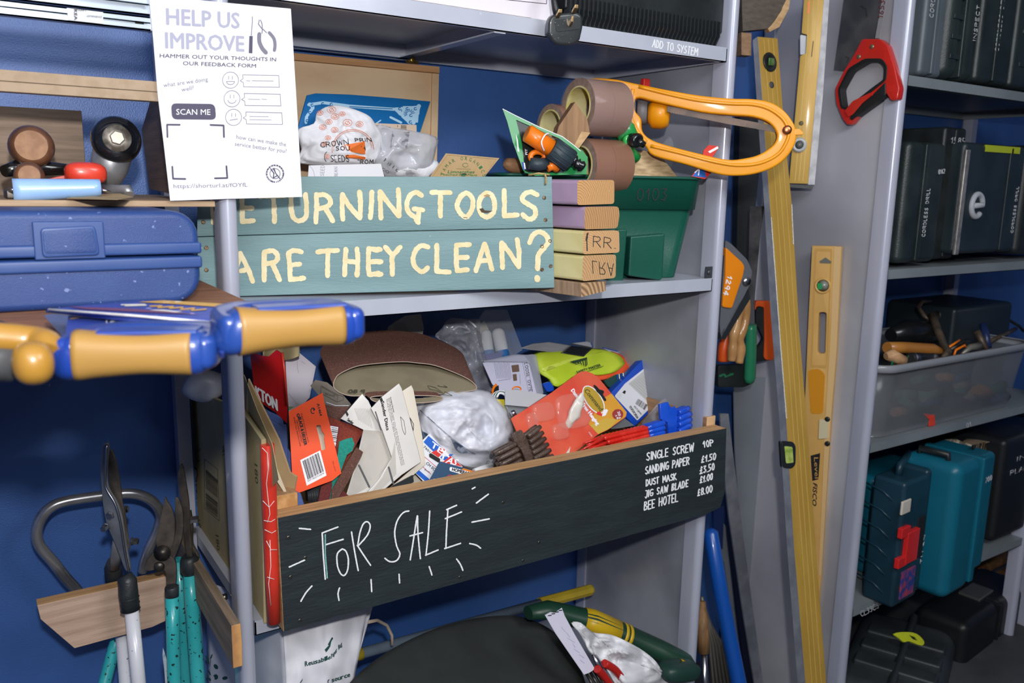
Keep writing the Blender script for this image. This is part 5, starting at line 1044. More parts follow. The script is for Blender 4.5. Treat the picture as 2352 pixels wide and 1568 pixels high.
# orange card
bd = thing('header_card', 'bright orange hanging card printed A1464 with a barcode, at the left of the tray', 'card')
pl = tilt(*c0(1000, 1000), 1.295, -14, 12)
slab('card', mp(c0, [(825, 768), (1070, 633), (1080, 690), (1205, 1212), (1140, 1265), (885, 1358), (850, 1300), (848, 1180)]), pl, .0012, mat('orange_card', 'ee4f18', rough=.4, c2='e84c16', sc=10, coat=.2), bd, holes=[mp(c0, rnd([(1022, 868), (1055, 865), (1062, 905), (1085, 935), (1080, 960), (1092, 1040), (1062, 1050), (1050, 980), (1035, 920)], 10))])
slab('backing', mp(c0, [(1000, 850), (1100, 850), (1110, 1060), (1040, 1070)]), tilt(*c0(1000, 1000), 1.302, -14, 12), .001, mat('clear_backing', 'cbbca6', rough=.3), bd)
p = CP(Plane(pl.o, pl.n), 400, 700, 3.137, .0004)
p.text('A1464', (1028, 712), (1050, 800), (1046, 708), 0, .06)
p.line(arc(1000, 762, 15, 20, 60, 330), 6, 0); p.poly([(1000, 745), (1018, 752), (1006, 765)], 0)
p.text('BLACK & DECKER', (893, 812), (938, 1012), (915, 805), 0, .08); p.text('QUALITY ACCESSORIES FROM', (912, 780), (962, 990), (922, 777), 0); p.text("THE WORLD'S LARGEST", (878, 828), (918, 995), (888, 825), 0); p.text('POWER TOOL MANUFACTURER', (858, 808), (906, 1020), (868, 805), 0)
p.line(arc(894, 795, 8, 12, 0, 360, 8), 6, 0)
p.quad([(908, 1118), (1052, 1048), (1098, 1228), (955, 1302)], 1); p.off = .0008
random.seed(11)
for i in range(26):
    t = i / 26; x, y = 925 + 118 * t, 1125 - 62 * t; p.line([(x, y), (x + 38, y + 132)], random.choice((1.5, 2.5, 4)), 0)
p.text('5011402713479', (962, 1275), (1080, 1218), (960, 1262), 0); p.text('Made in the U.K.', (1140, 1125), (1160, 1200), (1148, 1124), 0)
p.done('print', [INK, WHITE], bd)
# abrasive sheets beside it
t_ = card('sandpaper_sheet', 'square of reddish sandpaper behind the teal scrap', 'sandpaper', mp(c0, [(1100, 800), (1372, 898), (1200, 1210), (1100, 1350), (1040, 1300)]), tilt(*c0(1200, 1000), 1.335, 5, 10), .001, RGRIT)
t_ = card('saw_blade_packet', 'maroon edged packet with a small barcode, between orange card and teal scrap', 'packet', mp(c0, [(1120, 862), (1192, 872), (1165, 1030), (1150, 1060), (1110, 1000)]), tilt(*c0(1150, 950), 1.318, 0, 8), .002, mat('maroon_card', '7a2a34', rough=.35))
p = CP(tilt(*c0(1150, 950), 1.3175, 0, 8), 400, 700, 3.137); p.quad([(1125, 870), (1182, 880), (1162, 1020), (1128, 940)], 1); p.off = .0008; [p.line([(1135 + i * .4, 885 + i * 14), (1175 - i * 1, 888 + i * 14)], 3 + (i % 3) * 2, 0) for i in range(8)]; p.done('print', [INK, WHITE], t_)
TS = mat('teal_grit', '1f8f80', rough=.8, c2='188070', sc=300, bump=.4, bsc=500)
t_ = card('sandpaper_scrap', 'torn scrap of teal sandpaper standing in the tray', 'sandpaper', mp(c0, [(1190, 985), (1240, 965), (1282, 955), (1300, 1000), (1285, 1050), (1245, 1080), (1215, 1160), (1115, 1470), (1110, 1380), (1170, 1150)]), tilt(*c0(1220, 1100), 1.30, 0, 10), .001, TS)
t_ = card('sandpaper_strip', 'dark red glossy sandpaper strip below the orange card', 'sandpaper', mp(c0, [(1060, 1310), (1135, 1265), (1140, 1300), (1105, 1465), (1080, 1460), (1035, 1430)]), tilt(*c0(1090, 1380), 1.285, 0, 10), .003, DGR)
t_ = card('sandpaper_strip', 'brown sandpaper strip slanting right of the teal scrap', 'sandpaper', mp(c0, [(1315, 1025), (1362, 1060), (1350, 1090), (1245, 1290), (1150, 1445), (1125, 1440), (1140, 1330), (1255, 1120)]), tilt(*c0(1240, 1240), 1.287, 5, 10), .002, GRIT)
t_ = card('sandpaper_strip', 'coarse dark sandpaper corner at the tray edge under the brown strip', 'sandpaper', mp(c0, [(1220, 1340), (1270, 1385), (1225, 1455), (1130, 1475), (1180, 1400)]), tilt(*c0(1200, 1400), 1.28, 5, 10), .002, DGR)
t_ = card('sandpaper_sheet', 'dark brown sandpaper lying low inside the tray front, far left', 'sandpaper', mp(c0, [(960, 1430), (1110, 1460), (1180, 1480), (1100, 1500), (960, 1510)]), tilt(*c0(1060, 1470), 1.27, 5, 40), .001, GRIT)
t_ = thing('black_rack', 'black plastic slotted holder under the orange card', 'holder')
slab('frame', mp(c0, [(960, 1345), (1055, 1300), (1060, 1320), (1035, 1440), (965, 1415)]), tilt(*c0(1000, 1380), 1.295, 0, 10), .012, BLACK, t_)
pl = tilt(*c0(1000, 1380), 1.294, 0, 10)
for i in range(6): obj('slot_rib', MB().tube([pl.at(*c0(972 + i * 13, 1350 - i * 5)), pl.at(*c0(970 + i * 12, 1410 + i * 4))], .0012, 5), mat('grey_rib', '3a3c40', rough=.4), t_)
# belts
def belt(name, label, front, sh, y0, y1, par_m, inner, prints=None, w_=None, cat='sandpaper'):
    t_ = thing(name, label, cat); F = spline(front, 6, True); n = len(F); mb = MB()
    vs = [W(x, y, y0 + (y - 860) * -.0006) for x, y in F]; vb = [W(x + sh[0], y + sh[1], y1 + (y - 860) * -.0006) for x, y in F]; cen = sum(vs, V((0, 0, 0))) / n
    rows = 5; allv = []
    for r in range(rows + 1): allv += [a_.lerp(b_, r / rows) for a_, b_ in zip(vs, vb)]
    fs = [(r * n + j, r * n + (j + 1) % n, (r + 1) * n + (j + 1) % n, (r + 1) * n + j) for r in range(rows) for j in range(n)]
    mb.add(allv, fs, 0, True); obj('grit_face', mb, par_m, t_)
    mi = MB(); c_all = [cen.lerp(cen + (vb[0] - vs[0]), r / rows) for r in range(rows + 1) for _ in range(n)]
    mi.add([p_ + (c_ - p_).normalized() * .0012 for p_, c_ in zip(allv, c_all)], fs, 0, True); obj('backing', mi, inner, t_)
    obj('cut_edge', MB().tube([p_ + (cen - p_).normalized() * .0006 for p_ in vs], .0009, 5, closed=True), mat('belt_edge', 'b9a596', rough=.9), t_)
    return t_
BK = mat('belt_backing', '847a64', rough=.85, c2='7b715c', sc=20)
fr = [(765.6, 887), (768, 872), (780, 858), (818, 841), (866, 834), (923, 830), (960, 833), (996, 838), (1034, 851), (1072, 868), (1091, 882), (1095, 893), (1082, 897), (1040, 903), (980, 905), (900, 906), (828, 909), (799, 908), (776, 899)]
b80 = belt('sanding_belt', 'broad loop of brown P 80 sanding belt arching over the tray', fr, (-30, -72), 1.40, 1.47, GRIT, BK)
pl = by3(W(799, 905, 1.373), W(1060, 899, 1.376), W(769, 832, 1.487))
p = CP(pl, 560, 740, 5.2275, .004)
for bl, br, tl in (((1400, 780), (1195, 780), (1405, 728)), ((1355, 672), (1170, 665), (1360, 628)), ((1440, 872), (1245, 870), (1450, 828))): p.text('P 80', bl, br, tl, 0, .03)
p.c = (900, 700, 5.2275)
for o_ in ((0, 0), (60, 100), (120, 200)): p.line([(300 + o_[0], 790 + o_[1]), (330 + o_[0], 830 + o_[1]), (420 + o_[0], 850 + o_[1]), (500 + o_[0], 900 + o_[1]), (600 + o_[0], 910 + o_[1]), (510 + o_[0], 862 + o_[1]), (500 + o_[0], 890 + o_[1]), (400 + o_[0], 812 + o_[1]), (300 + o_[0], 790 + o_[1])], 5, 0)
p.done('print', PRT, b80)
fr2 = [(850, 914), (870, 924), (940, 926), (1000, 922), (1018, 914), (1000, 909), (940, 908), (870, 909)]
b2_ = belt('sanding_belt', 'second sanding belt lying under the broad P 80 loop', fr2, (-12, -10), 1.385, 1.395, GRIT, BK)
t_ = card('sandpaper_disc', 'brown sandpaper with a wood pictogram on its grey back, under the belts', 'sandpaper', mp(c1, [(800, 760), (860, 690), (1000, 720), (1200, 880), (1290, 985), (1250, 1040), (1180, 1130), (1150, 1190), (1020, 1140), (960, 950)]), tilt(*c1(1050, 900), 1.375, 0, 25), .001, mat('grey_backing', '6e665e', rough=.85, c2='655d56', sc=30))
p = CP(tilt(*c1(1050, 900), 1.374, 0, 25), 560, 740, 5.2275); p.text('Wood', (970, 870), (1090, 895), (972, 835), 0, .02); p.line([(930, 760), (1130, 870), (1200, 890), (1195, 930), (1120, 955), (925, 850), (930, 760)], 5, 0); p.line([(935, 775), (1130, 885), (1120, 950)], 4, 0); p.line([(990, 960), (1100, 1000), (1260, 1000)], 5, 1, .3); p.poly([(975, 985), (1100, 1015), (1265, 1015), (1180, 1130), (1140, 1180), (1030, 1130)], 2); p.done('print', [PRT, WHITE, GRIT], t_)
# sander disc packets
PKT = mat('packet_white', 'd9d6d2', rough=.3, coat=.25, c2='cfcbc6', sc=8); PKT2 = mat('packet_cream', 'd8cfc0', rough=.4, coat=.2)
FILM = mat('packet_window', 'c3beb6', rough=.2, coat=.5, c2='a8a39c', sc=9)
def sander(label, outer, y, yaw, pitch, seed, texts, m=PKT):
    t_ = thing('sanding_disc_packet', label, 'packet', 'sander disc packets in the tray'); pl = tilt(*outer[0], y, yaw, pitch); slab('packet', outer, pl, .004, m, t_, bev=.0008); return t_, pl
d1, pl = sander('clear fronted sander disc packet nearest the red sandpaper, leftmost of the disc packets', mp(c0, [(1355, 640), (1400, 690), (1500, 905), (1572, 1110), (1560, 1150), (1335, 1430), (1225, 1420), (1250, 1340), (1310, 1140), (1365, 900), (1200, 820)]), 1.34, -5, 14, 1, None)
p = CP(pl, 400, 700, 3.137, .0006); p.poly([(1365, 900), (1500, 910), (1560, 1120), (1420, 1300), (1240, 1400), (1270, 1280), (1320, 1140)], 1); p.off = .001
p.text('Sander', (1245, 832), (1285, 862), (1256, 812), 0, .06); p.poly([(1232, 775), (1242, 762), (1256, 790), (1246, 805)], 0)
for i in range(9): p.line([(1300 + i * 11, 745 + i * 0), (1330 + i * 12, 830 + i * 7)], 1.6, 2)
p.line([(1330, 1155), (1405, 1310)], 14, 3); p.done('print', [INK, FILM, mat('grey_text', '8d8a86', rough=.7), mat('grey_bar', '55555a', rough=.5)], d1)
d2, pl = sander('upright packet printed Sander Discs, second from the left', mp(c0, [(1620, 565), (1640, 600), (1780, 1130), (1640, 1225), (1420, 1410), (1330, 1425), (1480, 1250), (1570, 1100), (1500, 900), (1420, 745), (1500, 660)]), 1.325, -5, 14, 2, None)
p = CP(pl, 400, 700, 3.137, .0006)
p.text('Sander Discs', (1490, 700), (1530, 905), (1512, 690), 0, .07); p.poly([(1480, 680), (1495, 665), (1505, 690), (1490, 705)], 0); p.line([(1450, 770), (1490, 895)], 9, 3)
p.text('Packaging Materials', (1555, 665), (1580, 775), (1562, 663), 0, .05)
for i, (t, l_) in enumerate((('Package Recyclable: One of the Easy attach Sanding discs', 0), ('for orbital sanders. Suitable for wood, metal and plastics', 8), ('Sanding discs suitable to Black and Decker sanders, and with', 16))): p.text(t, (1545 - i * 9, 672 + i * 4), (1655 - i * 10, 1150 + i * 4), (1552 - i * 9, 670 + i * 4), 0)
p.poly([(1590, 980), (1600, 1220), (1420, 1400), (1380, 1400), (1500, 1240), (1560, 1120)], 1)
p.line([(1545, 1170), (1578, 1285)], 14, 3)
p.line([(1630, 805), (1655, 835), (1668, 920), (1662, 935), (1645, 900), (1630, 805)], 2.5, 0)
p.done('print', [INK, FILM, MC['grey_text'], MC['grey_bar']], d2)
d3, pl = sander('rearmost white sander disc packet with a slit hanging hole', mp(c0, [(1710, 578), (1725, 610), (1790, 950), (1812, 1150), (1640, 1300), (1460, 1400), (1780, 1125), (1645, 620)]), 1.345, -5, 14, 3, None, PKT2)
p = CP(pl, 400, 700, 3.137, .0006); p.line([(1698, 812), (1725, 860), (1722, 905), (1698, 812)], 4, 0); p.done('print', INK, d3)
t_ = card('sandpaper_sheet', 'black edged packet lying along the tray front below the sander disc packets', 'packet', mp(c0, [(1720, 1225), (1728, 1275), (1520, 1390), (1440, 1402), (1600, 1290)]), tilt(*c0(1600, 1320), 1.30, -5, 14), .004, BLACK)
# white cotton goods in clear bag
CN = CR(900, 880, 5.2275)
wb_ = thing('cotton_bag', 'clear bag stuffed with folded white cotton, centre of the tray', 'bag')
depc = lambda x, y: blob_depth(x, y, 1065, 1000, 115, 110, 1.40, .07, .022, 4)
ol3 = spline(mp(CN, [(290, 240), (450, 150), (700, 90), (950, 70), (1150, 110), (1300, 230), (1420, 400), (1470, 560), (1440, 700), (1260, 850), (1240, 950), (1150, 1000), (880, 1000), (700, 860), (520, 760), (400, 640), (310, 430)]), 3, True)
obj('cotton', blob(ol3, depc, 34), mat('white_cotton', 'dcdde6', rough=.6, c2='d0d2dd', sc=9, bump=.6, bsc=25), wb_)
depf = lambda x, y: depc(x, y) - .004 - .007 * abs(noise.noise(V((x * .07, y * .07, 31)))) - .006 * (1 - abs(noise.noise(V((x * .03, y * .045, 3)))) * 4)
obj('film', blob(spline(mp(CN, [(280, 250), (450, 140), (700, 80), (950, 60), (1160, 100), (1310, 220), (1430, 390), (1480, 560), (1450, 720), (1270, 870), (1250, 970), (1150, 1030), (870, 1030), (690, 880), (510, 780), (390, 650), (300, 430)]), 3, True), depf, 36), mat('bag_film', 'eef0f6', rough=.08, alpha=.22, spec=1, bump=1, bsc=90), wb_)
s_ = Surf(depf, 900, 880, 5.2275, .001)
for st in ([(340, 320), (450, 420), (560, 520), (700, 640), (900, 790), (1000, 850)], [(340, 320), (310, 420)]): s_.line(st, 10, 0, sp=4)
s_.poly([(700, 650), (760, 700), (860, 760), (920, 830), (830, 835), (770, 790)], 1); s_.poly([(360, 570), (420, 600), (470, 650), (400, 690), (370, 640)], 1)
s_.done('fold_line', [mat('fold_grey', '8e93a6', rough=.6), mat('slate_inside', '4c5a70', rough=.5)], wb_)
# texas + homebase cards
tx = thing('header_card', 'white and blue card printed TEXAS with a black slot, left of the cotton bag', 'card')
pl = tilt(*c4(500, 850), 1.315, -8, 12)
slab('card', mp(c4, [(455, 600), (590, 760), (850, 1000), (560, 1290), (400, 1200), (265, 1060), (380, 850), (330, 720)]), pl, .0012, mat('card_white_gloss', 'e2e4ea', rough=.35, coat=.3), tx)
p = CP(pl, 900, 880, 5.2275, .0005); BL3 = mat('print_blue', '2763c4', rough=.4); RD3 = mat('print_red', 'd83a36', rough=.4)
p.poly([(440, 630), (600, 770), (530, 850), (380, 705)], 0); p.poly([(600, 770), (640, 800), (560, 890), (470, 830)], 1); p.poly([(700, 850), (740, 850), (640, 930), (580, 890), (600, 870), (650, 880)], 0); p.poly([(700, 870), (845, 1000), (560, 940), (620, 940)], 1)
p.off = .0009; p.text('TE', (460, 755), (590, 850), (490, 690), 2, .04); p.line([(600, 800), (680, 880)], 22, 2); p.line([(640, 810), (610, 900)], 22, 2); p.text('AS', (640, 950), (760, 985), (690, 880), 2, .04)
p.text('7601', (378, 765), (450, 835), (392, 742), 3, .02); p.text('CH SCREWS', (408, 965), (600, 1130), (425, 935), 3, .03, .2); p.text('6mm', (388, 1040), (450, 1080), (398, 1015), 3)
p.line(rnd([(450, 850), (465, 840), (575, 910), (570, 945), (555, 945), (450, 880)], 8), 8, 3); p.poly(rnd([(443, 850), (462, 838), (578, 905), (572, 942), (556, 948), (450, 880)], 12), 3)
p.line([(380, 870), (540, 1010)], 5, 1); p.line([(370, 1000), (470, 1090)], 5, 1); p.poly([(310, 1030), (450, 1150), (430, 1200), (290, 1080)], 0)
p.done('print', [BL3, RD3, WHITE, INK], tx)
hb = thing('header_card', 'slate blue and orange card printed HOMEBASE at the front of the tray', 'card')
pl = tilt(*c4(700, 1080), 1.285, -5, 14)
slab('card', mp(c4, [(575, 935), (850, 1010), (1110, 1085), (1100, 1140), (900, 1300), (390, 1300), (400, 1255)]), pl, .0012, mat('slate_card', '33506e', rough=.4, coat=.2), hb)
p = CP(pl, 900, 880, 5.2275, .0005)
p.poly([(855, 1018), (1108, 1088), (1100, 1140), (960, 1165), (860, 1160), (800, 1090)], 0); p.poly(rnd([(695, 1000), (965, 1070), (955, 1125), (690, 1050)], 20), 1); p.poly([(500, 1145), (760, 1195), (700, 1290), (450, 1290)], 1); p.line(arc(700, 1135, 40, 34, 60, 330, 10), 7, 2); p.poly([(720, 1110), (830, 1120), (810, 1180), (720, 1180), (700, 1140)], 1); p.poly([(815, 1130), (880, 1165), (850, 1190), (825, 1180)], 4)
p.off = .0009; p.text('HOMEBASE', (718, 1048), (938, 1105), (728, 1010), 3, .07); p.text('CHIPBOARD', (602, 1215), (800, 1260), (610, 1192), 3, .05); p.text('7636', (480, 1222), (525, 1232), (484, 1205), 3, .03)
p.done('print', [mat('print_orange', 'e07c1c', rough=.4), WHITE, RD3, INK, mat('print_cyan', '2a93c8', rough=.4)], hb)
t_ = thing('corrugated_hose', 'short coil of white corrugated hose tucked by the tray edge', 'hose')
for i in range(5):
    a_ = W(*c4(1010 + i * 20, 1075 + i * 6 - 40), 1.32 + .002 * i); o_ = W(*c4(1200 - i * 2, 985 + i * 28), 1.33 - .004 * i); e_ = W(*c4(985 + i * 12, 1050 + i * 22), 1.30 - .004 * i)
    obj('ridge', MB().tube([e_, e_.lerp(o_, .4) + V((0, -.004, .003)), o_, o_ + V((.003, .02, 0))], .0042, 10), mat('hose_white', 'cfcfd2', rough=.5), t_)
t_ = card('paper_slip', 'cream paper lying inside the tray front between the packets', 'paper', mp(c4, [(60, 1330), (150, 1180), (260, 1080), (380, 1190), (560, 1290), (300, 1330)]), tilt(*c4(250, 1230), 1.33, 0, 25), .001, PKT2)
# ------------------------------------------------------------ rest of the tray stock
DARKT = mat('dark_tip', '23282c', rough=.4)
t_ = card('leaflet', 'grey printed leaflet standing at the very back of the tray, under the shelf', 'paper', mp(c2, [(-40, 260), (160, 130), (350, 110), (385, 280), (370, 350), (300, 380), (-60, 340)]), tilt(*c2(170, 240), 1.58, 0, 5), .003, mat('grey_leaflet', 'a9a7a2', rough=.7))
p = CP(tilt(*c2(170, 240), 1.578, 0, 5), 900, 700, 5.2275); [p.line([(20 + i * 14, 200 + (i % 4) * 4), (60 + i * 14, 300)], 3, 0) for i in range(10)]; p.done('print', mat('grey_text2', '7c7b78', rough=.7), t_)
t_ = thing('plastic_bag', 'limp translucent plastic bag with elastic straps, right of the P 80 belt', 'bag')
depb = lambda x, y: blob_depth(x, y, 1070, 820, 70, 110, 1.52, .04, .03, 12)
obj('film', blob(spline(mp(c2, [(520, 380), (600, 280), (680, 160), (900, 170), (1060, 180), (1060, 330), (1120, 600), (1195, 850), (1190, 1080), (1000, 1060), (900, 800), (800, 600), (700, 480)]), 3, True), depb, 24), mat('grey_film', 'a8acb8', rough=.18, alpha=.55, spec=.9, bump=.8, bsc=60), t_)
obj('strap', MB().tube([W(*c2(*a_), 1.49) for a_ in spline([(740, 300), (800, 260), (900, 280), (940, 320), (870, 330)], 4)], .0022, 8), WHITE, t_)
obj('strap', MB().tube([W(*c2(*a_), 1.49) for a_ in spline([(900, 270), (865, 220), (900, 195), (960, 215), (1010, 270)], 4)], .0022, 8), WHITE, t_)
gp = thing('glove_packet', 'clear packet of white work gloves with blue dipped fingertips', 'gloves')
CF = mat('glove_cotton', 'dadbe2', rough=.8, bump=.4, bsc=300); BD = mat('glove_blue', '2a6cae', rough=.6, bump=.6, bsc=250)
for (x0_, y0_, x1_, y1_, r) in ((1275, 330, 1340, 640, .0140), (1130, 340, 1170, 640, .0115), (1030, 440, 1060, 650, .0105)):
    a = W(*c2(x0_, y0_), 1.53); b = W(*c2(x1_, y1_), 1.51); d = a.lerp(b, .55)
    g = obj('finger', MB().tube([a + (a - b).normalized() * r * .6, a + (a - b).normalized() * r * .35, a, a.lerp(b, .3), b], [r * .45, r * .8, r, r * 1.05, r], 16), CF, gp)
    obj('dipped_patch', MB().tube([d, d.lerp(b, .5), b], [r * .9, r * 1.09, r * 1.09], 16, flat=1), BD, g)
slab('liner', mp(c2, [(860, 420), (1110, 185), (1180, 330), (1100, 640), (1050, 640)]), tilt(*c2(1000, 450), 1.55, 5, 0), .001, mat('cream_liner', 'b9b3a4', rough=.7), gp)
slab('film', mp(c2, [(860, 420), (1120, 60), (1385, 60), (1570, 540), (1400, 650), (1050, 650)]), tilt(*c2(1200, 400), 1.50, 5, 0), .0006, mat('clear_film2', 'dfe6ee', rough=.1, alpha=.13, spec=1, bump=.9, bsc=40), gp)
obj('band', MB().prism([tilt(*c2(1200, 620), 1.498, 5, 0).at(*c2(*a_)) for a_ in ((1045, 650), (1050, 600), (1395, 560), (1400, 640), (1200, 680))], (0, .001, 0)), mat('lilac_band', '8d90b8', rough=.25, alpha=.75), gp)
bp_ = thing('blister_pack', 'clear blister pack with a white instruction card beside the yellow vest', 'packet')
pl = tilt(*c2(1400, 850), 1.45, 0, 8)
slab('card', mp(c2, [(1090, 695), (1500, 608), (1590, 610, 60), (1650, 680), (1700, 860), (1760, 1060), (1280, 1060), (1200, 940)]), pl, .0012, mat('lilac_card', 'c6c6dc', rough=.35, coat=.3), bp_)
slab('tray', rnd(mp(c2, [(1080, 680), (1500, 590), (1640, 600), (1700, 590), (1740, 600), (1830, 1080), (1760, 1080), (1660, 690)]), 8), tilt(*c2(1650, 800), 1.445, 0, 8), .010, mat('blister_plastic', 'b8bccb', rough=.1, alpha=.45, spec=1), bp_, bev=.002)
p = CP(Plane(pl.o, pl.n), 900, 700, 5.2275, .0006)
for i in range(11): p.line([(1225 + i * 18, 690 + (i % 3) * 6), (1260 + i * 17, 880)], 4, 0)
p.poly(rnd([(1432, 725), (1520, 715), (1530, 800), (1445, 808)], 8), 1); p.poly(rnd([(1448, 832), (1495, 828), (1502, 908), (1458, 912)], 8), 1); p.line([(1532, 830), (1540, 950)], 3, 0); p.line([(1275, 910), (1420, 888)], 5, 0); p.line([(1565, 680), (1615, 665), (1690, 1040)], 4, 0); p.line([(1565, 680), (1640, 1040)], 4, 0)
p.hand('LOOSE OVZE', (1590, 700), (1650, 1040), (1625, 695), 5, 2, 1)
p.done('print', [mat('print_grey', '85869a', rough=.6), mat('photo_brown', '6b5648', rough=.5), INK], bp_)
vs_ = thing('vest_packet', 'bagged fluorescent yellow safety vest with orange edging, top right of the tray', 'vest')
HV = mat('fluo_yellow', 'bcd42c', rough=.5, c2='c8dc3c', sc=12, bump=.5, bsc=30); HO = mat('fluo_orange', 'e8552c', rough=.5)
depv = lambda x, y: 1.50 + (870 - y) * .00075 - .006 * noise.noise(V((x * .03, y * .03, 4)))
def surfpoly(name, pts, dep, m, par, off=0, th=.004):
    mb = MB(); n = len(pts); cx = sum(a_[0] for a_ in pts) / n; cy = sum(a_[1] for a_ in pts) / n; rows = []
    for k in range(7): t = 1 - k / 6.; rows.append([W(cx + (x - cx) * t, cy + (y - cy) * t, dep(cx + (x - cx) * t, cy + (y - cy) * t) - off) for x, y in pts])
    mb.add([q2 for r_ in rows for q2 in r_], [(i * n + j, i * n + (j + 1) % n, (i + 1) * n + (j + 1) % n, (i + 1) * n + j) for i in range(6) for j in range(n)], 0, True)
    bk_ = [q2 + V((0, th, 0)) for q2 in rows[0]]; mb.add(rows[0] + bk_, [(j, j + n, (j + 1) % n + n, (j + 1) % n) for j in range(n)] + [tuple(range(n, 2 * n))], 0, True)
    return obj(name, mb, m, par)
surfpoly('orange_edging', spline(mp(c3, [(1000, 350), (1130, 380), (1270, 490), (1190, 560), (1000, 620), (870, 650), (820, 590)]), 3, True), depv, HO, vs_, 0, .02)
surfpoly('fabric', spline(mp(c3, [(160, 370), (400, 330), (820, 305), (1050, 350), (1150, 440), (1130, 490), (1040, 560), (850, 595), (640, 570), (400, 725), (330, 650), (205, 560)]), 3, True), depv, HV, vs_, .006, .02)
surfpoly('fold', mp(c3, [(200, 520), (560, 400), (900, 330), (600, 420), (240, 560)]), depv, mat('fluo_light', 'd6e858', rough=.5), vs_, .0075, .001)
surfpoly('grey_label', mp(c3, [(-20, 290), (120, 240), (300, 222), (560, 262), (430, 345), (100, 310)]), depv, mat('grey_fabric', '9b9ca2', rough=.5), vs_, .005, .002)
surfpoly('black_label', mp(c3, [(430, 345), (560, 265), (790, 290), (690, 385)]), depv, mat('black_label', '22262a', rough=.3, coat=.4), vs_, .009, .001)
s_ = Surf(depv, 1200, 740, 4.9, .015)
s_.poly([(540, 440), (720, 395), (730, 415), (600, 455)], 0)
for i in range(4): s_.line([(612 + i * 32, 440 - i * 8), (640 + i * 25, 460 + i * 10)], 11, 0)
s_.line([(722, 395), (728, 480)], 9, 0); s_.line([(540, 440), (610, 470), (630, 455)], 6, 0); s_.text('SAFETY MASTER', (615, 575), (885, 490), (605, 548), 0, .06); s_.line([(720, 555), (910, 492)], 5, 0); s_.done('lettering', mat('vest_ink', '24402a', rough=.6), vs_)
def screwbox(name, lab, pts, lpts, y, yaw, pitch, th):
    t_ = thing(name, lab, 'box'); pl = tilt(*pts[0], y, yaw, pitch); slab('carton', pts, pl, th, mat('screw_box_blue', '1248b8', rough=.35, coat=.3), t_, bev=.0008)
    p = CP(pl, 1200, 740, 4.9, .0006); return t_, p
sb, p = screwbox('screw_box', 'bright blue box of screws with a white barcode label, right of the red hook pack', mp(c3, [(1000, 790), (1345, 425), (1420, 470), (1700, 770), (1265, 1168), (1180, 1080)]), None, 1.44, 8, 16, .022)
p.poly(rnd([(1035, 830), (1150, 690), (1385, 505), (1640, 765), (1290, 1106)], 14), 0); p.off = .0009
p.poly(rnd([(1190, 690), (1375, 540), (1610, 770), (1440, 925)], 10), 1); p.poly([(1145, 765), (1162, 775), (1150, 808), (1120, 790)], 2); p.line(arc(1088, 825, 24, 24, 0, 360, 12), 3, 1); p.line(arc(1088, 825, 10, 10, 0, 360, 8), 3, 1)
random.seed(2)
for i in range(14): t = i / 14; p.line([(1300 + 110 * t, 860 + 75 * t), (1268 + 110 * t, 915 + 75 * t)], random.choice((3, 5, 8)), 2)
p.text('GOLDSCREW', (1215, 935), (1305, 1070), (1195, 955), 2, .05); p.text('4.0 x 20mm', (1262, 935), (1340, 1030), (1245, 950), 2, .03)
for k in range(7): p.line([(1220 + k * 22, 690 - k * 14), (1400 + k * 20, 860 - k * 14)], 3, 3)
p.line([(1365, 540), (1385, 560)], 5, 2); p.line([(1410, 585), (1425, 605)], 5, 2); p.line([(1440, 630), (1465, 645)], 5, 2)
p.done('label', [mat('label_white', 'dfe0e6', rough=.4), mat('label_grey', 'bfc0bf', rough=.4), INK, mat('label_text', '97989a', rough=.5)], sb)
for k, (pts, lab) in enumerate((([(900, 285), (960, 300), (1190, 360), (1250, 365), (1275, 430), (1200, 420), (1000, 340)], 'long white and blue screw carton lying along the steel side panel'), ([(560, 235), (720, 215), (775, 228), (790, 280), (700, 262)], 'white carton end with a blue stripe behind the safety vest'))):
    t_ = thing('screw_box', lab, 'box'); pl = tilt(*c3(*pts[0]), 1.56, 10, 20); slab('carton', mp(c3, pts), pl, .012, mat('carton_pale', 'b9bcc6', rough=.4), t_, bev=.0006)
    p = CP(pl, 1200, 740, 4.9, .0006); p.line([pts[0], pts[1], pts[2]] if k == 0 else [(770, 232), (788, 280)], 9, 0); 
    if k == 0: p.poly([(1190, 365), (1240, 360), (1270, 425), (1210, 405)], 0)
    p.done('print', MC['screw_box_blue'], t_)
# command hooks
ck = thing('hook_packet', 'red and orange blister packet of adhesive hooks printed Command Damage-Free Hanging', 'packet')
CR_ = mat('command_red', 'd9503c', rough=.3, coat=.5, c2='e0644a', sc=14); COR = mat('command_amber', 'd9a03a', rough=.3, coat=.5, c2='dd8c34', sc=10)
pl = tilt(*c3(800, 1000), 1.345, 2, 22)
slab('card', rnd(mp(c3, [(-130, 1080), (0, 1000), (330, 790), (640, 560), (720, 548), (800, 580), (870, 640), (1172, 1010, 6), (1165, 1065, 6), (960, 1210), (850, 1262), (620, 1440), (400, 1600), (100, 1600)]), 3), pl, .0015, CR_, ck)
slab('tear_strip', mp(c3, [(380, 1560), (480, 1490), (540, 1400), (520, 1520), (450, 1590)]), tilt(*c3(480, 1500), 1.31, 0, 20), .001, mat('strip_white', 'd8cfc6', rough=.4), ck)
p = CP(Plane(pl.o, pl.n), 1200, 740, 4.9, .0005)
p.poly([(880, 870), (1000, 800), (1172, 1012), (1160, 1060), (960, 1205), (850, 1258), (740, 1140), (820, 1000)], 1); p.poly([(930, 1080), (1060, 1090), (1000, 1180), (960, 1205), (850, 1258), (760, 1160)], 2)
p.off = .0009
el = [(790 + 145 * math.cos(t) * .50 - 175 * math.sin(t) * -.62, 872 + 145 * math.cos(t) * -.36 - 175 * math.sin(t) * -.86) for t in [i * math.pi / 16 for i in range(32)]]
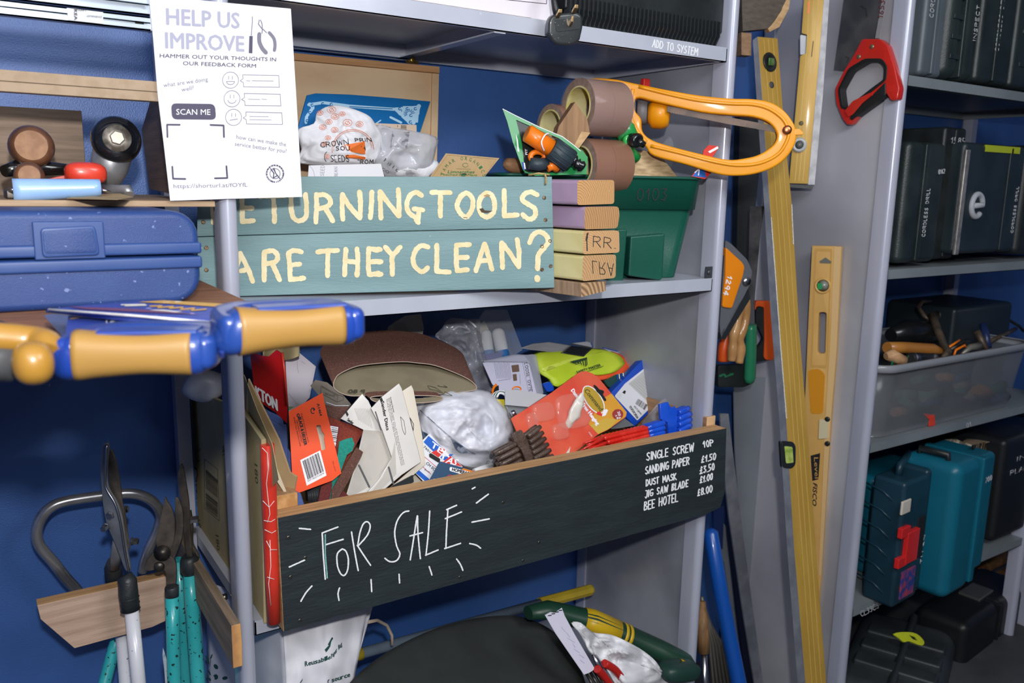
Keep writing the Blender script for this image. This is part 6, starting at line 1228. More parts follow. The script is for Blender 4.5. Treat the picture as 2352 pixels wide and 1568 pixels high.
def ell(cx, cy, a, b, rot, n=28): c_, s__ = math.cos(math.radians(rot)), math.sin(math.radians(rot)); return [(cx + a * math.cos(t) * c_ - b * math.sin(t) * s__, cy + a * math.cos(t) * s__ + b * math.sin(t) * c_) for t in [2 * math.pi * i / n for i in range(n)]]
p.poly(ell(797, 870, 180, 92, 56), 3); p.off = .0011; p.poly(ell(797, 870, 170, 80, 56), 4); p.off = .0014
p.text('Command', (688, 770), (868, 1000), (735, 745), 5, .04); p.poly([(835, 1010), (870, 1000), (900, 1060), (830, 1035)], 6); p.poly([(905, 1000), (935, 975), (960, 990), (930, 1050), (890, 1060)], 3)
p.text('Damage-Free Hanging', (540, 770), (835, 1160), (575, 745), 3, .07)
p.poly(rnd([(800, 700), (830, 720), (860, 755), (910, 770), (915, 790), (900, 810), (940, 870), (935, 888), (915, 885), (870, 820), (830, 780), (795, 720)], 8), 7)
p.poly(ell(1068, 1035, 62, 58, 0), 8); p.off = .0018; p.text('225 g', (1062, 1010), (1085, 1085), (1088, 1000), 3, .04); p.text('.5 lb', (1035, 1045), (1060, 1095), (1052, 1035), 3, .04)
p.text('HOOKS', (735, 1240), (770, 1290), (750, 1232), 3); 
p.done('print', [CR_, COR, mat('command_yellow', 'd0ae4a', rough=.3, coat=.4), WHITE, mat('command_gold', 'b99a3c', rough=.3), mat('olive_ink', '5a5220', rough=.5), RD3, BLACK, mat('maroon_print', '9e3c3a', rough=.4)], ck)
s_wh = obj('white_hook', crumple(pl.at(*c3(570, 1010), .010), (.014, .008, .038), 5, amp=.5, fr=60, M=Matrix.Rotation(.5, 4, 'Y')), mat('hook_white', 'd9d4cc', rough=.35, coat=.3), ck)
BLI = mat('hook_blister', 'f2c8bc', rough=.06, alpha=.16, spec=1, coat=.8)
for (x, y, a, b) in ((230, 1010, 120, 80), (100, 1110, 60, 70), (420, 1230, 90, 70), (560, 1000, 190, 150)):
    o_ = pl.at(*c3(x, y)); M_ = pl.M().to_3x3().to_4x4(); s__ = 4.9 * 1050
    obj('blister', MB().ball(o_, (a / s__ * 1.2, b / s__ * 1.3, .009), M_, 20, 10, sq=.55), BLI, ck)
# plug clusters
def plugs(name, lab, m, sprue, tubes, y, r, par_print=None, cols=7):
    t_ = thing(name, lab, 'wall plugs'); pl = tilt(*sprue[0], y, 0, 12)
    slab('sprue', sprue, pl, .008, m, t_, bev=.0012)
    for (a, b) in tubes:
        for row, dz in ((0, .002), (1, -.012)):
            A = pl.at(*a, dz); B = pl.at(*b, dz - .004); d = (B - A)
            mb = MB().tube([A, A.lerp(B, .08), A.lerp(B, .75), B], [r * .8, r, r, r * .82], 12)
            o_ = obj('wall_plug', mb, m, t_)
    return t_, pl
BRN = mat('brown_plug', '4a3a32', rough=.35, coat=.3, c2='5a4a42', sc=60, bump=.8, bsc=300)
t1 = [(c4(1625 + i * 18, 640 + i * 66), c4(1790 + i * 30, 520 + i * 70)) for i in range(6)]; t2_ = [(c4(1490 + i * 22, 720 + i * 66), c4(1250 + i * 30, 850 + i * 66)) for i in range(5)]
pb1, _ = plugs('wall_plug_cluster', 'cluster of brown wall plugs on their moulded strip, resting on the tray front', BRN, mp(c4, [(1440, 610), (1560, 560), (1610, 640), (1700, 850), (1725, 1000), (1640, 1010), (1560, 800), (1480, 720)]), t1 + t2_, 1.285, .0052)
REDG = mat('red_plug', 'd0261c', rough=.3, coat=.4, c2='dc3a2c', sc=30)
rp_ = thing('wall_plug_cluster', 'cluster of red ribbed wall plugs lying on the tray front', 'wall plugs'); pl = tilt(*c3(1200, 1280), 1.28, 0, 14)
for i in range(4):
    for row in (0, 1):
        y0_ = 1265 + i * 45 - row * 10; A = pl.at(*c3(650 + i * 40 + row * 60, 1440 + i * 10 - row * 75), .001 - row * .009); M_ = pl.at(*c3(900 + i * 40, y0_ + 40 - i * 0), .003 - row * .009); B = pl.at(*c3(1395 + i * 8, 1190 + i * 42 - row * 12), .003 - row * .009)
        mb = MB().tube([A, A.lerp(M_, .5), M_], [.0015, .0028, .0045], 10); n_ = 12; P3 = []; R3 = []
        for k in range(n_ * 2 + 1): P3.append(M_.lerp(B, k / (n_ * 2))); R3.append(.0056 if k % 2 else .0042)
        mb.tube(P3, R3, 12); obj('wall_plug', mb, REDG, rp_)
obj('sprue', MB().box((-.012, -.004, -.003), (.03, .004, .003), Matrix.Translation(pl.at(*c3(800, 1400), 0))), REDG, rp_, bevel=.001)
BLG = mat('blue_plug', '1448c0', rough=.3, coat=.4, c2='1c52cc', sc=30)
t1 = [(c3(1745, 1020 + i * 70), c3(1880 + (i > 0) * 20, 965 + i * 62)) for i in range(5)]; t2_ = [(c3(1590, 1130 + i * 55), c3(1400 + i * 12, 1190 + i * 45)) for i in range(3)]
pb3, _ = plugs('wall_plug_cluster', 'cluster of blue wall plugs on a strip, by the right end of the tray', BLG, mp(c3, [(1550, 920), (1640, 895), (1670, 960), (1720, 945), (1745, 1000), (1740, 1270), (1650, 1290), (1640, 1130), (1560, 1090)]), t1 + t2_, 1.29, .0072)
# small things
t_ = thing('plastic_bag', 'crumpled clear bag between the blue screw box and the blue plugs', 'bag')
dpz = lambda x, y: blob_depth(x, y, 1530, 955, 70, 45, 1.40, .03, .02, 21)
obj('film', blob(spline(mp(c3, [(1340, 1140), (1420, 1040), (1540, 900), (1660, 840), (1860, 920), (1850, 1000), (1740, 980), (1560, 1100), (1400, 1170)]), 3, True), dpz, 12), mat('bag_film3', 'b5b4bc', rough=.12, alpha=.5, spec=1, bump=.9, bsc=60), t_)
t_ = card('small_packet', 'blue and white packet at the right end of the tray', 'packet', mp(c3, [(1905, 1150), (1960, 1140), (2040, 1180), (2060, 1210), (1900, 1240)]), tilt(*c3(1980, 1190), 1.30, 0, 40), .004, MC['screw_box_blue'])
t_ = card('silver_packet', 'small packet with a shiny white header in front of the instruction card', 'packet', mp(c2, [(1360, 1020), (1500, 1018), (1860, 1080), (1640, 1225), (1362, 1200)]), tilt(*c2(1550, 1100), 1.37, 0, 18), .0012, mat('shiny_white', 'c9cacf', rough=.15, coat=.6, metal=.2))
slab('pouch', mp(c2, [(1365, 1200), (1640, 1225), (1480, 1350), (1420, 1360), (1400, 1280)]), tilt(*c2(1500, 1270), 1.372, 0, 18), .006, mat('grey_pouch', '8f949a', rough=.15, alpha=.7, coat=.5), t_, bev=.001)
obj('fitting', MB().tube([W(*c2(1440, 1270), 1.36), W(*c2(1470, 1330), 1.355)], .006, 12), CHROME, t_)
t_ = thing('saw_blade_pack', 'packet with an orange toothed edge in front of the instruction card', 'packet')
pl = tilt(*c2(1230, 1000), 1.43, 0, 10); dd = [W(*c2(1290 + (95 if k % 2 else 84) * math.cos(math.radians(110 + k * 7.5)) * 1.0, 1040 + (110 if k % 2 else 96) * -math.sin(math.radians(110 + k * 7.5))), 1.43) for k in range(16)] + [W(*c2(1290, 1100), 1.43)]
obj('toothed_disc', MB().prism(dd, (0, .001, 0)), NOR, t_); obj('dark_disc', MB().prism([W(*c2(1295 + 70 * math.cos(math.radians(100 + k * 10)), 1050 - 85 * math.sin(math.radians(100 + k * 10))), 1.428) for k in range(12)] + [W(*c2(1290, 1110), 1.428)], (0, .001, 0)), BLACK, t_)
obj('orange_ring', MB().tube([W(*c2(1500 + 50 * math.cos(t), 1010 + 28 * math.sin(t)), 1.40) for t in [i * math.pi / 8 for i in range(16)]], .0016, 8, closed=True), NOR, t_)
t_ = thing('cord_hank', 'green and yellow coiled cord half hidden behind the cotton bag', 'cord')
for i in range(5): obj('coil', MB().tube([W(*c2(*a_), 1.42 - .003 * i) for a_ in spline([(1205 + i * 14, 1110), (1235 + i * 14, 1060), (1300 + i * 12, 1035 + i * 10), (1365, 1045 + i * 16)], 4)], .0022, 8), mat('green_cord', '1f5a44', rough=.5) if i % 2 else WHITE, t_)
slab('yellow_card', mp(c2, [(1240, 1130), (1350, 1135), (1365, 1210), (1410, 1290), (1430, 1420), (1390, 1400), (1330, 1250)]), tilt(*c2(1340, 1250), 1.385, 0, 15), .001, mat('lemon_card', 'cfbf2c', rough=.4), t_)
t_ = card('blue_packet', 'small blue packet between the vest and the red hook packet', 'packet', rnd(mp(c3, [(225, 690), (310, 665), (355, 730), (350, 770), (280, 785)]), 4), tilt(*c3(290, 730), 1.44, 0, 12), .004, MC['screw_box_blue'])
t_ = card('green_packet', 'dark green and blue packets under the edge of the vest bag', 'packet', mp(c3, [(920, 660), (1050, 590), (1140, 570), (1145, 620), (1030, 750), (960, 720)]), tilt(*c3(1030, 660), 1.47, 0, 12), .004, mat('green_pack', '22453e', rough=.4))
p = CP(tilt(*c3(1030, 660), 1.469, 0, 12), 1200, 740, 4.9); [p.line([(1065 + i * 22, 590 - i * 6), (1070 + i * 22, 640 - i * 8)], 9, i % 2) for i in range(4)]; p.done('print', [MC['screw_box_blue'], WHITE], t_)
t_ = card('plastic_bag', 'dull grey bag lying between the hook packet and the blue screw box', 'bag', mp(c3, [(990, 1190), (1150, 1080), (1260, 1160), (1100, 1190), (1000, 1200)]), tilt(*c3(1120, 1140), 1.36, 0, 15), .004, mat('dull_film', '6a6e70', rough=.2, coat=.4))

# ------------------------------------------------------------ on the top shelf
ct = CR(1000, 0, 3.267)
wbx = thing('white_box', 'white cardboard box with a thin black printed frame on the top shelf', 'box')
yb_ = 1.275; xr = PY(1273, 20, yb_).x; xl = PY(1085, 20, yb_).x - .12
obj('carton', MB().box((xl, yb_, .285), (xr, 1.60, .45)), mat('box_white', 'dcd6de', rough=.5), wbx, bevel=.003, seg=2)
obj('torn_flap', MB().box((xl, yb_ - .002, .2835), (xr - .05, yb_ + .03, .287)), mat('corrugated_card', '8c8078', rough=.9, c2='5f5650', sc=80), wbx)
p = Print(PLY(yb_), .0006); p.line([(1150, -20), (1150, -2), (1255, 9), (1256, -20)], 1.2, 0); p.done('printed_frame', INK, wbx)
bd_ = thing('black_heater', 'black plastic box with vertical fins along its lower front, on the top shelf', 'tool case')
yd = 1.27; xl, xr = PY(1300, 60, yd).x, PY(1652, 100, yd).x
obj('body', MB().box((xl, yd + .004, .312), (xr + .012, 1.55, .50)), BLACK, bd_, bevel=.004)
obj('lower_body', MB().box((xl + .01, yd + .012, .286), (xr - .003, 1.53, .315)), BLACK, bd_, bevel=.003)
FIN = mat('gloss_fin', '2a2e31', rough=.16, coat=.6)
nf = 38
for i in range(nf):
    x = xl + .004 + (xr - xl - .010) * i / (nf - 1); mb = MB()
    mb.prism([V((x, yd + .003, .335)), V((x, yd - .004, .332)), V((x, yd - .004, .303)), V((x, yd + .006, .287)), V((x, yd + .014, .287)), V((x, yd + .012, .33))], (.0028, 0, 0)); obj('fin', mb, FIN, bd_)
obj('foot', MB().lathe([(.008, 0), (.009, .003)], (xr - .03, yd + .02, .2832), (0, 0, 1), 12), BLACK, bd_)
pg = thing('mains_plug', 'black three pin mains plug hanging over the front lip of the top shelf', 'plug')
pl = tilt(*ct(975, 215), 1.205, -20, -8); PLG = mat('dusty_black', '2a2e30', rough=.35, coat=.3, c2='34383a', sc=40, speck='7d8487', spt=.68, spsc=260)
slab('body', rnd(mp(ct, [(850, 150), (880, 110), (1060, 88), (1105, 115), (1110, 200), (1085, 310), (1020, 340), (900, 335), (845, 260)]), 8), pl, .022, PLG, pg, bev=.005, res=3)
slab('face', rnd(mp(ct, [(890, 150), (1085, 130), (1090, 215), (910, 240)]), 5), Plane(pl.o + pl.n * .0015, pl.n), .002, PLG, pg)
BR = mat('brass_pin', 'b89a70', rough=.3, metal=.9)
for (x, y, w_, h_) in ((915, 125, .0032, .0085), (1035, 92, .0032, .0085), (1007, 185, .002, .010)):
    o_ = pl.at(*ct(x, y)); u_ = pl.u; v_ = pl.v; n_ = pl.n
    mb = MB(); P3 = [o_ + u_ * sx * w_ * 1.0 + v_ * sy * w_ * .9 for sx, sy in ((-1, -1), (1, -1), (1, 1), (-1, 1))] if w_ > .0025 else [o_ + u_ * sx * .002 + v_ * sy * .0045 for sx, sy in ((-1, -1), (1, -1), (1, 1), (-1, 1))]
    mb.prism(P3, (n_ + v_ * .5) * .017); obj('pin', mb, BR, pg, bevel=.0006)
obj('cable', MB().tube([pl.at(*ct(930, 110), -.010), pl.at(*ct(915, 60), -.012), pl.at(*ct(905, 10), -.012), pl.at(*ct(905, -60), -.02), V((PY(1290, -20, 1.3).x, 1.33, .40))], [.007, .0062, .0052, .0045, .0045], 12), BLACK, pg)

# ------------------------------------------------------------ under the tray, on the bottom shelf
cb = CR(1150, 1050, 3.027)
t_ = thing('garden_kneeler', 'large rounded dark grey fabric seat under the tray, bottom centre', 'seat')
DF = mat('dark_fabric', '2b2f2f', rough=.85, c2='323737', sc=7, bump=.3, bsc=250, speck='4d5250', spt=.76, spsc=40)
ol = spline([(700, 1640), (780, 1590), (830, 1540), (900, 1490), (1000, 1443), (1100, 1418), (1190, 1415), (1260, 1442), (1310, 1490), (1345, 1568), (1360, 1660), (1000, 1720)], 4, True)
depk = lambda x, y: 1.50 - max(0, (y - 1400)) * .0013 + .003 * noise.noise(V((x * .02, y * .02, 2)))
obj('cushion', blob(ol, depk, 10), DF, t_)
t_ = thing('telescopic_pole', 'grey tube pole with a yellow hexagonal grip lying behind the dark seat', 'pole')
A, B, C3 = W(790, 1512, 1.50), W(1240, 1385, 1.55), W(1360, 1353, 1.56); D3 = W(830, 1500, 1.505)
YP = mat('yellow_grip', 'b8a02c', rough=.5, c2='a8922a', sc=12); GP = mat('grey_tube', '5c6a78', rough=.4)
obj('tube', MB().tube([A, D3, B], .0115, 16), GP, t_); g = MB().tube([B, C3 - (C3 - B) * .04, C3], [.0145, .0145, .011], 8); g.s = [False] * len(g.s); obj('grip', g, YP, t_)
obj('end_sleeve', MB().tube([A - (B - A).normalized() * .02, D3], .0135, 14), YP, t_)
tg = thing('trimmer', 'dark green and yellow garden trimmer lying on the bottom shelf', 'trimmer')
DG = mat('tool_green', '173528', rough=.4, c2='1c3e2f', sc=9); TY = mat('tool_yellow', 'c9a51e', rough=.4)
P3 = [W(*cb(190, 1080), 1.42), W(*cb(330, 1060), 1.42), W(*cb(520, 1110), 1.40), W(*cb(640, 1140), 1.38), W(*cb(900, 1250), 1.34), W(*cb(1100, 1340), 1.30), W(*cb(1280, 1440), 1.26), W(*cb(1340, 1480), 1.25)]
obj('body', MB().tube(P3, [.018, .026, .030, .032, .031, .031, .034, .018], 20, flat=.8), DG, tg)
obj('yellow_band', MB().tube([P3[2].lerp(P3[3], .5), P3[3], P3[3].lerp(P3[4], .65), ], [.0318, .0332, .0328], 20, flat=.8), TY, tg)
for i in range(2): q2 = P3[3].lerp(P3[4], .75 + .12 * i); obj('stripe', MB().tube([q2, q2 + (P3[4] - P3[3]).normalized() * .008], .0326, 20, flat=.8), TY, tg)
obj('shoe', MB().ball(W(*cb(1240, 1480), 1.22), (.055, .03, .020), Matrix.Rotation(.25, 4, 'Y'), 24, 12, sq=.6), mat('shoe_green', '1d3a32', rough=.45), tg)
obj('badge', MB().prism([W(*cb(1255, 1400), 1.222), W(*cb(1300, 1425), 1.222), W(*cb(1270, 1428), 1.222)], (0, .004, 0)), TY, tg)
t_ = thing('dust_cloth', 'crumpled white cloth over the green trimmer', 'cloth')
depw = lambda x, y: blob_depth(x, y, 1430, 1500, 120, 90, 1.30, .05, .03, 14) - (y - 1450) * .0004
obj('cloth', blob(spline(mp(cb, [(490, 1150), (560, 1150), (640, 1215), (760, 1230), (880, 1280), (1000, 1350), (1080, 1420), (1130, 1490), (1230, 1560), (1150, 1640), (900, 1660), (800, 1580), (740, 1480), (640, 1390), (590, 1310), (560, 1240)]), 3, True), depw, 26), mat('white_cloth', 'd6d6da', rough=.8, bump=.8, bsc=35), t_)
t_ = thing('paper_tag', 'long white torn paper strip with faint handwriting on top of the tools', 'paper')
pl = tilt(*cb(480, 1280), 1.24, 10, 30)
slab('strip', mp(cb, [(308, 1095), (345, 1075), (375, 1080), (425, 1045), (445, 1100), (520, 1240), (655, 1470), (620, 1495), (580, 1510), (380, 1220)]), pl, .001, mat('lilac_paper', 'cbc7d8', rough=.6), t_)
p = CP(pl, 1150, 1050, 3.027); [p.line([(420 + i * 22 + (i % 2) * 14, 1180 + i * 38), (450 + i * 22 + (i % 3) * 10, 1215 + i * 36)], 2.5, 0) for i in range(7)]; [p.line([(330 + i * 25, 1100 - i * 12), (350 + i * 25, 1098 - i * 12)], 7, 1) for i in range(4)]; p.done('handwriting', [mat('faint_pen', '9a93b4', rough=.7), INK], t_)
t_ = thing('pliers', 'pliers with red grips at the bottom edge beside the white cloth', 'pliers')
obj('jaws', MB().tube([W(*cb(640, 1360), 1.23), W(*cb(680, 1430), 1.22), W(*cb(720, 1480), 1.215)], [.006, .012, .010], 12, flat=.6), CHROME, t_)
obj('grip', MB().tube([W(*cb(*a_), 1.205) for a_ in spline([(670, 1470), (700, 1500), (740, 1550), (800, 1640)], 4)], .0085, 12), mat('red_grip', 'b3201c', rough=.35), t_)
obj('grip', MB().tube([W(*cb(*a_), 1.215) for a_ in spline([(720, 1430), (800, 1480), (850, 1560), (860, 1660)], 4)], .0085, 12), MC['red_grip'], t_)
t_ = thing('screwdrivers', 'dark steel shafts of tools poking out under the paper strip', 'tool')
for i in range(3): obj('shaft', MB().tube([W(*cb(590 + i * 26, 1490 - i * 10), 1.23), W(*cb(650 + i * 30, 1600 - i * 8), 1.20)], .0035, 8), DSTEEL, t_)
# ------------------------------------------------------------ tools hanging and leaning between the two shelving units
GOLD = mat('level_gold', 'bb9440', rough=.42, metal=.15, c2='c59e48', sc=6, stretch=(4, 4, .6), coat=.2); GOLDL = mat('level_gold_line', 'd8b860', rough=.4)
ALU = mat('level_edge_alu', '888c96', rough=.35, metal=.5, c2='9da1aa', sc=20)
XL = 1.715
T0, B0 = PX(1763, 84, XL), PX(1872, 1568, XL)
LP = by3(T0, B0, T0 + V((1, 0, 0)))
bl_ = thing('spirit_level', 'long gold spirit level leaning in the gap, in front of the smaller level', 'level')
ext = lambda a, b, t: (a[0] + (b[0] - a[0]) * t, a[1] + (b[1] - a[1]) * t)
face = [(1740, 84), (1786, 88), (1802, 300), (1820, 480), (1836, 760), (1852, 950), (1874, 1260), (1898, 1568), ext((1874, 1260), (1898, 1568), 1.5), ext((1824, 1260), (1850, 1568), 1.5), (1850, 1568), (1824, 1260), (1805, 950), (1787, 720), (1769, 480), (1753, 260)]
P3 = [LP.at(*a) for a in face]; mb = MB(); mb.prism(P3, (.012, .020, 0), 0, mside=1); obj('beam', mb, [GOLD, ALU], bl_, bevel=.0008, seg=1)
obj('side_channel', MB().prism([LP.at(*a) for a in ((1729, 92), (1740, 84), (1753, 260), (1769, 480), (1787, 720), (1805, 950), (1824, 1260), (1850, 1568), (1832, 1568), (1808, 1260), (1789, 950), (1770, 720), (1756, 480), (1740, 260))], (.012, .006, 0)), ALU, bl_)
p = Print(LP, .0006)
for t in (.3, .52, .75): p.line([((1740 + 46 * t), 90), ((1769 + 51 * t), 480), ((1805 + 47 * t), 950), ((1850 + 48 * t), 1568)], 1.2, 0)
for a, b in (((1771, 500), (1793, 800)), ((1793, 800), (1806, 960)), ((1818, 470), (1822, 560))): p.line([a, b], 2.2, 1, .5)
p.done('wear_line', [GOLDL, mat('bare_alu', 'd9d5cc', rough=.4)], bl_)
def lathe_on(pl, px, py, prof, name, m, par, off=0, n=24, sm=True): return obj(name, MB().lathe(prof, pl.at(px, py, off), pl.n, n, sm=sm), m, par)
v_ = lathe_on(LP, 1767, 143, [(.024, 0), (.024, .003), (.017, .003), (.016, .001), (0, .001)], 'vial_ring', BLACK, bl_)
obj('vial', MB().box((-.010, -.004, -.009), (.010, 0, .009), Matrix.Translation(LP.at(1767, 143, .004))), mat('green_vial', '3f6a2a', rough=.15, coat=.6), v_, bevel=.002)
lathe_on(LP, 1772, 195, [(.0085, 0), (.0085, .001), (0, .001)], 'hang_hole', mat('hole_grey', '4a4c50', rough=.7), bl_)
v_ = slab('vial_housing', rnd([(1796, 1012), (1822, 1014), (1828, 1024), (1828, 1066), (1820, 1076), (1800, 1074)], 6), Plane(LP.o + LP.n * .004, LP.n), .012, BLACK, bl_, bev=.001)
slab('vial', rnd([(1802, 1024), (1820, 1026), (1823, 1062), (1806, 1064)], 3), Plane(LP.o + LP.n * .005, LP.n), .003, mat('lime_vial', 'b9c96a', rough=.15, coat=.6, c2='8ea843', sc=60), v_)

PB_ = Plane(V((1.90, 1.45, 0)), (-.80, -.60, 0))
l2_ = thing('spirit_level', 'gold spirit level with a pale edge hanging on the right unit side, top right', 'level')
slab('beam', [(1848, -20), (1894, -20), (1880, 150), (1856, 422), (1812, 421), (1830, 220), (1838, 128), (1852, 122), (1854, 80), (1841, 76)], PB_, .022, GOLD, l2_, bev=.0008)
slab('edge_rail', [(1894, -20), (1906, -20), (1890, 220), (1871, 424), (1856, 424), (1880, 150)], PB_, .024, mat('pale_edge', 'c9c8cc', rough=.45, c2='aeadb3', sc=40), l2_)
slab('end_cap', [(1813, 423), (1868, 426), (1866, 434), (1815, 430)], PB_, .022, BLACK, l2_)
slab('vial', rnd([(1838, 80), (1852, 82), (1850, 124), (1838, 126)], 3), Plane(PB_.o - PB_.n * .006, PB_.n), .006, mat('vial_silver', 'b9bcc2', rough=.2, coat=.5), l2_)
r_ = lathe_on(PB_, 1836, 333, [(.019, 0), (.019, .008), (.012, .010), (.011, .008), (0, .008)], 'end_vial_cap', mat('white_ring', 'b9bab8', rough=.35, coat=.3), l2_)
lathe_on(PB_, 1836, 333, [(.0105, .0085), (0, .009)], 'vial_window', mat('window_grey', '6c6f6c', rough=.2), r_)
lathe_on(PB_, 1840, 283, [(.006, 0), (.005, .001), (0, .001)], 'rivet', mat('dark_rivet', '6a5a3c', rough=.5), l2_)
p = Print(PB_, .0005); [p.line([(1859 + i * 10, 0), (1850 + i * 9, 150), (1826 + i * 9, 415)], 1.2, 0) for i in range(3)]; p.line([(1868, 95), (1864, 130)], 2, 2); p.line([(1858, 5), (1857, 30)], 5, 1); p.done('print', [GOLDL, NOR, mat('dark_print', '5a4a2c', rough=.6)], l2_)
PC_ = Plane(V((1.915, 1.40, 0)), (-.93, -.36, 0))
l3_ = thing('spirit_level', 'pale yellow plastic level with a slot and an orange patch, right of the long level', 'level')
CRM = mat('level_cream', 'd2a660', rough=.45, c2='c99c56', sc=5)
slab('body', [(1865, 564), (1932, 566), (1921, 800), (1908, 960), (1897, 1130), (1886, 1320), (1874, 1440), (1870, 1440), (1850, 1180), (1846, 960), (1850, 880), (1857, 720)], PC_, .020, CRM, l3_, holes=[rnd([(1880, 717), (1898, 717), (1895, 812), (1877, 812)], 6)], bev=.0015)
slab('edge', [(1916, 567), (1932, 566), (1921, 800), (1908, 960), (1886, 1320), (1880, 1320), (1896, 960), (1906, 800)], Plane(PC_.o + PC_.n * .001, PC_.n), .004, mat('level_edge', 'd9b47c', rough=.4), l3_)
slab('recess_rim', rnd([(1872, 570), (1912, 571), (1903, 800), (1898, 845), (1862, 843)], 4), Plane(PC_.o + PC_.n * .0008, PC_.n), .001, mat('level_recess', 'c89a52', rough=.5), l3_, holes=[rnd([(1876, 576), (1908, 577), (1899, 838), (1866, 838)], 4)])
slab('hang_hole', [(1882, 600), (1896, 591), (1910, 601), (1908, 605), (1884, 604)], Plane(PC_.o + PC_.n * .0012, PC_.n), .001, mat('slot_dark', '6b6a60', rough=.7), l3_)
lathe_on(PC_, 1890, 656, [(.022, 0), (.021, .003), (.0165, .003), (.016, .001)], 'vial_rim', CRM, l3_)
vv = lathe_on(PC_, 1890, 656, [(.016, .0015), (0, .002)], 'vial', mat('vial_grey', '767a72', rough=.12, coat=.8, c2='8f9288', sc=60), l3_)
slab('vial_liquid', [(1878, 650), (1888, 650), (1888, 664), (1878, 664)], Plane(PC_.o + PC_.n * .0025, PC_.n), .0006, mat('vial_green', '2f9a5a', rough=.2), vv)
slab('patch', rnd([(1856, 850), (1880, 846), (1895, 858), (1890, 950), (1862, 950)], 8), Plane(PC_.o + PC_.n * .001, PC_.n), .001, mat('orange_patch', 'cf8a1c', rough=.45), l3_)
slab('vial_holder', rnd([(1882, 962), (1903, 966), (1902, 1006), (1880, 1008)], 3), Plane(PC_.o + PC_.n * .004, PC_.n), .006, mat('holder_cream', 'cfc3a0', rough=.4), l3_)
for y in (962, 1018): lathe_on(PC_, 1901, y, [(.007, 0), (.007, .004), (.003, .005)], 'rubber_ring', BLACK, l3_, n=14)
p = Print(PC_, .0007); p.poly([(1862, 1046), (1884, 1040), (1880, 1100), (1866, 1104)], 0); p.off = .001; p.text('Level', (1870, 1050), (1872, 1098), (1880, 1050), 1); p.text('FISCO', (1868, 1108), (1866, 1160), (1878, 1110), 0, .05, .2); p.done('lettering', [INK, CRM], l3_)

wbd = thing('wooden_board', 'weathered wooden board with cut corners at the top of the gap', 'board')
PW = Plane(V((1.62, 1.50, 0)), (-.35, -.93, 0))
slab('board', [(1703, -25), (1800, -25), (1806, 0), (1795, 22), (1772, 58), (1764, 66), (1706, 72)], PW, .03, wood('weathered_wood', '5f554b', '4b433b', axis=0), wbd, bev=.001)
slab('cut_edge', [(1801, -25), (1818, -25), (1812, 20), (1790, 62), (1768, 73), (1764, 66), (1778, 50), (1796, 22)], Plane(PW.o - PW.n * .001, PW.n), .02, WOODL, wbd)
slab('block', [(1703, 74), (1726, 76), (1726, 128), (1703, 126)], PW, .03, wood('block_tan', '9a7a5c', '7f6248', axis=0), wbd)

PS = Plane(V((1.918, 1.40, 0)), (-1, -.06, 0)); cs = CR(1650, 0, 2.2393)
hs = thing('hand_saw', 'hand saw with a red and black handle hanging on the side of the right unit', 'saw')
slab('blade', [(1942, -25), (2034, -25), (2032, 20), (2020, 88), (1985, 95), (1940, 162), (1916, 159)], Plane(PS.o - PS.n * .006, PS.n), .002, mat('saw_blade_grey', '55565a', rough=.38, metal=.6, c2='6c6c6c', sc=14), hs)
slab('back_edge', [(2030, -25), (2042, -25), (2020, 88), (2010, 88)], Plane(PS.o - PS.n * .005, PS.n), .002, mat('blade_bright', 'b5b2b4', rough=.35, metal=.5), hs)
SR = mat('saw_red', 'c92a20', rough=.32, coat=.3, c2='c0261c', sc=10); SBK = mat('saw_rubber', '191b1b', rough=.5)
outl = [cs(*a) for a in ((738, 200), (832, 200), (870, 235), (905, 340), (930, 455), (920, 512), (885, 518), (862, 480), (858, 490), (720, 590), (680, 640), (662, 643), (636, 610), (603, 530), (598, 455), (640, 370), (690, 290))]
hole = [cs(*a) for a in ((640, 548), (628, 460), (680, 365), (760, 318), (830, 318), (852, 345), (848, 408), (790, 450), (720, 505), (660, 552))]
slab('handle', rnd(outl, 5), PS, .024, SR, hs, holes=[rnd(hole, 6)], bev=.003)
rg_ = [cs(*a) for a in ((628, 560), (612, 460), (668, 350), (752, 300), (840, 300), (868, 340), (862, 412), (800, 462), (725, 520), (668, 566))]
slab('grip_lining', rnd(rg_, 8), Plane(PS.o + PS.n * .002, PS.n), .026, SBK, hs, holes=[rnd(hole, 6)], bev=.001)
slab('grip', rnd([cs(*a) for a in ((858, 420), (860, 490), (720, 590), (684, 620), (672, 608), (700, 560), (780, 500))], 5), Plane(PS.o + PS.n * .003, PS.n), .028, SBK, hs, bev=.002)
slab('grip_flash', rnd([cs(*a) for a in ((650, 570), (690, 520), (785, 475), (788, 490), (740, 530), (690, 590), (668, 600))], 4), Plane(PS.o + PS.n * .004, PS.n), .004, SR, hs)
for x, y in ((790, 240), (722, 292)): lathe_on(PS, *cs(x, y), [(.0055, 0), (.0055, .001), (0, .001)], 'screw', mat('screw_olive', '8c8266', rough=.4, metal=.6), hs, n=14)
p = Print(PS, .001); 
q = CP(Plane(PS.o - PS.n * .005, PS.n), 1650, 0, 2.2393, .0006); q.hand('1653', (845, 95), (858, 5), (820, 90), 4, 0, .5); q.line([(735, 30), (760, 45), (765, 85)], 5, 1); q.line([(655, 290), (672, 300), (660, 320)], 4, 1); q.done('print', [mat('maroon_pen', '5e2b2b', rough=.7), mat('black_pen', '2c2c2c', rough=.7)], hs)

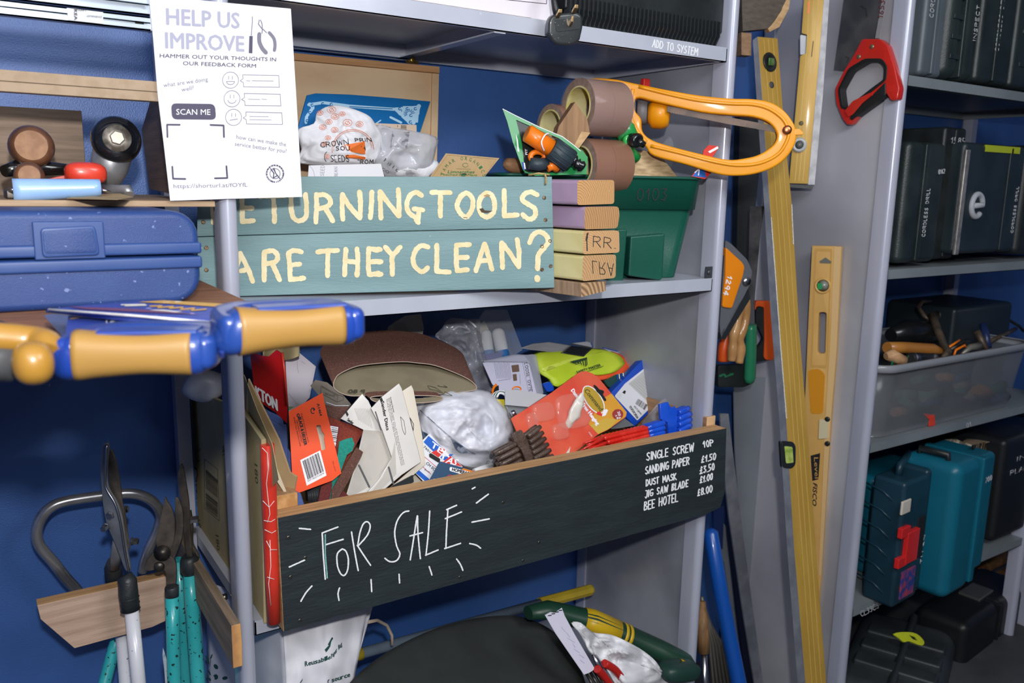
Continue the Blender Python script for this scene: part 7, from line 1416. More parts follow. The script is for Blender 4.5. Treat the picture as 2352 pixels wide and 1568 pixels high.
# cluster of saws hanging low in the gap
cg = CR(1600, 480, 3.015)
def G(y, yaw=-25): return tilt(1720, 750, y, yaw, 0)
OG = mat('tool_orange', 'e8860f', rough=.3, coat=.4); OR2 = mat('tool_red_orange', 'cf5018', rough=.4); GY = mat('tool_grey', '6a6d74', rough=.4, metal=.3)
t_ = thing('folding_saw', 'orange folding saw marked 1294, hanging just right of the shelf post', 'saw')
pl = tilt(1690, 640, 1.40, -15, 0)
slab('spine', rnd(mp(cg, [(200, 215), (240, 240), (350, 350), (385, 430), (370, 520), (330, 600), (170, 890), (160, 800)]), 4), pl, .016, GY, t_)
slab('case', rnd(mp(cg, [(203, 262), (320, 370), (336, 400), (326, 455), (250, 682), (235, 688), (178, 680), (185, 590), (200, 470)]), 6), Plane(pl.o + pl.n * .006, pl.n), .016, OG, t_, bev=.003)
lathe_on(Plane(pl.o + pl.n * .002, pl.n), *cg(345, 500), [(.011, 0), (.011, .003), (0, .004)], 'pivot', CHROME, t_)
obj('blade_edge', MB().prism([pl.at(*cg(*a), .0) for a in ((270, 690), (360, 560), (372, 620), (200, 900), (165, 900), (170, 860))], (0, .01, 0)), mat('dark_rubber', '22262a', rough=.4), t_)
p = CP(Plane(pl.o + pl.n * .006, pl.n), 1600, 480, 3.015, .0006); p.hand('1294', (215, 460), (185, 590), (245, 470), 7, 0, 1); p.done('lettering', WHITE, t_)
t_ = thing('pruning_saws', 'wooden handled saw with two wavy varnished grips, hanging in the gap', 'saw')
VW = mat('varnished_beech', 'b98d5c', rough=.3, coat=.5, c2='a97c4c', sc=14)
for k, (pts) in enumerate((((300, 640), (285, 760), (255, 880), (250, 960), (240, 1050)), ((335, 620), (340, 760), (300, 880), (305, 960), (295, 1065)))):
    obj('grip', MB().tube([W(*cg(*a), 1.44 + .01 * k) for a in spline(list(pts), 5)], [.012 + .0015 * math.sin(i * .9) for i in range(21)], 14), VW, t_)
t_ = thing('garden_saw', 'orange handled saw hanging with a dark green blade guard, behind the wooden grips', 'saw')
obj('handle', MB().tube([W(*cg(*a), 1.47) for a in spline([(240, 720), (215, 850), (190, 960), (185, 1050)], 5)], [.010 + .006 * min(1, i / 10) for i in range(16)], 14), OR2, t_)
slab('guard', rnd(mp(cg, [(150, 1085), (400, 1075), (405, 1200), (330, 1235), (150, 1235)]), 6), tilt(*cg(250, 1150), 1.50, -15, 0), .02, mat('guard_dark', '1d2424', rough=.5), t_, bev=.002)
p = CP(tilt(*cg(250, 1150), 1.499, -15, 0), 1600, 480, 3.015); p.line([(160, 1155), (190, 1145), (200, 1160), (250, 1140)], 14, 0, .4); p.done('print', mat('guard_green', '1f6a48', rough=.6), t_)
t_ = thing('pull_saw', 'saw with a green handle and a tall steel blade, middle of the hanging saws', 'saw')
slab('blade', mp(cg, [(370, -20), (470, -20), (440, 200), (420, 420), (400, 640), (402, 810), (355, 800), (350, 640), (362, 300)]), tilt(1725, 600, 1.50, -25, 0), .002, mat('blade_mottled', '85868e', rough=.3, metal=.5, c2='5c5d62', sc=18), t_)
obj('handle', MB().tube([W(*cg(*a), 1.48) for a in ((378, 800), (378, 830), (375, 1000), (368, 1170), (362, 1205))], [.0135, .0150, .0150, .0155, .010], 16), mat('saw_green', '2f9068', rough=.35, coat=.3), t_)
t_ = thing('pad_saw', 'black and orange handled saw half hidden behind the green handle', 'saw')
pl = tilt(*cg(470, 850), 1.56, -20, 0)
slab('handle', rnd(mp(cg, [(405, 690), (412, 636), (512, 636), (540, 1035), (525, 1048), (480, 1045), (466, 1025), (472, 900), (468, 680), (420, 672), (408, 700)]), 5), pl, .018, OR2, t_, bev=.002)
slab('core', rnd(mp(cg, [(415, 680), (465, 676), (470, 1030), (520, 1045), (400, 1060), (395, 1000), (440, 940), (465, 900), (430, 820), (405, 800)]), 5), Plane(pl.o - pl.n * .004, pl.n), .014, BLACK, t_)
# tall pieces leaning in the gap
cl = CR(1600, 950, 2.5375)
DGREY = mat('gap_grey_steel', '8a9098', rough=.4, metal=.25, c2='7d838b', sc=4, speck='a0a4aa', spt=.8, spsc=25)
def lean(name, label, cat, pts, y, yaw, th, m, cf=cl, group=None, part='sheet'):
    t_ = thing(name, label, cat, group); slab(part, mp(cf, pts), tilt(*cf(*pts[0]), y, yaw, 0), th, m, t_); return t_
lean('steel_sheet', 'large plain grey steel sheet standing behind the long gold level', 'sheet', [(215, -210), (488, -210), (495, 300), (470, 800), (450, 1080), (560, 1240), (600, 1650), (400, 1650), (330, 1200), (250, 600), (222, 200)], 1.62, -12, .004, DGREY)
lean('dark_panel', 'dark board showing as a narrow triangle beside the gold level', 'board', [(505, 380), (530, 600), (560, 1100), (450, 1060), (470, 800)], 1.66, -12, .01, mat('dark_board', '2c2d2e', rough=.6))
lean('steel_rule', 'narrow grey steel strip leaning from the tray end down to the floor', 'rail', [(137, 0), (186, 0), (215, 250), (270, 700), (330, 1150), (400, 1650), (350, 1650), (270, 1150), (190, 600), (150, 250)], 1.50, -10, .006, ALU)
lean('navy_rail', 'dark navy metal rail leaning beside the grey strip', 'rail', [(165, 290), (185, 290), (250, 800), (320, 1300), (365, 1650), (300, 1650), (240, 1150), (190, 700)], 1.52, -10, .012, mat('navy_metal', '20263e', rough=.35, metal=.3))
lean('steel_bar', 'grey flat bar between the blue pole and the navy rail', 'rail', [(160, 640), (190, 690), (250, 1200), (310, 1650), (265, 1650), (220, 1250), (160, 860), (120, 850), (122, 790), (155, 790)], 1.56, -10, .006, DGREY)
lean('blue_tool', 'short dark blue metal piece hanging under the tray end', 'tool', [(100, 540), (165, 540), (155, 790), (105, 760)], 1.57, -10, .012, mat('blue_metal', '1e3468', rough=.4))
t_ = thing('blue_pole', 'bright blue tube leaning in the gap below the tray end', 'pole')
obj('tube', MB().tube([W(*cl(78, 668), 1.45), W(*cl(82, 690), 1.447), W(*cl(140, 1040), 1.41), W(*cl(245, 1568), 1.36), W(*cl(300, 1850), 1.33)], [.008, .0195, .0205, .0215, .0215], 18), mat('blue_tube', '1350a8', rough=.35, coat=.3), t_)
t_ = thing('hacksaw', 'blue framed saw handle with an orange grip, behind the long gold level near the bottom', 'saw')
pl = tilt(*cl(500, 1200), 1.60, -15, 0)
slab('frame', rnd(mp(cl, [(560, 1028), (500, 1048), (455, 1100), (436, 1180), (436, 1280), (460, 1345), (490, 1368), (500, 1250), (500, 1200), (530, 1160), (600, 1150), (600, 1020)]), 5), pl, .02, mat('saw_frame_blue', '134a9c', rough=.35, coat=.3), t_, bev=.003)
slab('grip', rnd(mp(cl, [(480, 1260), (500, 1250), (520, 1290), (600, 1300), (600, 1345), (520, 1362), (485, 1355), (470, 1300)]), 5), Plane(pl.o + pl.n * .003, pl.n), .024, mat('grip_orange', 'c98a34', rough=.45), t_, bev=.002)
slab('trigger', rnd(mp(cl, [(505, 1262), (600, 1245), (600, 1296), (530, 1292)]), 5), Plane(pl.o + pl.n * .001, pl.n), .02, MC['saw_frame_blue'], t_)
t_ = thing('garden_tool', 'wooden tool handle with a silver ferrule standing low by the shelf post', 'handle')
obj('handle', MB().tube([W(1612, 1380, 1.40), W(1614, 1450, 1.38), W(1616, 1498, 1.37)], [.010, .017, .016], 14), wood('handle_wood', '8c6a44', '6d5034', axis=2), t_)
obj('ferrule', MB().tube([W(1616, 1498, 1.37), W(1622, 1640, 1.33)], .0095, 12), CHROME, t_)
for i in range(5):
    o_ = obj('metal_rod', MB().tube([W(1612 + i * 4, 1370 + i * 14, 1.46), W(1630 + i * 7, 1480, 1.44), W(1645 + i * 10, 1640, 1.41)], .0045, 8), mat('dull_rod', '77736a', rough=.4, metal=.5), None)
    tag(o_, ('leftmost', 'second from left', 'middle', 'second from right', 'rightmost')[i] + ' of the five thin metal rods between shelf post and blue pole', 'rod', 'metal rods by the post')
lean('blade_case', 'tall dark tool case standing in the gap behind the shelf post', 'case', [(1700, 250), (1760, 240), (1735, 480), (1735, 640), (1690, 640)], 1.62, -20, .03, mat('gap_dark', '22272a', rough=.5), cf=lambda x, y: (x, y))
# ------------------------------------------------------------ cases on the right hand unit
def casebox(name, label, cat, top, bot, left, right, y, yaw=0, m=DARKCASE, rad=.012, seams=(), group=None, tz=None, minw=None):
    """upright case from its near vertical edge (top, bottom pixels at depth y) and the px columns of its far left / right corners"""
    a = math.radians(yaw); u = V((math.cos(a), math.sin(a), 0)); b = V((-math.sin(a), math.cos(a), 0))
    C0 = W(*bot, y); zt = W(*top, y).z
    def solve(d, px, py):
        r = ray(px, py); # C0 + d t projected to column px: intersect in plan
        det = d.x * -r.y + r.x * d.y; return (C0.x * r.y - C0.y * r.x) / (det) * 1.0 if abs(det) > 1e-9 else .1
    w_ = abs(solve(u, right, bot[1])); dp = abs(solve(b, left, bot[1])) if left is not None else .28
    t_ = thing(name, label, cat, group)
    M = Matrix(((u.x, b.x, 0, C0.x), (u.y, b.y, 0, C0.y), (0, 0, 1, C0.z), (0, 0, 0, 1)))
    h = zt - C0.z
    return t_, M, w_, min(dp, .36), h
def caseparts(c, m=DARKCASE, split=.5, r=.014, ribs=0, handle=None, mh=None):
    t_, M, w_, d_, h = c; e = .0015
    for (x0, x1) in ((0, w_ * split - e), (w_ * split + e, w_)):
        obj('shell', MB().box((x0, 0, 0), (x1, d_, h), M), m, t_, bevel=min(r, (x1 - x0) * .4), seg=4)
    obj('rim', MB().box((w_ * split - .007, -.003, .006), (w_ * split + .007, d_ * .98, h - .006), M), m, t_, bevel=.003)
    for i in range(ribs):
        z = h * (.2 + .6 * i / max(1, ribs - 1)); obj('rib', MB().box((w_ * .12, -.003, z), (w_ * .42, .004, z + .012), M), m, t_, bevel=.0015)
    if handle:
        pts = [M @ V((w_ * split, -.002, h * handle[0])), M @ V((w_ * split, -.022, h * (handle[0] + .02))), M @ V((w_ * split, -.022, h * (handle[1] - .02))), M @ V((w_ * split, -.002, h * handle[1]))]
        obj('handle', MB().tube(pts, .007, 10), mh or m, t_)
    return t_
def ftext(c, s, u0, v0, u1, v1, m, hh=.02, hand=True, yoff=-.001, name='handwriting', par=None):
    """writing on the front face; (u,v) are fractions of its width and height, read upwards when v changes"""
    t_, M, w_, d_, h = c; fp = Plane(M @ V((0, 0, 0)), -(M.to_3x3() @ V((0, 1, 0))))
    P_ = lambda u, v: M @ V((w_ * u, yoff, h * v)); A, B = P_(u0, v0), P_(u1, v1); D = (B - A).normalized(); N = fp.n; up = N.cross(D); 
    cu_ = [GL.get(ch, GL['?'])[0] for ch in s]; tot = sum(cu_) + .28 * (len(s) - 1); x = 0; mb = MB(); L_ = (B - A).length
    for ch, cw in zip(s, cu_):
        for st in GL.get(ch, GL['?'])[1]:
            pts = [A + D * (L_ * (x + q_[0] * cw) / tot) + up * (q_[1] * hh) for q_ in st]; mb.tube([p_ + N * .0003 for p_ in pts], .0011, 5, caps=True)
        x += cw + .28
    obj(name, mb, m, par or t_)
PEN = mat('silver_pen', 'b9bcc0', rough=.5); GCASE = mat('grey_case', '5a646b', rough=.4, c2='525b61', sc=6)
# top row
c = casebox('tool_case', 'grey upright tool case, first on the top shelf of the right unit', 'tool case', (2112, -60), (2112, 172), None, 2164, 1.285); caseparts(c, GCASE); ftext(c, 'CORDLESS', .30, .60, .30, .98, PEN, .016)
c = casebox('tool_case', 'glossy black rounded case, second on the top shelf of the right unit', 'tool case', (2170, -60), (2166, 178), None, 2238, 1.27); caseparts(c, DARKCASE, r=.03, ribs=4); ftext(c, 'INSPECT', .90, .42, .90, .78, PEN, .015)
c = casebox('tool_case', 'black case marked CORDLESS DRILL, third on the top shelf of the right unit', 'tool case', (2246, -60), (2240, 186), None, 2318, 1.27); caseparts(c, DARKCASE); ftext(c, 'CORDLESS DRILL', .55, .32, .55, .92, PEN, .017)
c = casebox('tool_case', 'black case with moulded ribs, rightmost on the top shelf of the right unit', 'tool case', (2326, -60), (2320, 200), None, 2420, 1.265); caseparts(c, DARKCASE, split=.6, ribs=3, handle=(.3, .6))
# second row
c = casebox('tool_case', 'black case marked CORDLESS DRILL, leftmost on the second shelf of the right unit', 'tool case', (2092, 322), (2062, 606), None, 2148, 1.262); caseparts(c, DARKCASE, split=.45, r=.018, handle=None); ftext(c, 'CORDLESS DRILL', .62, .22, .62, .62, PEN, .014); ftext(c, '0162', .80, .74, .97, .75, PEN, .012)
c = casebox('tool_case', 'taller black case marked 1585, second on the middle shelf of the right unit', 'tool case', (2172, 290), (2140, 596), None, 2188, 1.30); caseparts(c, BLACK, split=.5, r=.01); ftext(c, '1585', .25, .88, .9, .88, PEN, .016); ftext(c, 'CORDLESS DRILL', .8, .2, .8, .55, PEN, .012)
c = casebox('tool_case', 'wide dark case with a silver strip and a big white letter e', 'tool case', (2232, 326), (2190, 584), None, 2328, 1.262); NV = mat('case_slate', '1e282c', rough=.4, c2='263136', sc=8, bump=.2, bsc=250)
t_ = caseparts(c, NV, split=.74, r=.014); _, M, w_, d_, h = c
obj('silver_strip', MB().box((-.004, -.006, -.001), (.016, .002, h * .93), M), mat('silver_strip', 'b7b2ac', rough=.3, metal=.6, c2='8d8a86', sc=30), t_, bevel=.002)
E_ = [(.34, .42), (.16, .42), (.34, .42)]; pts = [M @ V((w_ * (.26 + .085 * math.cos(math.radians(a))), -.0022, h * .44 + w_ * .095 * math.sin(math.radians(a)))) for a in range(0, 325, 15)]
mb = MB(); mb.tube([M @ V((w_ * .18, -.0022, h * .437))] + pts, .008, 10, flat=1); obj('letter_e', mb, mat('logo_white', 'a8abb2', rough=.5), t_)
obj('lime_sticker', MB().box((w_ * .30, -.003, h * .925), (w_ * .86, .012, h * .985), M), mat('lime_sticker', 'a9b52a', rough=.6), t_); ftext(c, 'CORDLESS DRILL', .93, .18, .93, .62, PEN, .012)
c = casebox('tool_case', 'black case at the right edge of the second shelf, beside the letter e case', 'tool case', (2340, 330), (2334, 585), None, 2440, 1.28); caseparts(c, BLACK, r=.02, ribs=3); ftext(c, '82', .05, .76, .28, .76, PEN, .016)
# third row: plastic tub of tools
tb2 = thing('plastic_tub', 'translucent grey plastic tub of hand tools on the third shelf of the right unit', 'tub')
ys = 1.245; q = CR(1980, 600, 3.484)
A = W(*q(190, 850), ys); zt = A.z; zb = W(*q(140, 1440), ys + .02).z; x0 = 1.985; x1 = x0 + .80
TUB = mat('tub_plastic', '888c90', rough=.25, alpha=.34, coat=.3, c2='7d8286', sc=6); TUBR = mat('tub_rim', '888b90', rough=.3, coat=.2)
def rr(x0, x1, y0, y1, z, r, n=6): return [V((cx + r * math.cos(math.radians(a0 + 90 * i / n)), cy + r * math.sin(math.radians(a0 + 90 * i / n)), z)) for cx, cy, a0 in ((x1 - r, y0 + r, -90), (x1 - r, y1 - r, 0), (x0 + r, y1 - r, 90), (x0 + r, y0 + r, 180)) for i in range(n + 1)]
Z0 = -.6635
obj('body', loft(MB(), [rr(x0 + .035, x1 - .03, ys + .035, 1.60, Z0 + .001, .05), rr(x0 + .03, x1 - .025, ys + .03, 1.605, Z0 + .02, .05), rr(x0 + .008, x1 - .006, ys + .008, 1.625, zt - .02, .06)]), TUB, tb2, solid=.0025)
obj('rim', loft(MB(), [rr(x0 + .006, x1, ys + .006, 1.63, zt - .021, .06), rr(x0 - .004, x1 + .004, ys - .004, 1.635, zt - .018, .065), rr(x0 - .004, x1 + .004, ys - .004, 1.635, zt - .003, .065), rr(x0, x1, ys, 1.63, zt, .06), rr(x0 + .008, x1 - .006, ys + .008, 1.622, zt - .001, .055)], cap0=False), TUBR, tb2, solid=.002)
def tool(name, label, cat, parts, group=None):
    t_ = thing(name, label, cat, group)
    for nm, pts, r, m in parts: obj(nm, MB().tube([W(*q(*a_), yy) for a_, yy in pts], r, 14), m, t_)
    return t_
WH = mat('honey_wood', 'b07434', rough=.4, coat=.3); RUS = mat('rusty_iron', '4f463e', rough=.5, metal=.5, c2='6a5a4c', sc=40)
tool('mallet', 'tool with a long orange wooden handle lying in the plastic tub', 'tool', [('handle', [((200, 690), 1.36), ((330, 690), 1.355), ((560, 705), 1.35), ((640, 735), 1.345)], [.016, .017, .018, .014], WH)])
tool('chisel', 'chisel with a pale wooden handle and green ring at the left of the tub', 'chisel', [('handle', [((190, 760), 1.31), ((230, 750), 1.305), ((330, 800), 1.29)], [.010, .018, .016], wood('pale_handle', 'c99f78', 'b58a60', axis=0)), ('green_ring', [((262, 790), 1.30), ((268, 793), 1.298)], .021, MC['saw_green']), ('green_cap', [((345, 800), 1.292), ((352, 803), 1.29)], .019, mat('green_cap', '2f6a3c', rough=.4))])
tool('socket_bar', 'black ratchet handle lying at the tub rim beside the chisel', 'tool', [('shaft', [((380, 780), 1.30), ((450, 775), 1.31), ((640, 765), 1.33)], [.014, .016, .010], BLACK), ('chrome_ring', [((400, 778), 1.302), ((430, 776), 1.304)], .0168, CHROME), ('chrome_ring', [((560, 770), 1.318), ((575, 769), 1.32)], .0135, CHROME)])
tool('bent_bar', 'bent iron bar arching up out of the plastic tub', 'tool', [('bar', [((545, 320), 1.50), ((480, 325), 1.49), ((450, 370), 1.48), ((500, 440), 1.44), ((560, 480), 1.42)], .0065, RUS), ('shank', [((560, 430), 1.42), ((600, 540), 1.38), ((650, 660), 1.34), ((690, 730), 1.32), ((640, 775), 1.31)], [.013, .012, .011, .011, .006], RUS)])
tool('brown_handled_tool', 'tool with a dark brown wooden handle lying across the back of the tub', 'tool', [('ferrule', [((590, 430), 1.48), ((650, 432), 1.48)], .014, DSTEEL), ('handle', [((650, 432), 1.48), ((800, 435), 1.48), ((850, 450), 1.48)], [.018, .019, .012], mat('walnut_handle', '4a2f1c', rough=.35, coat=.4)), ('end', [((850, 450), 1.48), ((970, 455), 1.48)], [.009, .010], mat('pale_end', 'a58a72', rough=.5))])
tool('iron_plane', 'dark curved iron tool body in the middle of the tub', 'tool', [('body', [((230, 590), 1.42), ((350, 560), 1.42), ((500, 570), 1.42), ((620, 600), 1.41)], [.02, .035, .035, .02], mat('iron_black', '16181a', rough=.3, coat=.3))])
tool('cable_arc', 'black cable loop rising over the tools at the right of the tub', 'cable', [('cable', [((900, 430), 1.46), ((1050, 430), 1.45), ((1180, 470), 1.44), ((1260, 520), 1.42), ((1296, 560), 1.41)], .005, BLACK)])
tool('file', 'thin steel file leaning against the tub rim', 'file', [('blade', [((915, 560), 1.36), ((960, 640), 1.34), ((1005, 715), 1.32)], [.012, .010, .006], RUS)])
tool('blue_marker', 'dark blue pen like tool beside the steel file', 'tool', [('body', [((965, 500), 1.38), ((990, 600), 1.36), ((1015, 690), 1.34)], [.010, .013, .009], mat('dark_blue_plastic', '1e2e58', rough=.35))])
tool('steel_rod', 'brownish steel rod reaching right over the tub rim', 'rod', [('rod', [((1030, 635), 1.34), ((1130, 590), 1.36), ((1230, 540), 1.38)], .0065, RUS)])
t_ = thing('clamp', 'black clamp frame with orange edging among the tools in the tub', 'clamp')
for pts in (((690, 690), (780, 630)), ((735, 755), (750, 710), (820, 670), (830, 690))): obj('orange_edge', MB().tube([W(*q(*a_), 1.33) for a_ in pts], .0035, 8), NOR, t_)
obj('frame', MB().tube([W(*q(*a_), 1.34) for a_ in ((700, 710), (800, 650), (850, 640))], .008, 10), DSTEEL, t_)
obj('screw_rod', MB().tube([W(*q(*a_), 1.335) for a_ in ((800, 740), (860, 690), (930, 680))], [.004, .010, .014], 10), mat('putty_metal', '8e8a80', rough=.4, metal=.4), t_)
random.seed(21)
cols = [mat('tub_c1', 'a07050', rough=.6), mat('tub_c2', '2d3a5c', rough=.6), mat('tub_c3', '39544a', rough=.6), mat('tub_c4', 'b8452f', rough=.6), mat('tub_c5', '6a6258', rough=.6), mat('tub_c6', '8a5a3a', rough=.6)]
names = ['wooden', 'navy', 'dull green', 'brick red', 'grey brown', 'brown']
ORD = ('leftmost', 'second', 'third', 'fourth', 'fifth', 'sixth', 'seventh', 'eighth', 'ninth', 'tenth', 'eleventh', 'twelfth', 'thirteenth', 'fourteenth', 'fifteenth', 'sixteenth', 'seventeenth', 'rightmost')
for i, x in enumerate(sorted(250 + random.random() * 1000 for _ in range(18))):
    y = 950 + random.random() * 260 - (x - 250) * .12; k = random.choice((0, 1, 2, 4, 5, 5, 2)); a = random.uniform(-.6, .4); L_ = random.uniform(60, 150)
    tag(obj('hand_tool', MB().tube([W(*q(x, y), 1.285), W(*q(x + L_ * math.cos(a), y - L_ * math.sin(a)), 1.30)], [.012, .015], 10), cols[k]), '%s %s tool seen dimly through the tub side, counting from the left' % (ORD[i], names[k]), 'tool', 'tools seen through the plastic tub')
tag(obj('hand_tool', MB().prism([W(*q(*a_), 1.272) for a_ in ((490, 1220), (580, 1225), (585, 1310), (540, 1320), (545, 1270))], (0, .004, 0)), mat('tub_red', 'd8402c', rough=.5)), 'bright red angular piece seen through the lower left of the plastic tub', 'tool')
t_ = thing('tool_case', 'dark tool case lying at the back of the third shelf behind the tub', 'tool case'); mb = MB().box((2.62, 1.42, -.66), (2.98, 1.66, -.36)); obj('shell', mb, mat('case_navy', '1c262c', rough=.4), t_, bevel=.015, seg=3)
# fourth row
q5 = CR(1920, 950, 2.537)
NVB = mat('navy_case', '16313f', rough=.38, c2='1b3a49', sc=8, bump=.15, bsc=250)
c = casebox('tool_case', 'navy case with red latches and chevron ribs, standing on the fourth shelf', 'tool case', q5(325, 410), q5(325, 1160), 1972, q5(530, 0)[0], 1.20, 5)
t_, M, w_, d_, h = c
bx = MB(); prof = [(0, 0), (w_, .0), (w_, h * .93), (w_ * .8, h), (.0, h * .985), (0, h * .9)]
obj('shell', MB().box((0, 0, .01), (w_ * .62, d_, h * .97), M), NVB, t_, bevel=.012, seg=3); obj('shell', MB().box((w_ * .63, .006, .02), (w_, d_, h * .99), M), NVB, t_, bevel=.012, seg=3)
obj('top_handle', MB().tube([M @ V((w_ * .25, .05, h * .96)), M @ V((w_ * .25, .05, h * 1.035)), M @ V((w_ * .85, .09, h * 1.04)), M @ V((w_ * .85, .09, h * .97))], .010, 12), NVB, t_)
for i in range(6):
    z = h * (.12 + .14 * i); pts = [M @ V((-.0005, .03, z)), M @ V((-.0005, .06, z + .018)), M @ V((-.0005, .11, z + .028))]; obj('chevron_rib', MB().tube(pts, .0025, 8), NVB, t_)
obj('latch', MB().box((w_ * .10, -.012, h * .36), (w_ * .40, .004, h * .60), M), mat('latch_red', 'd22626', rough=.35, coat=.2), t_, bevel=.002)
for z in (.575, .35): obj('latch_hook', MB().box((-.012, -.010, h * z), (w_ * .16, .004, h * (z + .075)), M), MC['latch_red'], t_, bevel=.002)
obj('latch_recess', MB().box((w_ * .42, -.003, h * .34), (w_ * .62, .004, h * .66), M), INK, t_, bevel=.002)
obj('sticker', MB().box((-.013, -.0035, h * .745), (w_ * .16, .004, h * .845), M), mat('sticker_white', 'c9c2b6', rough=.6), t_, bevel=.003)
obj('sticker', MB().box((w_ * .14, -.0035, h * .08), (w_ * .48, .004, h * .29), M), mat('sticker_blue', '2a3f86', rough=.5, c2='a64058', sc=40), t_)
ftext(c, 'TITAN', .66, .28, .66, .50, PEN, .010)
TL = mat('teal_case', '0f6278', rough=.38, c2='0d5a70', sc=5, bump=.1, bsc=250)
c = casebox('tool_case', 'bright teal case marked 0700 on the fourth shelf, beside the navy case', 'tool case', q5(735, 290), q5(690, 1065), None, q5(850, 0)[0], 1.15, 5)
t_, M, w_, d_, h = c; w2 = w_ * 1.15
obj('shell', MB().box((-.062, 0, 0), (w_ * .45, .17, h * .985), M), TL, t_, bevel=.030, seg=6); obj('shell', MB().box((w_ * .47, .010, .035), (w_ * 1.0, .17, h * .97), M), TL, t_, bevel=.016, seg=4)
obj('rim', MB().box((w_ * .40, -.004, .02), (w_ * .54, .17, h * .98), M), TL, t_, bevel=.005)
obj('carry_handle', MB().tube([M @ V((-.03, .05, h * .97)), M @ V((-.03, .05, h * 1.02)), M @ V((-.03, .13, h * 1.02)), M @ V((-.03, .13, h * .97))], .009, 10), BLACK, t_)
ftext(c, '0700', .60, .76, .90, .765, PEN, .016, yoff=.009)
ftext(c, 'MAKTEC DRILL', .66, .10, .66, .40, PEN, .009, yoff=.009)
cbx = thing('cardboard_box', 'worn open printed cardboard box behind the teal case', 'box')
pl = tilt(*q5(850, 300), 1.30, 20, 0); pf_ = [q5(*a_) for a_ in ((800, 185), (1020, 130), (1000, 230), (960, 420), (905, 800), (860, 810), (880, 560), (820, 300))]
BXM = mat('box_print_dark', '2c2620', rough=.6, c2='a58a5c', sc=22, rlo=.5, rhi=.56)
slab('front', pf_, pl, .004, BXM, cbx); slab('side', [q5(*a_) for a_ in ((635, 150), (700, 148), (800, 185), (810, 250), (700, 225), (640, 190))], tilt(*q5(720, 190), 1.33, -30, 0), .004, mat('box_print_side', '5f564a', rough=.7, c2='c9bda8', sc=60), cbx)
obj('inside', MB().add([W(*q5(740, 160), 1.36), W(*q5(880, 88), 1.50), W(*q5(1020, 130), 1.33), W(*q5(805, 188), 1.299)], [(0, 1, 2, 3)]), mat('box_inside', 'a08a72', rough=.85), cbx, solid=.002)
p = CP(pl, 1920, 950, 2.537, .0006); p.line([(845, 190), (835, 300)], 4, 0); p.line([(960, 225), (900, 800)], 3, 0); p.poly([(812, 210), (838, 205), (830, 278), (808, 285)], 1); p.line([(900, 360), (960, 350)], 4, 0); p.line([(880, 630), (925, 620)], 4, 0); p.poly([(900, 440), (935, 430), (900, 620), (885, 600)], 0); p.line(arc(915, 215, 22, 24, 0, 360, 10), 8, 2); p.done('print', [mat('box_cream', 'b9ab94', rough=.7), mat('box_yellow', 'b8a02c', rough=.6), mat('box_tan', 'a0704a', rough=.6)], cbx)
t_ = thing('orange_coil', 'bright orange plastic netting on top of the teal case, by the carton', 'netting')
obj('coil', MB().tube([W(*q5(*a_), 1.30) for a_ in ((550, 200), (585, 215), (600, 190), (620, 235), (640, 195), (650, 245), (680, 225), (690, 255), (715, 240), (740, 245))], .0045, 8), mat('bright_orange', 'e2552a', rough=.5), t_)
c = casebox('tool_case', 'black case marked INFL PLANTER at the right end of the fourth shelf', 'tool case', q5(985, 160), q5(915, 750), None, 2440, 1.26, 0); caseparts(c, mat('case_black', '191d20', rough=.45), split=.72, r=.02); ftext(c, 'INFL', .16, .76, .42, .77, PEN, .016); ftext(c, 'PLANTER', .10, .64, .50, .65, PEN, .016)
t_ = thing('tool_case', 'teal case lid lying behind the orange netting on the fourth shelf', 'tool case'); obj('shell', MB().box((2.18, 1.36, -1.138), (2.46, 1.62, -.83)), TL, t_, bevel=.02, seg=3)
p = Print(PLY(1.258), .0006); p.hand('CL33CS', (1978, 1416), (2018, 1395), (1976, 1404), 1.6, 0, .5); p.hand('01', (2220, 982), (2230, 978), (2219, 972), 1.4, 0, .3); p.done('handwriting', PEN, ub)
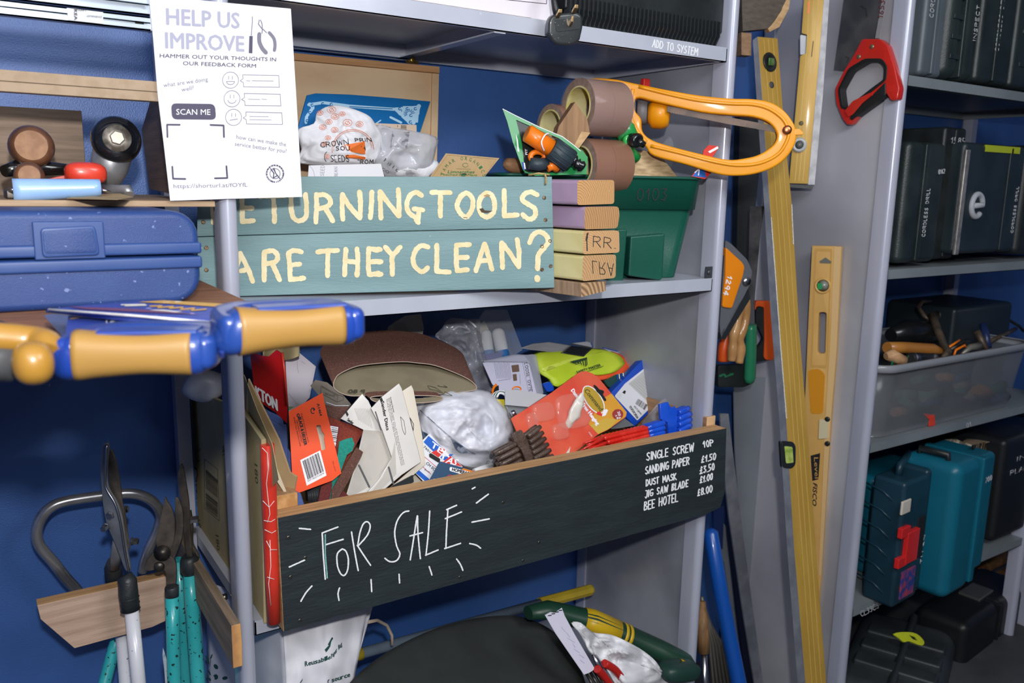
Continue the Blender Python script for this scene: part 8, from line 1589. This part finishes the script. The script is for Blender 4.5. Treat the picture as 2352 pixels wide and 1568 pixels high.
# floor level
FC = mat('floor_case', '2c3234', rough=.42, c2='353b3d', sc=9, bump=.2, bsc=200, speck='80868a', spt=.78, spsc=50)
fc = thing('tool_case', 'grey black case with a lime green catch, low at the bottom of the right unit', 'tool case')
A = W(*q5(110, 1480), 1.18); 
ztop = W(*q5(400, 1330), 1.25).z
M = Matrix.Translation(W(*q5(420, 1340), 1.30)) @ Matrix.Rotation(.42, 4, 'Z')
obj('shell', MB().box((-.27, -.12, -.50), (.25, .17, -.03), M), FC, fc, bevel=.05, seg=5); obj('lid_rim', MB().box((-.275, .0, -.52), (.255, .022, -.012), M), FC, fc, bevel=.01, seg=2)
for i in range(3): obj('moulded_step', MB().box((-.16 + .11 * i, -.1, -.06), (-.10 + .11 * i, .13, -.014 - .004 * i), M), FC, fc, bevel=.008)
cp_ = PLZ(ztop + .012); 
slab('catch', [q5(*a_) for a_ in spline([(340, 1280), (400, 1270), (470, 1280), (515, 1325), (500, 1350), (430, 1325), (400, 1330), (375, 1310)], 3, True)], tilt(*q5(430, 1310), 1.16, 0, 40), .006, mat('lime_catch', 'b4bb22', rough=.4), fc, holes=[[q5(*a_) for a_ in ((425, 1288), (465, 1300), (485, 1325), (450, 1312))]], bev=.001)
c = casebox('tool_case', 'large black case with a metal clasp on the floor at bottom right', 'tool case', q5(735, 1260), q5(720, 1640), 2075, q5(1040, 0)[0], 1.24, 6); t_ = caseparts(c, mat('case_black2', '17191b', rough=.45), split=.5, r=.03); _, M, w_, d_, h = c
obj('clasp', MB().box((w_ * .40, .05, h - .002), (w_ * .62, .12, h + .008), M), mat('clasp_metal', '7a7c78', rough=.35, metal=.7), t_, bevel=.002)
t_ = thing('wood_pieces', 'brown timber pieces lying behind the cases near the floor', 'wood')
for i, (a, b) in enumerate((((860, 900), (1080, 790)), ((880, 1010), (1010, 1060)), ((930, 960), (1060, 900)))): obj('piece', MB().tube([W(*q5(*a), 1.50), W(*q5(*b), 1.55)], .028, 4), wood('amber_wood', '6f4c24', '4f3518', axis=0), t_)
t_ = thing('white_cable', 'loop of white cable at the bottom right corner', 'cable')
obj('loop', MB().tube([W(*q5(*a_), 1.20) for a_ in spline([(1096, 1408), (1070, 1420), (1065, 1450), (1100, 1490), (1130, 1500)], 4)], .005, 8).tube([W(*q5(*a_), 1.19) for a_ in spline([(1015, 1435), (1030, 1490), (1060, 1530), (1120, 1568)], 4)], .006, 8), mat('white_cable', 'b9b2ae', rough=.5), t_)
obj('post_b', MB(), MC['painted_steel'], ub) if False else None
pr = post(2.905, 2.935, 1.25, 1.295); o_ = obj('post', pr, POST, ub, autos=True)

# ------------------------------------------------------------ lift everything to room height
centre_roots()
for o in list(ROOTS): o.location.z += CZ
for o in COL.objects:
    if o.type in ('CAMERA', 'LIGHT'): o.location.z += CZ
